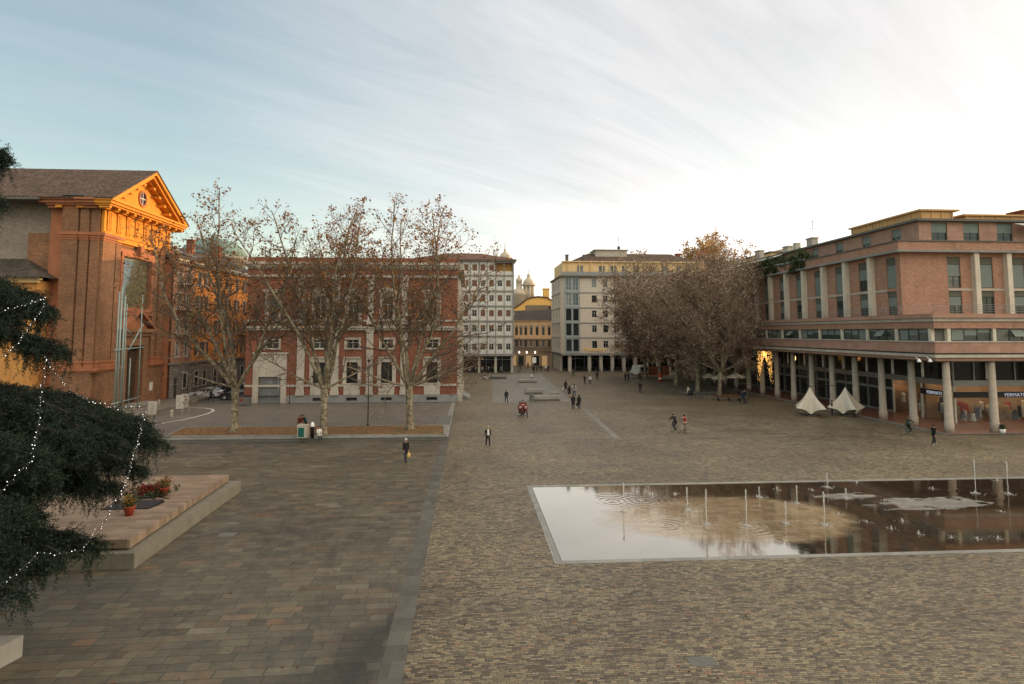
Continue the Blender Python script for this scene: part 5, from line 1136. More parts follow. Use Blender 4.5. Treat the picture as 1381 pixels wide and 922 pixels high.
def plant_tree(label, loc, sk, leafm, size, nleaf, barkm, twigm, group, rseed, jit=.16, topbias=0., rz=0, scale=1, cache=None):
    t = thing('plane_tree', label, 'tree', loc, rz, group); t.scale = (scale,)*3
    if cache is not None and cache: ms = cache
    else:
        big, tw, pts = sk; P = np.array([tuple(p) for p in pts]); rn = np.random.default_rng(rseed)
        P = P[rn.choice(len(P), len(P)//3, replace=False)]
        if topbias:
            w = np.clip((P[:, 2]-4)/18, 0, 1)**topbias+.12; P = P[rn.choice(len(P), len(P), p=w/w.sum())]
        ms = [big.mesh('trunk', barkm), tw.mesh('twigs', twigm), quads_mesh('crown', leafcloud(rn, P, size, jit, nleaf), leafm)]
        if cache is not None: cache.extend(ms)
    a = inst('trunk', ms[0], t); inst('twigs', ms[1], a); inst('crown', ms[2], t); return t
GL = 'bare plane trees in the leaf bed'
for px, py, seed, H, low, lab in ((316, 584, 33, 22.0, 2, 'leftmost plane tree with sparse rust leaves, in front of the orange palazzo'), (436, 587, 61, 22.3, 2, 'middle plane tree with sparse rust leaves, beside the seated figures and bin'), (553, 580, 14, 22.2, 5, 'rightmost plane tree of the leaf bed with long low branches reaching right')):
    g = G(px, py, .33); g.z = TZ(g.y)+.04
    plant_tree(lab, g, make_tree(seed, H, 3.9, .34, 6, (10, 40), 1.15, low), mt['leaf_rust'], .125, 4800, mt['bark'], mt['twig'], GL, seed, .22, 2.2, rz=2.9 if px < 400 else 0)
GR = 'dense plane trees in front of the arcade'
cacheA = []; cacheB = []
tl = [(970, 535, 2, 1.02, 'nearest dense plane tree on the right, with a bench at its foot'), (941.5, 529, 1, 1.22, 'second dense plane tree from the right, just behind the couple with the pram'), (912, 520, 0, 1.30, 'third dense plane tree from the right, on its own kerb island'), (890.6, 513.5, 1, 1.28, 'fourth dense plane tree from the right, in front of the orange barrier'), (871, 510, 0, 1.18, 'farthest left of the dense plane trees, next to the white van')]
skA = make_tree(31, 19.5, 3.4, .33, 6, (16, 50), 1.15, 5); skB = make_tree(47, 20, 3.4, .33, 6, (16, 50), 1.15, 5)
isl = []
for i, (px, py, k, s_, lab) in enumerate(tl):
    g = G(px, py); isl.append(g)
    if k == 2: plant_tree(lab, g, make_tree(15, 20.5, 3.4, .33, 6, (14, 46), 1.3, 4), mt['leaf_mauve'], .12, 9000, mt['bark'], mt['twig_mauve'], GR, 5, .25, 0, 0, s_)
    elif k == 0: plant_tree(lab, g, skA, mt['leaf_mauve'], .145, 17500, mt['bark'], mt['twig_mauve'], GR, 3, .3, 0, i*1.1, s_, cacheA)
    else: plant_tree(lab, g, skB, mt['leaf_mauve'], .145, 17500, mt['bark'], mt['twig_mauve'], GR, 4, .3, 0, i*1.7, s_, cacheB)
plant_tree('tall golden tree lit by the sun above the roofs behind the dense trees', (77, 195, 0), make_tree(61, 42.5, 20, .5, 8, (10, 58), .7, 0), mt['leaf_gold'], .36, 15000, mt['bark'], mt['twig'], None, 8, .6)
# ------------------------------------------------------------------ cedar in the foreground
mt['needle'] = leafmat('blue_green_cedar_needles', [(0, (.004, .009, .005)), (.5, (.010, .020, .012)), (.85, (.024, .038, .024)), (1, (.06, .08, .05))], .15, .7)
ced = thing('cedar_tree', 'dark drooping cedar with strings of white lights at the left edge', 'tree', (-23.5, 21.5, 0))
def make_cedar():
    rg = random.Random(77); nr = np.random.default_rng(77); wood = MB(); sprays = []
    T = Vector((-23.5, 21.5, 0))
    wood.chain([T+Vector((0, 0, z)) for z in (-.2, 1, 5, 10, 15, 19)], [.75, .6, .5, .38, .22, .06], 12)
    ends = []
    def E_(px, py, Y, n0): p = atY(px, py, Y); return (p, n0)
    spec = [E_(84, 420, 21.5, 10.7), E_(50, 398, 24, 11.0), E_(84, 462, 20.5, 9.6), E_(20, 400, 19, 11), E_(10, 430, 22, 10.5),
            E_(205, 575, 24.5, 6.6), E_(190, 565, 27, 7.0), E_(205, 590, 22.5, 6.3), E_(150, 560, 25, 7.2), E_(100, 555, 23, 7.4), E_(175, 600, 21.0, 6.2), E_(120, 590, 19.5, 6.5), E_(60, 560, 20, 7.5), E_(20, 560, 22, 8.0),
            E_(190, 630, 23.5, 5.6), E_(125, 645, 21.5, 5.3), E_(158, 652, 23.0, 5.0), E_(62, 690, 19.5, 4.4), E_(70, 625, 18.4, 5.8), E_(30, 610, 17.0, 6.0), E_(50, 665, 18.5, 4.8), E_(30, 690, 16.6, 4.4), E_(118, 728, 19.6, 3.4), E_(70, 745, 18.6, 3.0), E_(40, 755, 17.6, 2.9), E_(10, 745, 16.8, 3.2), E_(5, 785, 16.2, 2.5), E_(50, 725, 20.5, 3.8), E_(0, 650, 18.5, 5), E_(40, 640, 21, 5.4),
            E_(14, 198, 21.5, 15.8), E_(-8, 262, 20.5, 14.0), E_(-60, 240, 22, 15), E_(-45, 330, 21, 12.5)]
    for a in range(14):
        an = R(100+a*16); L = 6+rg.random()*2; z = 3+rg.random()*11; spec.append((T+Vector((math.cos(an)*L, math.sin(an)*L, z-.6)), z))
    for end, z0 in spec:
        a = T+Vector((0, 0, z0-.8)); L = (end-a).length; P = []; hump = rg.uniform(.5, 1.7)
        for i in range(10):
            f = i/9; q = a.lerp(end, f); q.z += (hump*math.sin(f*math.pi)*(1 if L > 4 else .5)); P.append(q+Vector((rg.gauss(0, .15), rg.gauss(0, .15), rg.gauss(0, .09))))
        wood.chain(P, [.13*(1-.85*i/9) for i in range(10)], 6, cap=False)
        for _ in range(int(L*26)):
            f = rg.random()**.7; i = min(int(f*9), 8); q = P[i].lerp(P[i+1], f*9-i); dd = Vector((rg.gauss(0, 1), rg.gauss(0, 1), rg.gauss(.25, .5))).normalized(); sprays.append((tuple(q), tuple(dd), rg.uniform(.25, .6)))
        s = L*.30
        while s < L:
            f = s/L; i = min(int(f*9), 8); q = P[i].lerp(P[i+1], f*9-i); t = (P[i+1]-P[i]).normalized(); side = rg.choice((-1, 1)); h = t.cross(Vector((0, 0, 1))).normalized()*side
            d = (h*rg.uniform(.5, 1)+t*rg.uniform(.4, 1)).normalized(); Ls = (.5+(1-f)*1.5)*rg.uniform(.7, 1.2); n = 6; Q = [q.copy()]
            for k in range(n): d = (d+Vector((rg.gauss(0, .1), rg.gauss(0, .1), -.09-.12*rg.random()))).normalized(); Q.append(Q[-1]+d*Ls/n)
            wood.chain(Q, [.025*(1-.8*k/n) for k in range(n+1)], 3, cap=False)
            for k in range(1, n+1):
                for _ in range(4):
                    p = Q[k-1].lerp(Q[k], rg.random()); dd = Vector((rg.gauss(0, 1), rg.gauss(0, 1), -.55+rg.gauss(0, .5))).normalized(); sprays.append((tuple(p), tuple(dd), rg.uniform(.22, .5)))
                if rg.random() < .5: # hanging tail
                    p = Q[k].copy(); dd = Vector((rg.gauss(0, .25), rg.gauss(0, .25), -1)).normalized()
                    for _ in range(rg.randint(1, 3)): sprays.append((tuple(p), tuple(dd), .4)); p = p+dd*.3; dd = (dd+Vector((rg.gauss(0, .2), rg.gauss(0, .2), 0))).normalized()
            s += .15*rg.uniform(.7, 1.3)
    P = np.array([s[0] for s in sprays]); D = np.array([s[1] for s in sprays]); Ls = np.array([s[2] for s in sprays])
    NT_ = 15; N = len(P); out = []
    for k in range(NT_):   # needle tufts along every spray
        f = (k+.5)/NT_; c = P+D*(Ls*f)[:, None]; c[:, 2] -= (.10*f*f)
        for j in range(2):
            a = nr.normal(0, 1, (N, 3)); a = a*.75+D*.6; a /= np.linalg.norm(a, axis=1)[:, None]; b = np.cross(a, nr.normal(0, 1, (N, 3))); b /= np.linalg.norm(b, axis=1)[:, None]
            s = (.050+.035*nr.random(N))[:, None]; out.append(np.stack([c-b*.007, c+a*s*.9-b*.010, c+a*s*1.5, c+a*s*.8+b*.010], 1))
    return wood, np.concatenate(out).reshape(-1, 3)
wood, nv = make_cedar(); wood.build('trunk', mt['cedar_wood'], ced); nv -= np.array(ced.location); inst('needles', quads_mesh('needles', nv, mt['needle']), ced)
print('cedar quads', len(nv)//4)
# strings of lights on the cedar
mt['bulb'] = emit('cool_white_bulb', (1, .97, .9), 3.0)
SL_ = [('string of white lights swinging from the cedar tip to the upper left', [(62, 402, 20), (30, 412, 19), (0, 421, 18.5), (-60, 425, 18)]),
       ('steep string of white lights falling left across the cedar', [(60, 410, 20), (45, 434, 19.5), (22, 465, 18.7), (0, 483, 18.2), (-50, 515, 18)]),
       ('string of white lights hanging straight down from the middle peak of the cedar', [(62, 479, 19.5), (57, 520, 18.6), (52, 575, 17.6), (42, 620, 16.8), (0, 664, 16.0)]),
       ('long string of white lights dipping right past the church door', [(63, 481, 19.5), (75, 503, 19.5), (95, 527, 19.5), (125, 543, 20), (160, 550, 20.5), (196, 549, 21)]),
       ('string of white lights sweeping from the cedar tip down to the monument corner', [(196, 552, 21), (186, 597, 20), (168, 655, 18.6), (140, 705, 17.6), (110, 742, 16.6), (75, 748, 16.2), (52, 745, 16)]),
       ('lowest string of white lights at the bottom left of the cedar', [(52, 745, 16), (35, 762, 15.8), (15, 780, 15.5), (-30, 800, 15.3)])]
for lab, P in SL_:
    Q = [atY(x, y, Y) for x, y, Y in P]; t_ = thing('light_string', lab, 'string lights', tuple(Q[0]), 0, 'strings of lights on the cedar'); m = MB(); m.chain(Q, .009, 4); m.build('cable', mt['black'], t_)
    b = MB(); s = 0
    for i in range(len(Q)-1):
        L = (Q[i+1]-Q[i]).length; n = max(1, int(L/.10))
        for k in range(n): c = Q[i].lerp(Q[i+1], k/n)+Vector((random.gauss(0, .025), random.gauss(0, .025), random.gauss(0, .025))); r_ = random.choice((.005, .008, .012)); b.lathe([(0, -r_), (r_, 0), (0, r_)], c, 5)
    o = b.build('bulbs', mt['bulb'], t_); o['kind'] = 'stuff'
# ------------------------------------------------------------------ monument platform
mon = thing('monument_platform', 'low two step stone memorial platform under the cedar', 'monument', (-18, 33, 0))
mt['peachstone'] = simple_slabs('peach_stone_boards', [(.20, .135, .09), (.26, .18, .12), (.31, .22, .155)], 1.6, .32, rough=.7)
a = G(178.7, 767.6, 0); b = G(317, 664, 0)
m = MB(); P = [(-26.5, 26.7, 0), (-13.75, 26.7, 0), (-13.95, 38.95, 0), (-26.5, 38.95, 0)]; m.prism([Vector(p) for p in P], (0, 0, .62)); m.build('lower_step', mt['mon_stone'], mon)
m = MB(); P = [(-26.3, 27.1, .70), (-14.15, 27.1, .70), (-14.6, 38.7, .70), (-26.3, 38.7, .70)]; m.prism([Vector(p) for p in P], (0, 0, .36)); m.build('upper_slab', mt['peachstone'], mon)
m = MB(); P = [(-26.0, 27.5, .6), (-14.6, 27.5, .6), (-15.0, 38.3, .6), (-26.0, 38.3, .6)]; m.prism([Vector(p) for p in P], (0, 0, .2)); m.build('plinth', mt['conc_dark'], mon)
blk = thing('stone_block', 'grey stone block cut off by the lower left corner of the photo', 'bench', (-15.5, 18.5, 0))
m = MB(); c = G(30, 885, 0); m.prism([Vector((c.x, c.y, 0)), Vector((c.x-.55, c.y-2.2, 0)), Vector((c.x-4, c.y-2.2, 0)), Vector((c.x-4, c.y, 0))], (0, 0, .62)); m.build('body', mt['concrete'], blk)
def pot(px, py, s, lab, cols):
    g = G(px, py, 1.06); t_ = thing('flower_pot', lab, 'flower pot', tuple(g), 0, 'flower pots on the memorial'); m = MB(); m.lathe([(.12*s, 0), (.2*s, .3*s), (.22*s, .34*s), (.17*s, .34*s), (.15*s, .28*s)], (0, 0, 0), 12)
    m.build('pot', plaster('red_plastic_pot', (.30, .045, .02), .2, 4, .5, False), t_, True)
    rn = np.random.default_rng(int(px)); P = np.array([[.0, 0, .45*s]]); 
    inst('leaves', quads_mesh('leaves', leafcloud(rn, P, .05, .11*s, 260), mt['ivy']), t_); P = np.array([[.0, 0, .55*s]])
    inst('flowers', quads_mesh('flowers', leafcloud(rn, P, .035, .12*s, 260), leafmat('petals', [(0, cols[0]), (1, cols[1])])), t_)
pot(221.5, 668, 1.3, 'red pot of yellow and red flowers standing free on the platform', ((.30, .05, .02), (.40, .25, .03)))
pot(174, 695, 1.3, 'red pot of yellow flowers close to the cedar branches', ((.42, .28, .03), (.34, .16, .02)))
g = G(200, 668, 1.06); wr = thing('flower_cushion', 'low cushion of dark red flowers between the two pots', 'wreath', tuple(g)); rn = np.random.default_rng(4)
P = rn.normal(0, 1, (80, 3))*np.array([.5, .3, .07])+np.array([0, 0, .2]); P[:, 2] = np.abs(P[:, 2]); inst('leaves', quads_mesh('leaves', leafcloud(rn, P, .08, .08, 900), mt['ivy']), wr); inst('flowers', quads_mesh('flowers', leafcloud(rn, P+np.array([0, 0, .1]), .05, .08, 900), leafmat('dark_red_petals', [(0, (.10, .008, .01)), (1, (.26, .02, .015))])), wr)
m = MB(); m.lathe([(.7, 0), (.66, .1), (.5, .16)], (0, 0, 0), 16); m.build('base', mt['black'], wr, True)
pl_ = thing('memorial_plaque', 'dark tilted memorial stone lying beside the cushion of flowers', 'plaque', tuple(G(182, 683, 1.06))); m = MB(); m.add([(-1.3, -.5, .0), (.9, -.5, .0), (1.1, .6, .0), (-1.1, .6, .0), (-1.3, -.5, .05), (.9, -.5, .05), (1.1, .6, .16), (-1.1, .6, .16)], [(3, 2, 1, 0), (4, 5, 6, 7), (0, 1, 5, 4), (1, 2, 6, 5), (2, 3, 7, 6), (3, 0, 4, 7)]); m.build('slab', mt['black'], pl_, True)
for (p1, p2), lab in ((((205, 671), (214, 676)), 'short iron rod on the platform left of the free standing pot'), (((213, 669), (228, 672)), 'longer iron rod on the platform below the free standing pot')):
    a, b = G(*p1, 1.08), G(*p2, 1.08); t_ = thing('iron_rod', lab, 'rod', tuple(a)); m = MB(); m.tube(a, b, .025, 5); m.build('rod', mt['black'], t_)
# ------------------------------------------------------------------ fountain jets
def spraymat():
    t = NT('water_spray'); d = t.n('ShaderNodeBsdfTranslucent'); d.inputs[0].default_value = (.65, .65, .62, 1); dd = t.n('ShaderNodeBsdfDiffuse'); dd.inputs[0].default_value = (.6, .6, .58, 1); m1 = t.n('ShaderNodeMixShader'); m1.inputs[0].default_value = .5; t.l(d.outputs[0], m1.inputs[1]); t.l(dd.outputs[0], m1.inputs[2])
    tr = t.n('ShaderNodeBsdfTransparent'); mx = t.n('ShaderNodeMixShader'); t.l(t.math('MULTIPLY_ADD', t.noise(t.pos(), 22, 3, .6), 1.6, -.25, clamp=True), mx.inputs[0]); t.l(tr.outputs[0], mx.inputs[1]); t.l(m1.outputs[0], mx.inputs[2]); t.l(mx.outputs[0], t.out.inputs[0]); return t.m
mt['spray'] = spraymat()
def where(px, py):
    fx = 'left' if px < 950 else 'middle' if px < 1150 else 'right'; return fx
rg = random.Random(12)
jn = sorted(JETS); nth = ['first', 'second', 'third', 'fourth', 'fifth', 'sixth', 'seventh', 'eighth', 'ninth', 'tenth', 'eleventh', 'twelfth', 'thirteenth', 'fourteenth', 'fifteenth', 'sixteenth', 'seventeenth', 'eighteenth', 'nineteenth']
for i, (px, py, h) in enumerate(jn):
    g = G(px, py, -.01); H = h*g.y/F*1.0
    kind = 'tall thin' if h > 35 else 'medium' if h > 20 else 'short'
    t_ = thing('water_jet', f'{kind} white water jet in the shallow pool, {nth[i]} jet counted from the left', 'water jet', tuple(g), 0, 'water jets in the pool')
    m = MB(); n = 9; P = [Vector((rg.gauss(0, .012), rg.gauss(0, .012), H*k/n)) for k in range(n+1)]
    m.chain(P, [.014+.02*(k/n)**2+rg.random()*.008 for k in range(n+1)], 6)
    m.lathe([(0, H-.12), (.035, H-.06), (.045, H+.02), (.015, H+.1)], (0, 0, 0), 7)
    for k in range(60):
        z = H*(rg.random()**.7); r_ = .02+.13*rg.random()**1.5*(1.25-z/H); an = rg.random()*6.3; w_ = rg.uniform(.006, .015); m.lathe([(0, -w_*1.6), (w_, 0), (0, w_*1.8)], (r_*math.cos(an), r_*math.sin(an), z), 4, smooth=False)
    m.build('column', mt['spray'], t_, True)
    m = MB(); m.lathe([(.2, .012), (.12, .03), (.04, .1), (.0, .11)], (0, 0, 0), 14)
    for k in range(26): r_ = .12+.4*rg.random()**1.5; an = rg.random()*6.3; m.lathe([(0, 0), (.03, .01), (0, .04)], (r_*math.cos(an), r_*math.sin(an), .01), 5, smooth=False)
    m.build('splash', mt['spray'], t_, True)['kind'] = 'stuff'
for i, (px, py) in enumerate(sorted(BUBS)):
    g = G(px, py, -.01); t_ = thing('water_bubbler', f'low splash of a water nozzle in the pool, {nth[i]} bubbler from the left', 'bubbler', tuple(g), 0, 'low bubblers in the pool'); m = MB(); hh = rg.uniform(.06, .2)
    m.lathe([(.09, .01), (.04, .03), (.02, hh), (0, hh+.03)], (0, 0, 0), 10)
    for k in range(12): r_ = .1+.25*rg.random(); an = rg.random()*6.3; m.lathe([(0, 0), (.025, .01), (0, .035)], (r_*math.cos(an), r_*math.sin(an), .01), 4, smooth=False)
    m.build('splash', mt['spray'], t_, True)['kind'] = 'stuff'
SUNK = 4.0; SKYK = .15; SKYTINT = (1.92, 1.91, 1.68); CLAZ = 48; CLG = 7.; CLB = 4.6; RG = 30.; CLCOL = (.97, .955, .96); EXPO = 0.27; REARK = 7.8; REARCOL = (1.0, .87, .68)
# ------------------------------------------------------------------ people
SK = {'skin': (.36, .21, .14)}
PM = {}
def cm_(name, col):
    if name not in PM: PM[name] = cloth(name, col)
    return PM[name]
BASE = {}; MIX = {}
def body_mesh(pose, female=False, coat=0, hood=False):
    key = (pose, female, coat, hood)
    if key in BASE: return BASE[key]
    J = {}; e = []
    def j(n, x, y, z, r, ry=None): J[n] = (Vector((x, y, z)), (r, ry or r))
    def mir(n, side, x, y, z, r, ry=None): j(n+('L' if side < 0 else 'R'), side*x, y, z, r, ry)
    bend = {'bend': .55, 'ride': .42, 'sit': .1}.get(pose, 0.)
    pz = {'sit': .50, 'ride': 1.02, 'bend': .93}.get(pose, .95); py = 0
    def up(h, d=0):  # point on the spine, bent forward (-y)
        a = bend*1.25; return (0, -math.sin(a)*h-d*math.cos(a), pz+math.cos(a)*h)
    j('pelvis', 0, 0, pz, .150, .105); x, y, z = up(.22); j('spine', x, y, z, .140 if not female else .125, .10); x, y, z = up(.44); j('chest', x, y, z, .165, .115); x, y, z = up(.56); j('neck', x, y, z, .06)
    x, y, z = up(.63, .02); j('head0', x, y-.01*(bend > 0), z, .075 if not hood else .1); x, y, z = up(.72, .03); j('head', x, y, z, .098 if not hood else .125, .105 if not hood else .13); x, y, z = up(.80, .02); j('head1', x, y, z, .07 if not hood else .1)
    e += [('pelvis', 'spine', 'top'), ('spine', 'chest', 'top'), ('chest', 'neck', 'top'), ('neck', 'head0', 'skin'), ('head0', 'head', 'head'), ('head', 'head1', 'head')]
    for s, c in ((-1, 'L'), (1, 'R')):
        sw = {'walk': .42*s, 'walk2': -.30*s, 'stand': .03*s}.get(pose, 0)
        cx, cy, cz = up(.50); mir('sh', s, .185, cy, cz, .075); e.append(('chest', 'sh'+c, 'top'))
        if pose in ('walk', 'walk2', 'stand'):
            aw = -sw*.75; mir('el', s, .23, cy+aw*.28, cz-.28, .056); mir('wr', s, .235, cy+aw*.55-.06, cz-.51, .042); mir('ha', s, .23, cy+aw*.66-.09, cz-.60, .045, .03); mir('fi', s, .225, cy+aw*.7-.11, cz-.67, .026, .018)
            mir('hip', s, .10, 0, .88, .105); kb = max(0, sw)*.5
            mir('kn', s, .10, -sw*.42-kb*.15, .50+kb*.04, .078); mir('an', s, .10, -sw*.85+kb*.6, .10+kb*.3, .055); mir('toe', s, .11, -sw*.85+kb*.6-.17, .045+kb*.12, .048, .04)
        elif pose == 'ride':
            mir('el', s, .24, cy-.22, cz-.20, .056); mir('wr', s, .24, cy-.42, cz-.30, .042); mir('ha', s, .24, cy-.50, cz-.31, .045); mir('fi', s, .23, cy-.54, cz-.33, .03)
            k = .14*s; mir('hip', s, .10, 0, 1.0, .105); mir('kn', s, .11, -.36, .72+k, .078); mir('an', s, .11, -.14+k*.3, .34+k, .055); mir('toe', s, .11, -.30+k*.3, .29+k, .048, .04)
        elif pose == 'bend':
            mir('el', s, .22, cy-.06, cz-.27, .056); mir('wr', s, .2, cy-.2, cz-.47, .042); mir('ha', s, .19, cy-.24, cz-.55, .045); mir('fi', s, .18, cy-.27, cz-.61, .03)
            mir('hip', s, .10, 0, .88, .105); mir('kn', s, .11, -.06, .50, .078); mir('an', s, .11, .03, .10, .055); mir('toe', s, .12, -.14, .045, .048, .04)
        elif pose == 'sit':
            mir('el', s, .23, cy-.05, cz-.27, .056); mir('wr', s, .17, cy-.27, cz-.32, .042); mir('ha', s, .13, cy-.34, cz-.34, .045); mir('fi', s, .11, cy-.38, cz-.36, .03)
            mir('hip', s, .10, -.05, .49, .105); mir('kn', s, .12, -.46, .50, .078); mir('an', s, .12, -.48, .10, .055); mir('toe', s, .13, -.64, .045, .048, .04)
        e += [('sh'+c, 'el'+c, 'top'), ('el'+c, 'wr'+c, 'top'), ('wr'+c, 'ha'+c, 'skin'), ('ha'+c, 'fi'+c, 'skin'), ('pelvis', 'hip'+c, 'legs'), ('hip'+c, 'kn'+c, 'legs'), ('kn'+c, 'an'+c, 'legs'), ('an'+c, 'toe'+c, 'shoes')]
    names = list(J); ix = {n: i for i, n in enumerate(names)}
    me = bpy.data.meshes.new('sk'); me.from_pydata([J[n][0] for n in names], [(ix[a], ix[b]) for a, b, _ in e], []); o = bpy.data.objects.new('sk', me); C.objects.link(o)
    md = o.modifiers.new('s', 'SKIN'); md.use_smooth_shade = True
    for i, n in enumerate(names):
        k = 1.12 if n[:2] in ('sh', 'el', 'ch', 'sp') and coat else 1.0
        me.skin_vertices[0].data[i].radius = (J[n][1][0]*k, J[n][1][1]*k); me.skin_vertices[0].data[i].use_root = (n == 'pelvis')
    ss_ = o.modifiers.new('u', 'SUBSURF'); ss_.levels = 1; ss_.render_levels = 1
    dg_ = bpy.context.evaluated_depsgraph_get(); nm = bpy.data.meshes.new_from_object(o.evaluated_get(dg_)); bpy.data.objects.remove(o); nm.name = 'body'
    mi = {'skin': 0, 'head': 0, 'top': 1, 'legs': 2, 'shoes': 3}
    if hood: mi['head'] = 1
    segs = [(J[a][0], J[b][0], mi[z]) for a, b, z in e]
    hd = J['head'][0]; zl = []
    for p in nm.polygons:
        c = p.center; best = (9, 0)
        for a, b, z in segs:
            ab = b-a; t = max(0, min(1, (c-a).dot(ab)/max(1e-6, ab.length_squared))); d = (c-(a+ab*t)).length
            if d < best[0]: best = (d, z)
        z = best[1]
        if z == 2 and c.z > pz-.05-coat*.01: z = 1
        if hood and z == 1 and (c-hd).length < .14 and c.y < hd.y-.04: z = 0
        zl.append(z); p.use_smooth = True
    MIX[nm.name] = zl; BASE[key] = (nm, J); return BASE[key]
def person(label, px, py, pose='walk', rz=0, top='black_jacket', legs='black_trousers', shoes='black_shoes', hair='dark', h=1.72, coat=0, female=False, hood=False, group='people crossing the square', bag=None, pack=None, skirt=None, loc=None, vest=None, scarf=None):
    g = Vector(loc) if loc is not None else G(px, py)
    base, J = body_mesh(pose, female, 1 if coat else 0, hood); t = thing('person', label, 'person', tuple(g), rz, group); s = h/1.76; t.scale = (s, s, s)
    me = base.copy(); mi_ = [p.material_index for p in base.polygons]; me.materials.clear()
    for nme in ('skin_tone', top, legs, shoes): me.materials.append(cm_(nme, CLO[nme]))
    me.polygons.foreach_set('material_index', MIX[base.name]); inst('body', me, t)
    hd = J['head'][0]; up_ = (J['head1'][0]-J['neck'][0]).normalized()
    if not hood:
        m = MB(); vs = []; fs = []; n = 12
        tail = .10 if female else .03
        for i in range(7):
            ph = math.pi*.5*(1-i/6)-(.0 if i < 6 else .25); r_ = .118
            for k in range(n):
                an = 2*math.pi*k/n; back = .5+.5*math.sin(an); zz = math.sin(ph)*r_*1.12; rr = math.cos(ph)*r_
                if i == 6: zz = -.02-tail*back*1.2
                if i >= 4 and back < .3: rr *= .86; zz = max(zz, .05)
                vs.append((hd.x+rr*math.cos(an), hd.y+.012+rr*1.08*math.sin(an), hd.z+.015+zz))
        for i in range(6):
            for k in range(n): k2 = (k+1) % n; fs.append((i*n+k, (i+1)*n+k, (i+1)*n+k2, i*n+k2))
        m.add(vs, fs, 0, True); m.build('hair', cm_('hair_'+hair, CLO['hair_'+hair]), t, True)
        f = MB(); f.lathe([(0, -.014), (.012, 0), (0, .02)], (hd.x, hd.y-.108, hd.z-.005), 5); f.box(hd.x-.045, hd.x-.02, hd.y-.105, hd.y-.095, hd.z+.015, hd.z+.027); f.box(hd.x+.02, hd.x+.045, hd.y-.105, hd.y-.095, hd.z+.015, hd.z+.027); f.box(hd.x-.025, hd.x+.025, hd.y-.103, hd.y-.092, hd.z-.055, hd.z-.045); f.build('face', cm_('face_marks', (.10, .045, .035)), t, True)
    if scarf:
        c = J['chest'][0]; m = MB(); m.lathe([(.10, .02), (.115, .07), (.085, .14)], (0, c.y, c.z), 12); m.box(-.085, .085, c.y-.15, c.y-.11, c.z-.38, c.z+.08); m.build('scarf', cm_('white_top', CLO['white_top']), t, True)
    if coat:
        m = MB(); pz = J['pelvis'][0].z; m.lathe([(.20, pz-coat), (.205, pz-coat+.02), (.185, pz-.05), (.165, pz+.12), (.17, pz+.2)], (0, 0, 0), 14); m.build('coat_skirt', cm_(top, CLO[top]), t, True)
    if skirt: m = MB(); pz = .95; m.lathe([(.27, pz-.5), (.17, pz+.02), (.15, pz+.06)], (0, 0, 0), 14); m.build('skirt', cm_(skirt, CLO[skirt]), t, True)
    if pack: c = J['chest'][0]; m = MB(); m.lathe([(.08, -.3), (.15, -.24), (.155, .0), (.12, .12), (.04, .16)], (0, c.y+.19, c.z), 10); m.build('backpack', cm_(pack, CLO[pack]), t, True)
    if bag:
        w = J['fiR'][0]; m = MB(); m.lathe([(.10, -.42), (.16, -.38), (.15, -.14), (.04, -.02), (.01, .04)], w, 8); m.build('bag', cm_(bag, CLO[bag]), t, True)
    if vest:
        for z0 in (1.12, 1.28): m = MB(); m.lathe([(.185, z0), (.188, z0+.05)], (0, 0, 0), 14); m.build('reflective_band', cm_('reflective_band', (.6, .6, .55)), t, True)
        m = MB(); m.lathe([(.085, .36), (.09, .41)], (.10, -.0, 0), 10); m.build('leg_band', cm_('reflective_band', (.6, .6, .55)), t, True)
    return t
CLO = dict(skin_tone=(.36, .21, .14), black_jacket=(.014, .014, .016), black_trousers=(.016, .016, .02), black_shoes=(.012, .011, .01), white_shoes=(.55, .55, .53), blue_jeans=(.05, .085, .15), dark_jeans=(.022, .03, .05), grey_jacket=(.08, .08, .085), white_top=(.55, .54, .5), cream_coat=(.42, .37, .28),
           red_jacket=(.15, .012, .012), dark_green_jacket=(.025, .035, .028), navy_coat=(.015, .025, .05), pink_jacket=(.42, .24, .20), pale_trousers=(.35, .28, .22), grey_trousers=(.10, .10, .10), brown_coat=(.10, .055, .03), teal_jacket=(.012, .06, .065), yellow_bag=(.48, .34, .12), red_pack=(.22, .02, .02), black_skirt=(.012, .012, .014),
           hair_dark=(.025, .016, .01), hair_white=(.5, .49, .46), hair_blond=(.34, .24, .11), hair_brown=(.09, .05, .025), red_brown=(.14, .03, .02))
PI = math.pi
person('white haired man in black jacket carrying a yellow bag on the slab paving', 547, 624, 'walk2', .5, hair='white', bag='yellow_bag', legs='dark_jeans', h=1.76, coat=.12)
person('blond woman with a white scarf and open black jacket walking towards the viewer', 658, 602, 'walk', .2, hair='blond', female=True, scarf=1, h=1.68)
person('person in dark hooded jacket and blue jeans alone left of the stone benches', 683, 543, 'walk', PI+.2, legs='dark_jeans', hood=True, h=1.72, coat=.1)
person('left paramedic of three in red jackets standing close together', 701.5, 563, 'stand', PI, top='red_jacket', vest=1, h=1.74, group='paramedics in red jackets')
person('middle paramedic of three in red jackets, half hidden behind the other two', 705, 560.5, 'stand', .1, top='red_jacket', vest=1, h=1.78, group='paramedics in red jackets')
person('right paramedic of three in red jackets with a bag at the side', 709, 563, 'walk', PI+.3, top='red_jacket', vest=1, h=1.70, bag='red_brown', group='paramedics in red jackets')
person('person in long black coat, left of the close pair right of the benches', 773, 551.5, 'stand', PI, coat=.35, h=1.8)
person('woman in black coat with dark bag, right of the close pair right of the benches', 781, 551.5, 'walk', PI-.2, coat=.2, female=True, h=1.74, bag='black_jacket')
person('woman in long black coat walking a small white dog', 763, 528, 'walk', PI+.4, coat=.4, female=True, h=1.78)
person('slim woman in black with bare legs next to the person in white', 768, 535, 'walk', 2.8, female=True, skirt='black_skirt', legs='skin_tone', h=1.65)
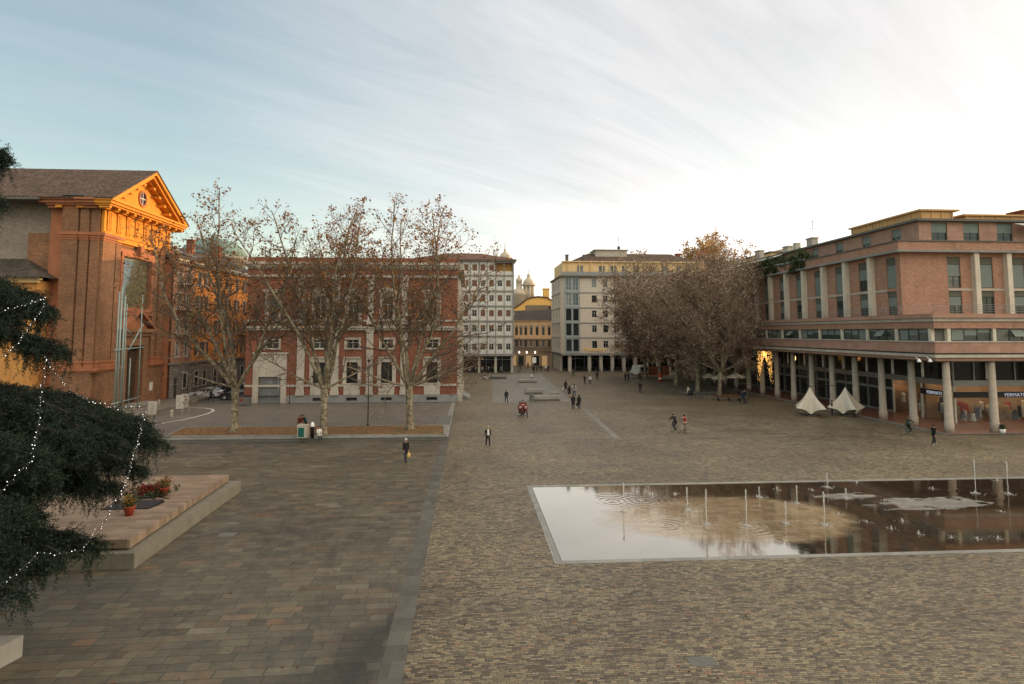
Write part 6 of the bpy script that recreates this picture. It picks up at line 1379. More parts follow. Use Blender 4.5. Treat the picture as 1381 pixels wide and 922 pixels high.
person('person in white jacket with a small backpack behind the black coated pair', 774.5, 534, 'walk', PI, top='white_top', legs='dark_jeans', pack='grey_jacket', h=1.78)
person('small dark figure left of the person in black and white near the pale block', 788.5, 517.5, 'stand', .4, h=1.62)
person('person in white top and black trousers in the middle of the far square', 796, 518, 'walk', .1, top='white_top', h=1.66, female=True)
person('dark figure in front of the second arcade pillar of the pale block', 805.5, 512.5, 'walk', PI, h=1.85, coat=.3)
person('grey dressed figure walking near the corner of the pale block', 773, 508.5, 'walk', 1.2, top='grey_jacket', legs='dark_jeans', h=1.72)
person('small figure in white sitting on the far flat bench', 716.7, 510.5, 'sit', .2, top='white_top', h=1.6, loc=tuple(G(716.7, 510.5)), group='people on the benches')
person('person in black at the mouth of the street, under the white sign', 719.6, 503.5, 'walk', PI, h=1.9, coat=.3)
for i, (px, py, tp, lab) in enumerate(((724, 501.5, 'grey_jacket', 'grey jacketed walker just inside the street'), (730, 500.8, 'navy_coat', 'navy coated walker in the crowd of the street'), (736, 501.2, 'white_top', 'walker in pale top at the right of the street'), (739.5, 502, 'black_jacket', 'black jacketed walker at the right of the street'), (727, 498.5, 'brown_coat', 'brown coated walker deep in the street'), (712, 497.5, 'black_jacket', 'black clad walker far up the street, on the left'), (702, 499, 'dark_green_jacket', 'green jacketed walker by the white block corner'))): person(lab, px, py, ('walk', 'walk2')[i % 2], (i*1.9) % 6, top=tp, h=1.7, female=i % 2 == 1)
person('left of two dark figures standing together in front of the white van', 843.5, 514.5, 'stand', PI+.5, legs='dark_jeans', h=1.75)
person('right of two dark figures standing together in front of the white van', 847.5, 514, 'stand', PI-.5, h=1.78, top='navy_coat')
person('lone black figure walking between the van and the dense trees', 863.7, 529.5, 'walk', 2.9, h=1.8, coat=.2)
person('dark figure standing right behind the lone black walker', 863, 512.5, 'stand', 0, h=1.75, top='brown_coat')
person('person in cream coat beside a dark pram under the trees', 928.3, 535.5, 'stand', -1.2, top='cream_coat', h=1.66, coat=.3)
person('person in navy bending over a pram under the trees', 933, 535.2, 'bend', 1.3, top='navy_coat', h=1.7)
person('left of two navy dressed people under the nearest dense tree', 1001.5, 544.5, 'walk', .6, top='navy_coat', legs='dark_jeans', h=1.78)
person('right of two navy dressed people under the nearest dense tree', 1004.5, 543.5, 'walk2', .5, top='navy_coat', h=1.8)
person('black jacketed cyclist pushing off beside a companion in the open square', 911, 582.5, 'ride', PI+.25, hood=True, legs='dark_jeans', h=1.74, group='cyclists', loc=tuple(G(911, 582.5)))
person('cyclist in pink with a red backpack in the open square', 924, 583.5, 'ride', PI-.15, top='pink_jacket', legs='pale_trousers', shoes='white_shoes', pack='red_pack', h=1.70, group='cyclists')
person('cyclist in dark green riding right along the arcade', 1224, 586.5, 'ride', PI/2+.3, top='dark_green_jacket', shoes='white_shoes', h=1.75, hood=True, group='cyclists')
person('man in black with white sneakers striding in front of the corner column', 1260, 600.5, 'walk', PI/2+.2, shoes='white_shoes', h=1.76)
person('black clad figure between the two folded parasols', 1122.5, 560, 'stand', 1.0, h=1.72)
person('person in dark clothes walking past the white car', 284, 541.5, 'walk', -PI/2, h=1.78, top='dark_green_jacket')
person('dark figure behind the white car by the palazzo wall', 272.5, 529.5, 'walk', 1.6, h=1.75)
g = G(404.5, 583, .36)
person('person in a red brown coat bending over the bin on the leaf bed', 0, 0, 'bend', .6, top='red_brown', legs='grey_trousers', h=1.72, loc=(g.x-.25, g.y+.5, g.z-.0), group='people by the leaf bed')
person('person in a teal jacket stooping behind the bin, at the right of the pair', 0, 0, 'bend', -.3, top='teal_jacket', h=1.72, loc=(g.x+.25, g.y+.9, g.z), group='people by the leaf bed')
g2 = G(429, 590.5, .38)
person('person in black and white sitting on the kerb by the middle tree', 0, 0, 'sit', .5, top='white_top', legs='black_trousers', h=1.55, loc=(g2.x, g2.y+.25, g2.z-.32+.15), group='people by the leaf bed')
# dog
def dog(label, px, py, col, s=1., rz=0):
    g = G(px, py); t = thing('dog', label, 'dog', tuple(g), rz); t.scale = (s,)*3
    V = [(0, .0, .36), (.0, .28, .37), (0, -.18, .36), (0, .38, .50), (0, .46, .54), (0, .58, .50), (0, -.32, .48), (0, -.38, .58)]; ed = [(0, 1), (0, 2), (1, 3), (3, 4), (4, 5), (2, 6), (6, 7)]; rr = [.10, .11, .10, .06, .075, .035, .03, .018]
    for y in (.24, -.16):
        for x in (-.07, .07):
            b = len(V); V += [(x, y, .26), (x, y+(.03 if y > 0 else -.06), .15), (x, y, .02)]; ed += [(1 if y > 0 else 2, b), (b, b+1), (b+1, b+2)]; rr += [.045, .028, .025]
    me = bpy.data.meshes.new('d'); me.from_pydata(V, ed, []); o = bpy.data.objects.new('d', me); C.objects.link(o); md = o.modifiers.new('s', 'SKIN')
    for i, r_ in enumerate(rr): me.skin_vertices[0].data[i].radius = (r_, r_)
    su = o.modifiers.new('u', 'SUBSURF'); su.levels = 1; dg_ = bpy.context.evaluated_depsgraph_get(); nm = bpy.data.meshes.new_from_object(o.evaluated_get(dg_)); bpy.data.objects.remove(o)
    nm.materials.clear(); nm.materials.append(cm_('dog_fur_'+label[:5], col)); inst('body', nm, t)
    m = MB()
    for x in (-.045, .045): m.add([(x-.02, .44, .59), (x+.02, .44, .59), (x, .42, .66), (x, .46, .59)], [(0, 1, 2), (1, 3, 2), (3, 0, 2)])
    m.build('ears', cm_('dog_fur_'+label[:5], col), t, True)
dog('small white dog beside the woman in the long black coat', 759.5, 527, (.6, .58, .52), 1., 2.6)
g = G(434, 590, .38)
dog('brown dog lying low at the kerb by the middle plane tree', 434, 591, (.12, .07, .045), .8, -1.2); [o for o in C.objects if o.name.startswith('dog')][-1]
# ------------------------------------------------------------------ bicycles, scooters, car, van
def bike_meshes(framecol):
    fm = metal('bicycle_paint', framecol, .35, .3); m = {}
    w = MB()
    for k in range(28):
        a0, a1 = 2*PI*k/28, 2*PI*(k+1)/28; w.chain([(0, .33*math.cos(a0), .33+.33*math.sin(a0)), (0, .33*math.cos(a1), .33+.33*math.sin(a1))], .018, 4, cap=False)
    m['tyre'] = w.mesh('tyre', mt['black']); w = MB()
    for k in range(12): a0 = 2*PI*k/12; w.tube((0, 0, .33), (0, .31*math.cos(a0), .33+.31*math.sin(a0)), .004, 3)
    m['rim'] = w.mesh('rim', mt['steel']); f = MB()
    bb, seat, head, fork, rear = (0, .05, .30), (0, .2, .82), (0, -.38, .86), (0, -.52, .33), (0, .50, .33)
    for a, b, r in ((bb, seat, .018), (bb, (0, -.40, .78), .02), (seat, head, .016), (bb, rear, .012), (seat, rear, .011), ((0, -.36, .95), (0, -.41, .68), .02), ((0, -.41, .68), fork, .014)): f.tube(a, b, r, 5)
    m['frame'] = f.mesh('frame', fm); h = MB(); h.chain([(-.27, -.28, 1.0), (-.2, -.36, 1.02), (0, -.36, 1.0), (.2, -.36, 1.02), (.27, -.28, 1.0)], .014, 5); m['handlebar'] = h.mesh('handlebar', mt['steel'])
    s = MB(); s.add([(-.08, .32, .88), (.08, .32, .88), (.02, .08, .88), (-.02, .08, .88), (-.07, .32, .93), (.07, .32, .93), (.015, .08, .92), (-.015, .08, .92)], [(3, 2, 1, 0), (4, 5, 6, 7), (0, 1, 5, 4), (1, 2, 6, 5), (2, 3, 7, 6), (3, 0, 4, 7)]); m['saddle'] = s.mesh('saddle', mt['black'])
    p = MB(); p.tube((-.13, .05, .30), (.13, .05, .30), .014, 5); p.tube((.1, .05, .3), (.1, -.08, .2), .01, 4); p.tube((-.1, .05, .3), (-.1, .18, .4), .01, 4); m['pedals'] = p.mesh('pedals', mt['black']); return m
def bicycle(label, loc, rz, m, group='bicycles', lean=0):
    t = thing('bicycle', label, 'bicycle', tuple(loc), rz, group); t.rotation_euler = (0, lean, rz)
    for y in (-.52, .50): wl = inst('wheel', m['tyre'], t, (0, y, 0)); inst('rim', m['rim'], wl)
    for k in ('frame', 'handlebar', 'saddle', 'pedals'): inst(k, m[k], t)
    return t
bm1 = bike_meshes((.02, .02, .022)); bm2 = bike_meshes((.25, .20, .16)); bm3 = bike_meshes((.05, .12, .13))
bicycle('black bicycle under the cyclist in the black jacket', G(911, 582.5), PI+.25, bm1); bicycle('pale bicycle under the cyclist in pink', G(924, 583.5), PI-.15, bm2); bicycle('grey green bicycle ridden right along the arcade', G(1224, 586.5), PI/2+.3, bm3)
def scooter_meshes(col):
    pm_ = metal('scooter_paint_%02d' % int(col[0]*99), col, .3, .1); m = {}
    w = MB(); w.chain([(0, .22*math.cos(a), .24+.22*math.sin(a)) for a in [2*PI*k/14 for k in range(15)]], .06, 6, cap=False); m['wheel'] = w.mesh('wheel', mt['black'])
    b = MB(); pr = [(-.45, .42), (-.62, .95), (-.55, 1.0), (-.38, .5), (-.1, .32), (.15, .34), (.25, .72), (.75, .78), (.85, .62), (.6, .38), (.2, .24), (-.3, .26)]; b.prism([Vector((-.16, y, z)) for y, z in pr], (.32, 0, 0)); m['body'] = b.mesh('body', pm_)
    s = MB(); s.prism([Vector((-.14, y, z)) for y, z in ((.12, .74), (.2, .84), (.8, .86), (.82, .79))], (.28, 0, 0)); m['seat'] = s.mesh('seat', mt['black']); h = MB(); h.chain([(-.33, -.5, 1.08), (0, -.58, 1.04), (.33, -.5, 1.08)], .022, 5); h.tube((0, -.58, 1.04), (0, -.62, .3), .035, 6); h.box(-.14, .14, -.72, -.69, 1.0, 1.4); m['handlebar'] = h.mesh('handlebar', mt['steel']); return m
def scooter(label, loc, rz, m, group):
    t = thing('scooter', label, 'scooter', tuple(loc), rz, group)
    for y in (-.66, .62): inst('wheel', m['wheel'], t, (0, y, 0))
    for k in ('body', 'seat', 'handlebar'): inst(k, m[k], t)
sms = [scooter_meshes(c) for c in ((.03, .03, .035), (.5, .5, .48), (.22, .03, .03), (.08, .10, .14))]
rg = random.Random(31); order = ['first', 'second', 'third', 'fourth', 'fifth', 'sixth', 'seventh', 'eighth', 'ninth', 'tenth', 'eleventh', 'twelfth', 'thirteenth', 'fourteenth', 'fifteenth', 'sixteenth', 'seventeenth', 'eighteenth', 'nineteenth', 'twentieth']
scn = ['black', 'white', 'red', 'dark blue']
for i in range(9): k = rg.randrange(4); scooter(f'{scn[k]} scooter, {order[i]} from the left in the row under the white block', (-4.6+i*1.5, 147.4+rg.random()*.4, 0), rg.uniform(-.2, .2), sms[k], 'scooters under the white block')
k = 1; scooter('pale scooter standing alone on the pavement in front of the white block', G(657, 511.5), 1.2, sms[1], None)
bms = [bm1, bm2, bm3]; bn = ['black', 'pale', 'grey green']
for i in range(20): k = rg.randrange(3); bicycle(f'parked {bn[k]} bicycle, {order[i]} from the left along the pale block arcade', (25.6+i*1.08+rg.random()*.3, 149.0+rg.random()*.3, 0), rg.uniform(-.3, .3)+(PI if i % 2 else 0), bms[k], 'bicycles parked along the pale block', .08)
def car(label, loc, rz, col, L=4.35, group=None):
    t = thing('parked_car', label, 'car', tuple(loc), rz, group); pm_ = metal('car_paint_'+label[:5].strip(), col, .25, .2); hw_ = .9
    prof = [(-2.15, .32), (-2.18, .62), (-2.02, .84), (-1.1, .98), (-.42, 1.44), (.2, 1.53), (1.2, 1.48), (1.85, 1.08), (2.12, .92), (2.16, .40), (2.0, .28), (-1.95, .26)]
    n = len(prof); vs = []
    for sx, ins in ((-1, 1), (-1, 0), (1, 0), (1, 1)):
        for (y, z) in prof:
            w = hw_-(.0 if z < 1.0 else (z-1.0)*.38)-(.06 if ins else 0); yy = y*(.985 if ins else 1); vs.append((sx*w, yy, z))
    m = MB(); m.add(vs, [tuple(range(n))[::-1]]+[(k*n+i, k*n+(i+1) % n, (k+1)*n+(i+1) % n, (k+1)*n+i) for k in range(3) for i in range(n)]+[tuple(range(3*n, 4*n))]); m.build('body', pm_, t, True)
    g_ = MB()
    for sx in (-1, 1):
        for q in (((-.95, 1.03), (-.42, 1.36), (.28, 1.44), (.28, 1.03)), ((.36, 1.03), (.36, 1.44), (1.15, 1.40), (1.55, 1.08))):
            g_.prism([Vector((sx*(hw_-(z-1.0)*.38-.02), y, z)) for y, z in q], (sx*.028, 0, 0))
    g_.add([(-.72, -1.06, 1.01), (.72, -1.06, 1.01), (.62, -.47, 1.42), (-.62, -.47, 1.42)], [(0, 1, 2, 3)]); g_.add([(-.6, 1.27, 1.45), (.6, 1.27, 1.45), (.7, 1.84, 1.11), (-.7, 1.84, 1.11)], [(0, 1, 2, 3)])
    for v_i in range(len(g_.v)-8, len(g_.v)): x, y, z = g_.v[v_i]; g_.v[v_i] = (x, y+(-.015 if y < 0 else .015), z+.02)
    g_.build('windows', mt['glass'], t, True)
    for y in (-1.35, 1.32):
        for sx in (-1, 1):
            w = MB(); w.chain([(sx*.74, y, .34), (sx*.93, y, .34)], .345, 18, smooth=False); wl = w.build('wheel', mt['black'], t, True); r_ = MB(); r_.chain([(sx*.93, y, .34), (sx*.945, y, .34)], .21, 14, smooth=False); r_.build('rim', mt['steel'], wl, True)
    for sx in (-1, 1): h = MB(); h.box(sx*.78-.15, sx*.78+.12 if sx < 0 else sx*.78+.1, -2.19, -2.05, .66, .80); h.build('headlight', mt['tube_white'], t, True)
    for sx in (-1, 1): h = MB(); h.box(sx*.76-.12, sx*.76+.12, 2.08, 2.17, .78, .95); h.build('tail_light', cm_('tail_light_red', (.2, .01, .01)), t, True)
    b = MB(); b.box(-.86, .86, -2.2, -2.1, .34, .52); b.box(-.86, .86, 2.08, 2.18, .34, .52); b.box(-.5, .5, -2.205, -2.19, .56, .68); b.build('bumper', mt['black'], t, True)
car('white car parked below the orange palazzo', G(279, 536, 0), R(-97), (.6, .61, .62)); car('black car half hidden behind the leftmost plane tree', G(318, 538), R(-80), (.012, .012, .014)); car('dark grey car parked behind the white car towards the palazzo corner', G(318, 527.5), R(-100), (.04, .04, .045))
van = thing('parked_van', 'white delivery van seen from behind beside the farthest tree', 'van', tuple(G(862, 506.5)), .15); 
m = MB(); m.prism([Vector((-1.0, y, z)) for y, z in ((-2.6, .4), (-2.7, .9), (-2.0, 1.2), (-1.5, 2.15), (-1.2, 2.3), (2.6, 2.3), (2.65, .4))], (2.0, 0, 0)); m.build('body', metal('van_paint', (.55, .56, .55), .35, .05), van, True).rotation_euler = (0, 0, PI)
m = MB(); m.box(-.85, -.05, -2.70, -2.66, 1.4, 2.0); m.box(.05, .85, -2.70, -2.66, 1.4, 2.0); m.build('rear_windows', mt['glass'], van, True)
m = MB(); m.box(-.95, .95, -2.76, -2.66, .4, .62); m.box(-.03, .03, -2.69, -2.66, .65, 2.2); m.build('bumper', mt['black'], van, True)
m = MB(); m.lathe([(.22, 0), (.22, .02)], (0, 0, 0), 14); em_ = m.build('emblem', mt['black'], van, True); em_.rotation_euler = (R(90), 0, 0); em_.location = (-.35, -2.665, 1.15)
for y in (-1.7, 1.7):
    for sx in (-1, 1): w = MB(); w.chain([(sx*.8, y, .36), (sx*1.01, y, .36)], .36, 16, smooth=False); w.build('wheel', mt['black'], van, True)
# ------------------------------------------------------------------ benches, barrier, islands
def bench(label, px0, px1, py, hz, depth, mat='concrete', rot=0):
    a, b = G(px0, py), G(px1, py); c = (a+b)/2; t = thing('stone_bench', label, 'bench', tuple(c), rot, 'low stone benches in the square'); L = (b-a).length
    m = MB(); m.box(-L/2, L/2, 0, depth, hz*.35, hz); m.build('seat', mt[mat], t, True); m = MB(); m.box(-L/2+.15, L/2-.15, .12, depth-.12, 0, hz*.35-.003); m.build('base', mt['conc_dark'], t, True); return t
bench('long front stone bench with a thick block at its left end', 716, 756.5, 541, .75, 1.1); m = MB(); bt = [o for o in C.objects if o.name.startswith('stone_bench')][-1]; m.box(-2.2, -1.7, -.15, 1.25, 0, .98); m.build('end_block', mt['conc_dark'], bt, True)
bench('middle stone bench behind the long one, offset left', 708.5, 733, 531.5, .75, 1.5); bench('short slanted stone bench at the right of the group', 740, 752, 534.5, .6, 1.2, rot=-.45)
bench('far flat stone bench with a figure in white on it', 699, 724.5, 516, .55, 2.0); bench('thin dark bench left of the far flat one, beside the scooter', 661, 683, 511, .5, 1.0, 'conc_dark')
wb_ = thing('wooden_bench', 'brown slatted bench at the foot of the nearest dense tree', 'bench', tuple(G(983, 540.5))); m = MB()
for k in range(4): m.box(-1.7, 1.7, -.25+k*.14, -.14+k*.14, .42, .46)
m.build('seat', cm_('bench_wood', (.10, .05, .025)), wb_, True); m = MB()
for k in range(3): m.box(-1.7, 1.7, .32, .36, .52+k*.13, .62+k*.13)
m.build('backrest', cm_('bench_wood', (.10, .05, .025)), wb_, True)
for x in (-1.5, 0, 1.5): m = MB(); m.box(x-.04, x+.04, -.25, .34, .0, .419); m.box(x-.04, x+.04, .30, .319, .42, .92); m.build('leg', mt['black'], wb_, True)
labs = ['nearest kerb island, round the tree with the wooden bench', 'second kerb island from the right under the dense trees', 'third kerb island from the right under the dense trees', 'fourth kerb island from the right, by the orange barrier', 'farthest kerb island, beside the white van']
for g, lab in zip(isl, labs):
    t = thing('tree_island', lab, 'tree island', tuple(g), 0, 'kerb islands under the dense trees'); m = MB()
    q = [(-2.9, -1.6), (2.9, -1.6), (2.9, 1.6), (-2.9, 1.6)]; q2 = [(-2.6, -1.3), (2.6, -1.3), (2.6, 1.3), (-2.6, 1.3)]
    m.box(-3.0, 3.0, -1.6, -1.35, 0, .22); m.box(-3.0, 3.0, 1.35, 1.6, 0, .22); m.box(-3.0, -2.75, -1.35, 1.35, 0, .218); m.box(2.75, 3.0, -1.35, 1.35, 0, .218); m.build('kerb', mt['conc_dark'], t, True)
    m = MB(); m.box(-2.75, 2.75, -1.35, 1.35, .0, .12); m.build('soil', mt['leafbed'], t, True)
def netmat():
    t = NT('orange_barrier_net'); u, v = t.wallvec(); cid, mk = t.cells(u, v, .5, .35, .06, rnd=0); c = t.mix(mk, (.25, .05, .015), t.mix(cid[0], (.55, .16, .06), (.62, .24, .12))); t.bsdf(c, .7); return t.m
mt['net'] = netmat(); ob = thing('barrier_fence', 'orange plastic site barrier behind the dense tree trunks', 'barrier', tuple(G(887, 506.5))); a, b = G(874.5, 506.5), G(902, 506.0); fr = FR(a.x, a.y, math.degrees(math.atan2(b.y-a.y, b.x-a.x))); LL = (b-a).length
m = MB(); fr.box(m, 0, LL, -.03, .03, .1, 2.1); m.build('net', mt['net'], ob); m = MB()
for i in range(6): p = fr.p(LL*i/5, .06, 0); m.tube(p, p+Vector((0, 0, 2.25)), .04, 5)
m.build('posts', mt['steel'], ob)
co = thing('traffic_barrel', 'orange and white site marker at the foot of the fourth dense tree', 'marker', tuple(G(890.5, 514.5))); m = MB(); m.lathe([(.35, 0), (.33, .6), (.28, 1.6), (.2, 1.65)], (0, 0, 0), 12); m.build('body', cm_('marker_orange', (.5, .07, .02)), co, True); m = MB(); m.lathe([(.345, .5), (.335, .75)], (0, 0, 0), 12); m.build('band', mt['tube_white'], co, True)
# ------------------------------------------------------------------ parasols
mt['canvas'] = plaster('cream_canvas', (.50, .45, .36), .12, 2, .85, False)
def folded_parasol(label, px, py, rz):
    g = G(px, py); t = thing('parasol', label, 'parasol', tuple(g), rz, 'folded cream parasols by the arcade'); m = MB(); n = 8; rows = 7; vs = []; fs = []
    for i in range(rows):
        f = i/(rows-1)
        for k in range(n*4):
            an = 2*PI*k/(n*4); lob = math.cos(an*4)  # four hanging corners
            fold = .16*math.cos(an*8)*f+.05*math.cos(an*16+1)*f; r_ = .06+(1.42+.55*lob*f+fold)*f**1.05; z = 3.25-2.45*f-(.42*f*f*max(0, -lob) if f > 0 else 0)+.25*f*f*max(0, lob)
            vs.append((r_*math.cos(an), r_*math.sin(an), z-.1*f))
    N = n*4
    for i in range(rows-1):
        for k in range(N): k2 = (k+1) % N; fs.append((i*N+k, (i+1)*N+k, (i+1)*N+k2, i*N+k2))
    fs.append(tuple(range(N))); m.add(vs, fs, 0, False); m.build('canopy', mt['canvas'], t, True)
    m = MB(); m.tube((0, 0, .1), (0, 0, 3.45), .04, 8); m.build('pole', mt['black'], t, True); m = MB(); m.box(-.5, .5, -.5, .5, 0, .1); m.build('base', mt['conc_dark'], t, True); return t
p1 = folded_parasol('left folded cream parasol hanging beside the arcade', 1093.5, 560, .3); p2 = folded_parasol('right folded cream parasol hanging beside the arcade', 1141.5, 560, -.1)
m = MB(); a = p1.location; b = p2.location; m.tube(Vector((a.x, a.y, 3.38)), Vector((b.x, b.y, 3.38)), .035, 6); m.build('cross_arm', mt['black'], p1)
for px, py, w, z, lab in ((963, 531, 2.3, 2.55, 'open white cafe parasol nearest the big trunk'), (948.5, 527, 2.0, 2.4, 'low open white cafe parasol left of the other one'), (985, 533, 2.6, 2.9, 'open cream cafe parasol under the arcade edge')):
    g = G(px+8, py); t = thing('parasol', lab, 'parasol', tuple(g), .3, 'open cafe parasols'); m = MB(); n = 8; vs = [(0, 0, z+.55)]+[(w*.55*math.cos(2*PI*k/n), w*.55*math.sin(2*PI*k/n), z) for k in range(n)]+[(w*.55*math.cos(2*PI*k/n), w*.55*math.sin(2*PI*k/n), z-.2) for k in range(n)]
    m.add(vs, [(0, 1+k, 1+(k+1) % n) for k in range(n)]+[(1+k, 9+k, 9+(k+1) % n, 1+(k+1) % n) for k in range(n)]); m.build('canopy', mt['canvas'], t, True); m = MB(); m.tube((0, 0, 0), (0, 0, z+.5), .035, 6); m.build('pole', mt['steel'], t, True)
rg = random.Random(8)
for i in range(8):
    g = Vector((42.6+rg.random()*1.6, 92+i*2.3, 0)); t = thing('cafe_table', f'round cafe table, {order[i]} nearest along the arcade', 'table', tuple(g), 0, 'cafe tables by the arcade'); m = MB(); m.lathe([(.38, .72), (.38, .75)], (0, 0, 0), 12); m.build('top', mt['black'], t, True); m = MB(); m.lathe([(.22, 0), (.03, .04), (.03, .72)], (0, 0, 0), 8); m.build('base', mt['steel'], t, True)
    for k, dx in enumerate((-.75, .75)):
        c = thing('cafe_chair', f'dark cafe chair {"left" if k == 0 else "right"} of the {order[i]} nearest table', 'chair', tuple(g+Vector((dx, 0, 0))), PI/2 if dx < 0 else -PI/2, 'cafe chairs by the arcade'); m = MB(); m.box(-.22, .22, -.22, .22, .43, .47); m.build('seat', mt['black'], c, True); m = MB(); m.box(-.22, .22, .18, .22, .5, .88); m.build('backrest', mt['black'], c, True)
        for sx in (-.19, .19):
            for sy in (-.19, .19): m = MB(); m.tube((sx, sy, 0), (sx, sy, .43), .015, 4); m.build('leg', mt['steel'], c, True)
# ------------------------------------------------------------------ street furniture
def post(name, label, cat, g, h, r, mat, top=None, group=None):
    t = thing(name, label, cat, tuple(g), 0, group); m = MB(); m.tube((0, 0, 0), (0, 0, h), r, 8, r*.7); m.build('pole', mat, t, True)
    if top == 'lamp': m = MB(); m.lathe([(.05, -.1), (.16, 0), (.16, .12), (.03, .2)], (0, 0, h), 10); m.build('lamp_head', mt['black'], t, True)
    if top == 'foot': pass
    m = MB(); m.lathe([(r*2, 0), (r*1.9, .25), (r*1.1, .3)], (0, 0, 0), 8); m.build('foot', mat, t, True); return t
g = G(496, 576, .2); g.z = TZ(g.y); post('street_lamp', 'thin dark lamp post between the middle and right plane trees', 'lamp post', g, atY(496, 487, g.y).z-g.z, .055, mt['black'], 'lamp')
g = G(374.5, 560, .12); g.z = TZ(g.y); post('metal_pole', 'thin pale metal pole in front of the grey bank door', 'pole', g, 5.6, .04, mt['steel'], None)
g = G(252, 548); post('traffic_pole', 'dark pole beside the notice boards at the road edge', 'pole', (g.x, g.y, 0), 7.2, .06, mt['black'], None)
g = G(392, 543.5); post('flag_pole', 'short dark pole standing against the bank wall', 'pole', (g.x, g.y-.6, 0), 3.9, .05, mt['black'], None)
def board(label, px, py, w, h, z0=.5):
    g = G(px, py, .3); t = thing('notice_board', label, 'notice board', tuple(g), .1, 'boards by the church pavement'); m = MB(); m.box(-w/2, w/2, -.03, .03, z0, z0+h); m.build('panel', mt['stone'], t, True)
    for s in (-1, 1): m = MB(); m.tube((s*w/2, 0, 0), (s*w/2, 0, z0+h), .03, 5); m.build('post', mt['steel'], t, True)
    m = MB(); rg = random.Random(int(px))
    for k in range(5): x = -w*.38+rg.random()*w*.3; zz = z0+h*(.15+.15*k); m.box(x, x+w*rg.uniform(.2, .5), -.034, -.0305, zz, zz+h*.05)
    m.build('print', mt['door_grey'], t, True)
board('plain white board at the corner of the church pavement', 205, 560, .9, 1.5, .1); board('left tall notice board at the bend of the road', 242, 557, .8, 1.6); board('right tall notice board at the bend of the road', 249, 555, .8, 1.6); board('low board just behind the pair of tall boards', 246, 551, .7, 1.2)
for i, (px, py) in enumerate(((214, 548), (231.5, 563.5), (246, 559), (253, 557))):
    g = G(px, py, .1); t = thing('bollard', f'pale stone bollard, {order[i]} from the left along the church pavement', 'bollard', (g.x, g.y, 0), 0, 'bollards by the church'); m = MB(); m.lathe([(.16, 0), (.15, .85), (.13, .95), (.05, 1.0)], (0, 0, 0), 10); m.build('post', mt['stone'], t, True); m = MB(); m.lathe([(.155, .7), (.157, .76)], (0, 0, 0), 10); m.build('ring', mt['black'], t, True)
g = G(407, 590.5, .375); t = thing('litter_bin', 'pale square litter bin with a green front at the bed kerb', 'bin', tuple(g)); m = MB(); m.box(-.42, .42, 0, .7, 0, 1.05); m.build('casing', mt['stone'], t, True); m = MB(); m.box(-.34, .18, -.025, -.003, .08, .9); m.build('door', cm_('bin_green', (.015, .09, .07)), t, True); m = MB(); m.box(-.46, .46, -.04, .74, 1.053, 1.12); m.build('lid', mt['stone'], t, True)
g = G(421, 590.5, .375); t = thing('bottle_post', 'black post bin topped by a crumpled white bag at the kerb', 'bin', tuple(g)); m = MB(); m.lathe([(.17, 0), (.17, .95), (.19, 1.0)], (0, 0, 0), 10); m.build('post', mt['black'], t, True); m = MB(); m.lathe([(.16, 1.0), (.17, 1.15), (.1, 1.38), (.03, 1.3)], (0, 0, 0), 7, smooth=False); m.build('bag', mt['tube_white'], t, True)
g = G(331, 545.5); t = thing('waste_container', 'dark street container against the bank wall', 'container', (g.x, g.y-.8, 0)); m = MB(); m.box(-.9, .9, -.5, .5, .12, 1.15); m.build('body', mt['conc_dark'], t, True); m = MB(); m.prism([Vector((-.92, y, z)) for y, z in ((-.52, 1.153), (0, 1.35), (.52, 1.153))], (1.84, 0, 0)); m.build('lid', mt['black'], t, True); m = MB(); m.box(-.35, .1, -.52, -.503, .6, .9); m.build('sticker', cm_('red_sticker', (.25, .03, .02)), t, True)
for i, (px, py, lab) in enumerate(((1352, 583.5, 'small white and black planter beside the right corner column'), )):
    g = G(px, py, .12); t = thing('planter', lab, 'planter', tuple(g)); m = MB(); m.lathe([(.22, 0), (.28, .35), (.24, .36)], (0, 0, 0), 10); m.build('pot', mt['tube_white'], t, True); rn = np.random.default_rng(5); inst('leaves', quads_mesh('leaves', leafcloud(rn, np.array([[0, 0, .55]]), .06, .13, 260), mt['ivy']), t)
st_ = thing('street_sign', 'white sign on a post at the mouth of the street', 'sign', tuple(G(720.5, 500))); m = MB(); m.box(-.5, .5, -.04, .04, 2.0, 3.4); m.build('panel', mt['tube_white'], st_, True); m = MB(); m.tube((0, .06, 0), (0, .06, 3.3), .05, 6); m.build('post', mt['steel'], st_, True)
g = G(699.5, 502); post('street_lamp', 'thin dark lamp post at the white block corner of the street', 'lamp post', g, 8.2, .06, mt['black'], 'lamp')
pr = thing('pram', 'dark pram between the cream coated and navy figures', 'pram', tuple(G(931.5, 536.5))); m = MB(); m.prism([Vector((-.25, y, z)) for y, z in ((-.45, .5), (-.5, .85), (.1, .7), (.45, 1.05), (.5, .6), (.3, .4), (-.3, .4))], (.5, 0, 0)); m.build('body', mt['black'], pr, True)
for y in (-.35, .35):
    for sx in (-.27, .27): w = MB(); w.chain([(sx-.02, y, .16), (sx+.02, y, .16)], .16, 12, smooth=False); w.build('wheel', mt['steel'], pr, True)
m = MB(); m.tube((0, .45, .6), (0, .75, 1.0), .02, 4); m.build('handle', mt['steel'], pr, True)
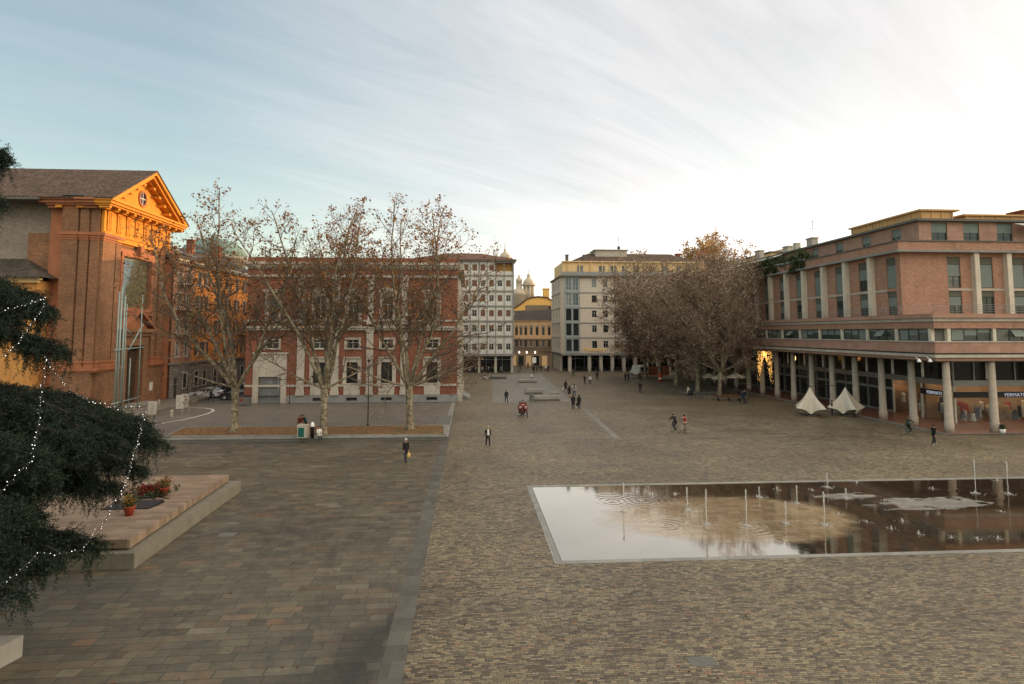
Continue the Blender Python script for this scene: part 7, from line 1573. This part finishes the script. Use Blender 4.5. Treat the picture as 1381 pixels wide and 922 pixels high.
# litter and scattered leaves on the paving
rn = np.random.default_rng(17); n = 900; xy = np.stack([rn.uniform(-25, 20, n), rn.uniform(10, 56, n)], 1); xy = xy[(xy[:, 0] < 3) | (xy[:, 1] < 25)]; pts = np.concatenate([xy, np.full((len(xy), 1), .012)], 1)
a = rn.normal(0, 1, (len(pts), 3)); a[:, 2] *= .15; a /= np.linalg.norm(a, axis=1)[:, None]; b = np.cross(a, [0, 0, 1.]); s = (.03+.04*rn.random(len(pts)))[:, None]; v = np.stack([pts-a*s, pts-b*s*.7+[0, 0, .01], pts+a*s, pts+b*s*.7], 1).reshape(-1, 3)
o = bpy.data.objects.new('fallen_leaves', quads_mesh('fallen_leaves', v, mt['leaf_rust'])); C.objects.link(o); tag(o, 'scattered dry leaves lying on the paving', 'leaves', kind='stuff')
# ------------------------------------------------------------------ light and sky
SUN_AZ, SUN_EL = R(60), R(4.9)
S = Vector((math.sin(SUN_AZ)*math.cos(SUN_EL), math.cos(SUN_AZ)*math.cos(SUN_EL), math.sin(SUN_EL)))
sl = bpy.data.lights.new('sun', 'SUN'); sl.energy = SUNK; sl.angle = R(.6); sl.color = (1, .56, .22); so = bpy.data.objects.new('sun', sl); C.objects.link(so); so.rotation_euler = (-S).to_track_quat('-Z', 'Y').to_euler()
W = bpy.data.worlds.new('World'); bpy.context.scene.world = W; W.use_nodes = True; nt = W.node_tree; nt.nodes.clear()
class WT(NT):
    def __init__(s): s.t = nt
t = WT(); out = t.n('ShaderNodeOutputWorld'); bg = t.n('ShaderNodeBackground'); bg.inputs[1].default_value = SKYK; t.l(bg.outputs[0], out.inputs[0])
sky = t.n('ShaderNodeTexSky', sky_type='NISHITA'); sky.sun_disc = False; sky.sun_elevation = SUN_EL+R(3); sky.sun_rotation = SUN_AZ; sky.dust_density = 1.2; sky.air_density = 1.0; sky.ozone_density = 1.2
tc = t.n('ShaderNodeTexCoord').outputs['Generated']; nv_ = t.n('ShaderNodeVectorMath', operation='NORMALIZE'); t.l(tc, nv_.inputs[0]); d = t.sep(nv_.outputs[0])
dot = t.n('ShaderNodeVectorMath', operation='DOT_PRODUCT'); t.l(nv_.outputs[0], dot.inputs[0]); cc = Vector((math.sin(R(CLAZ)), math.cos(R(CLAZ)), .10)).normalized(); dot.inputs[1].default_value = cc
dv = dot.outputs['Value']
# thin cirrus on a plane far above: streaks run towards the sun
zc = t.math('MAXIMUM', t.math('ADD', d[2], .12), .05); cx_ = t.math('DIVIDE', d[0], zc); cy_ = t.math('DIVIDE', d[1], zc)
ca, sa = math.cos(R(35)), math.sin(R(35))
u = t.math('ADD', t.math('MULTIPLY', cx_, ca), t.math('MULTIPLY', cy_, sa)); v2 = t.math('SUBTRACT', t.math('MULTIPLY', cy_, ca), t.math('MULTIPLY', cx_, sa))
n1 = t.noise(t.comb(t.math('MULTIPLY', u, .42), t.math('MULTIPLY', v2, 1.1), 0.), 1.2, 8, .62, dist=.5); n2 = t.noise(t.comb(t.math('MULTIPLY', u, .5), t.math('MULTIPLY', v2, 3.4), 3.), 1.6, 9, .66, dist=.9)
veil = t.math('MAXIMUM', t.math('MULTIPLY_ADD', dv, 1.55, -.24, clamp=True), .22)
cl = t.math('ADD', t.math('MULTIPLY', veil, .95), t.math('MULTIPLY', t.math('SUBTRACT', t.math('ADD', t.math('MULTIPLY', n1, .75), t.math('MULTIPLY', n2, .25)), .5), t.math('MULTIPLY_ADD', dv, .9, .25, clamp=True)), clamp=True)
glow = t.math('POWER', t.math('MAXIMUM', dv, 0.), 3.)
up_ = t.math('SUBTRACT', 1., t.math('MULTIPLY', d[2], .5))
hz0 = t.math('POWER', t.math('SUBTRACT', 1., t.math('MAXIMUM', d[2], 0.), clamp=True), 5.5)
cb = t.math('MULTIPLY', t.math('MULTIPLY_ADD', t.math('MULTIPLY', glow, hz0), CLG, CLB), t.math('MULTIPLY_ADD', t.math('ADD', t.math('MULTIPLY', n2, .55), t.math('MULTIPLY', n1, .45)), .85, .57))
# added glow out of view on the right, for warm side light
dr = t.n('ShaderNodeVectorMath', operation='DOT_PRODUCT'); t.l(nv_.outputs[0], dr.inputs[0]); dr.inputs[1].default_value = Vector((math.sin(R(84))*math.cos(R(26)), math.cos(R(84))*math.cos(R(26)), math.sin(R(26))))
lobe = t.math('POWER', t.math('MAXIMUM', dr.outputs['Value'], 0.), 18.); lb2 = t.math('MULTIPLY', lobe, RG)
hz_ = t.math('POWER', t.math('SUBTRACT', 1., t.math('MAXIMUM', d[2], 0.), clamp=True), 11.)
col = t.mix(hz_, CLCOL, (1.0, .88, .68))
colv = t.n('ShaderNodeVectorMath', operation='SCALE'); t.l(col, colv.inputs[0]); t.l(t.math('MULTIPLY', cb, t.math('MULTIPLY_ADD', hz_, .5, 1.)), colv.inputs['Scale'])
sk2 = t.n('ShaderNodeVectorMath', operation='MULTIPLY'); t.l(sky.outputs[0], sk2.inputs[0]); sk2.inputs[1].default_value = SKYTINT
# added unseen sky brightness behind and overhead, to light facades facing the camera
rear = t.math('ADD', t.math('MULTIPLY', d[1], -1.5), t.math('MULTIPLY_ADD', d[0], .9, .15), clamp=True); over = t.math('MULTIPLY_ADD', d[2], 1.8, -1.05, clamp=True)
rv = t.math('MULTIPLY', t.math('MAXIMUM', rear, over), t.math('MULTIPLY_ADD', d[2], 2., .25, clamp=True))
cl = t.math('MAXIMUM', cl, rv); addr = t.n('ShaderNodeVectorMath', operation='SCALE'); addr.inputs[0].default_value = REARCOL; t.l(t.math('MULTIPLY', rv, REARK), addr.inputs['Scale'])
lbv = t.n('ShaderNodeVectorMath', operation='SCALE'); lbv.inputs[0].default_value = (1.0, .80, .52); t.l(lb2, lbv.inputs['Scale']); sm0 = t.n('ShaderNodeVectorMath', operation='ADD'); t.l(colv.outputs[0], sm0.inputs[0]); t.l(lbv.outputs[0], sm0.inputs[1]); colv = sm0
sm2 = t.n('ShaderNodeVectorMath', operation='ADD'); t.l(colv.outputs[0], sm2.inputs[0]); t.l(addr.outputs[0], sm2.inputs[1]); colv = sm2
fin = t.mix(cl, sk2.outputs[0], colv.outputs[0]); t.l(fin, bg.inputs[0])
sc_ = bpy.context.scene; sc_.view_settings.view_transform = 'Standard'; sc_.view_settings.look = 'None'; sc_.view_settings.exposure = EXPO; sc_.view_settings.gamma = 1
sc_.cycles.max_bounces = 6; sc_.cycles.transparent_max_bounces = 12; sc_.cycles.use_denoising = True; sc_.cycles.sample_clamp_indirect = 4
bpy.context.view_layer.update()
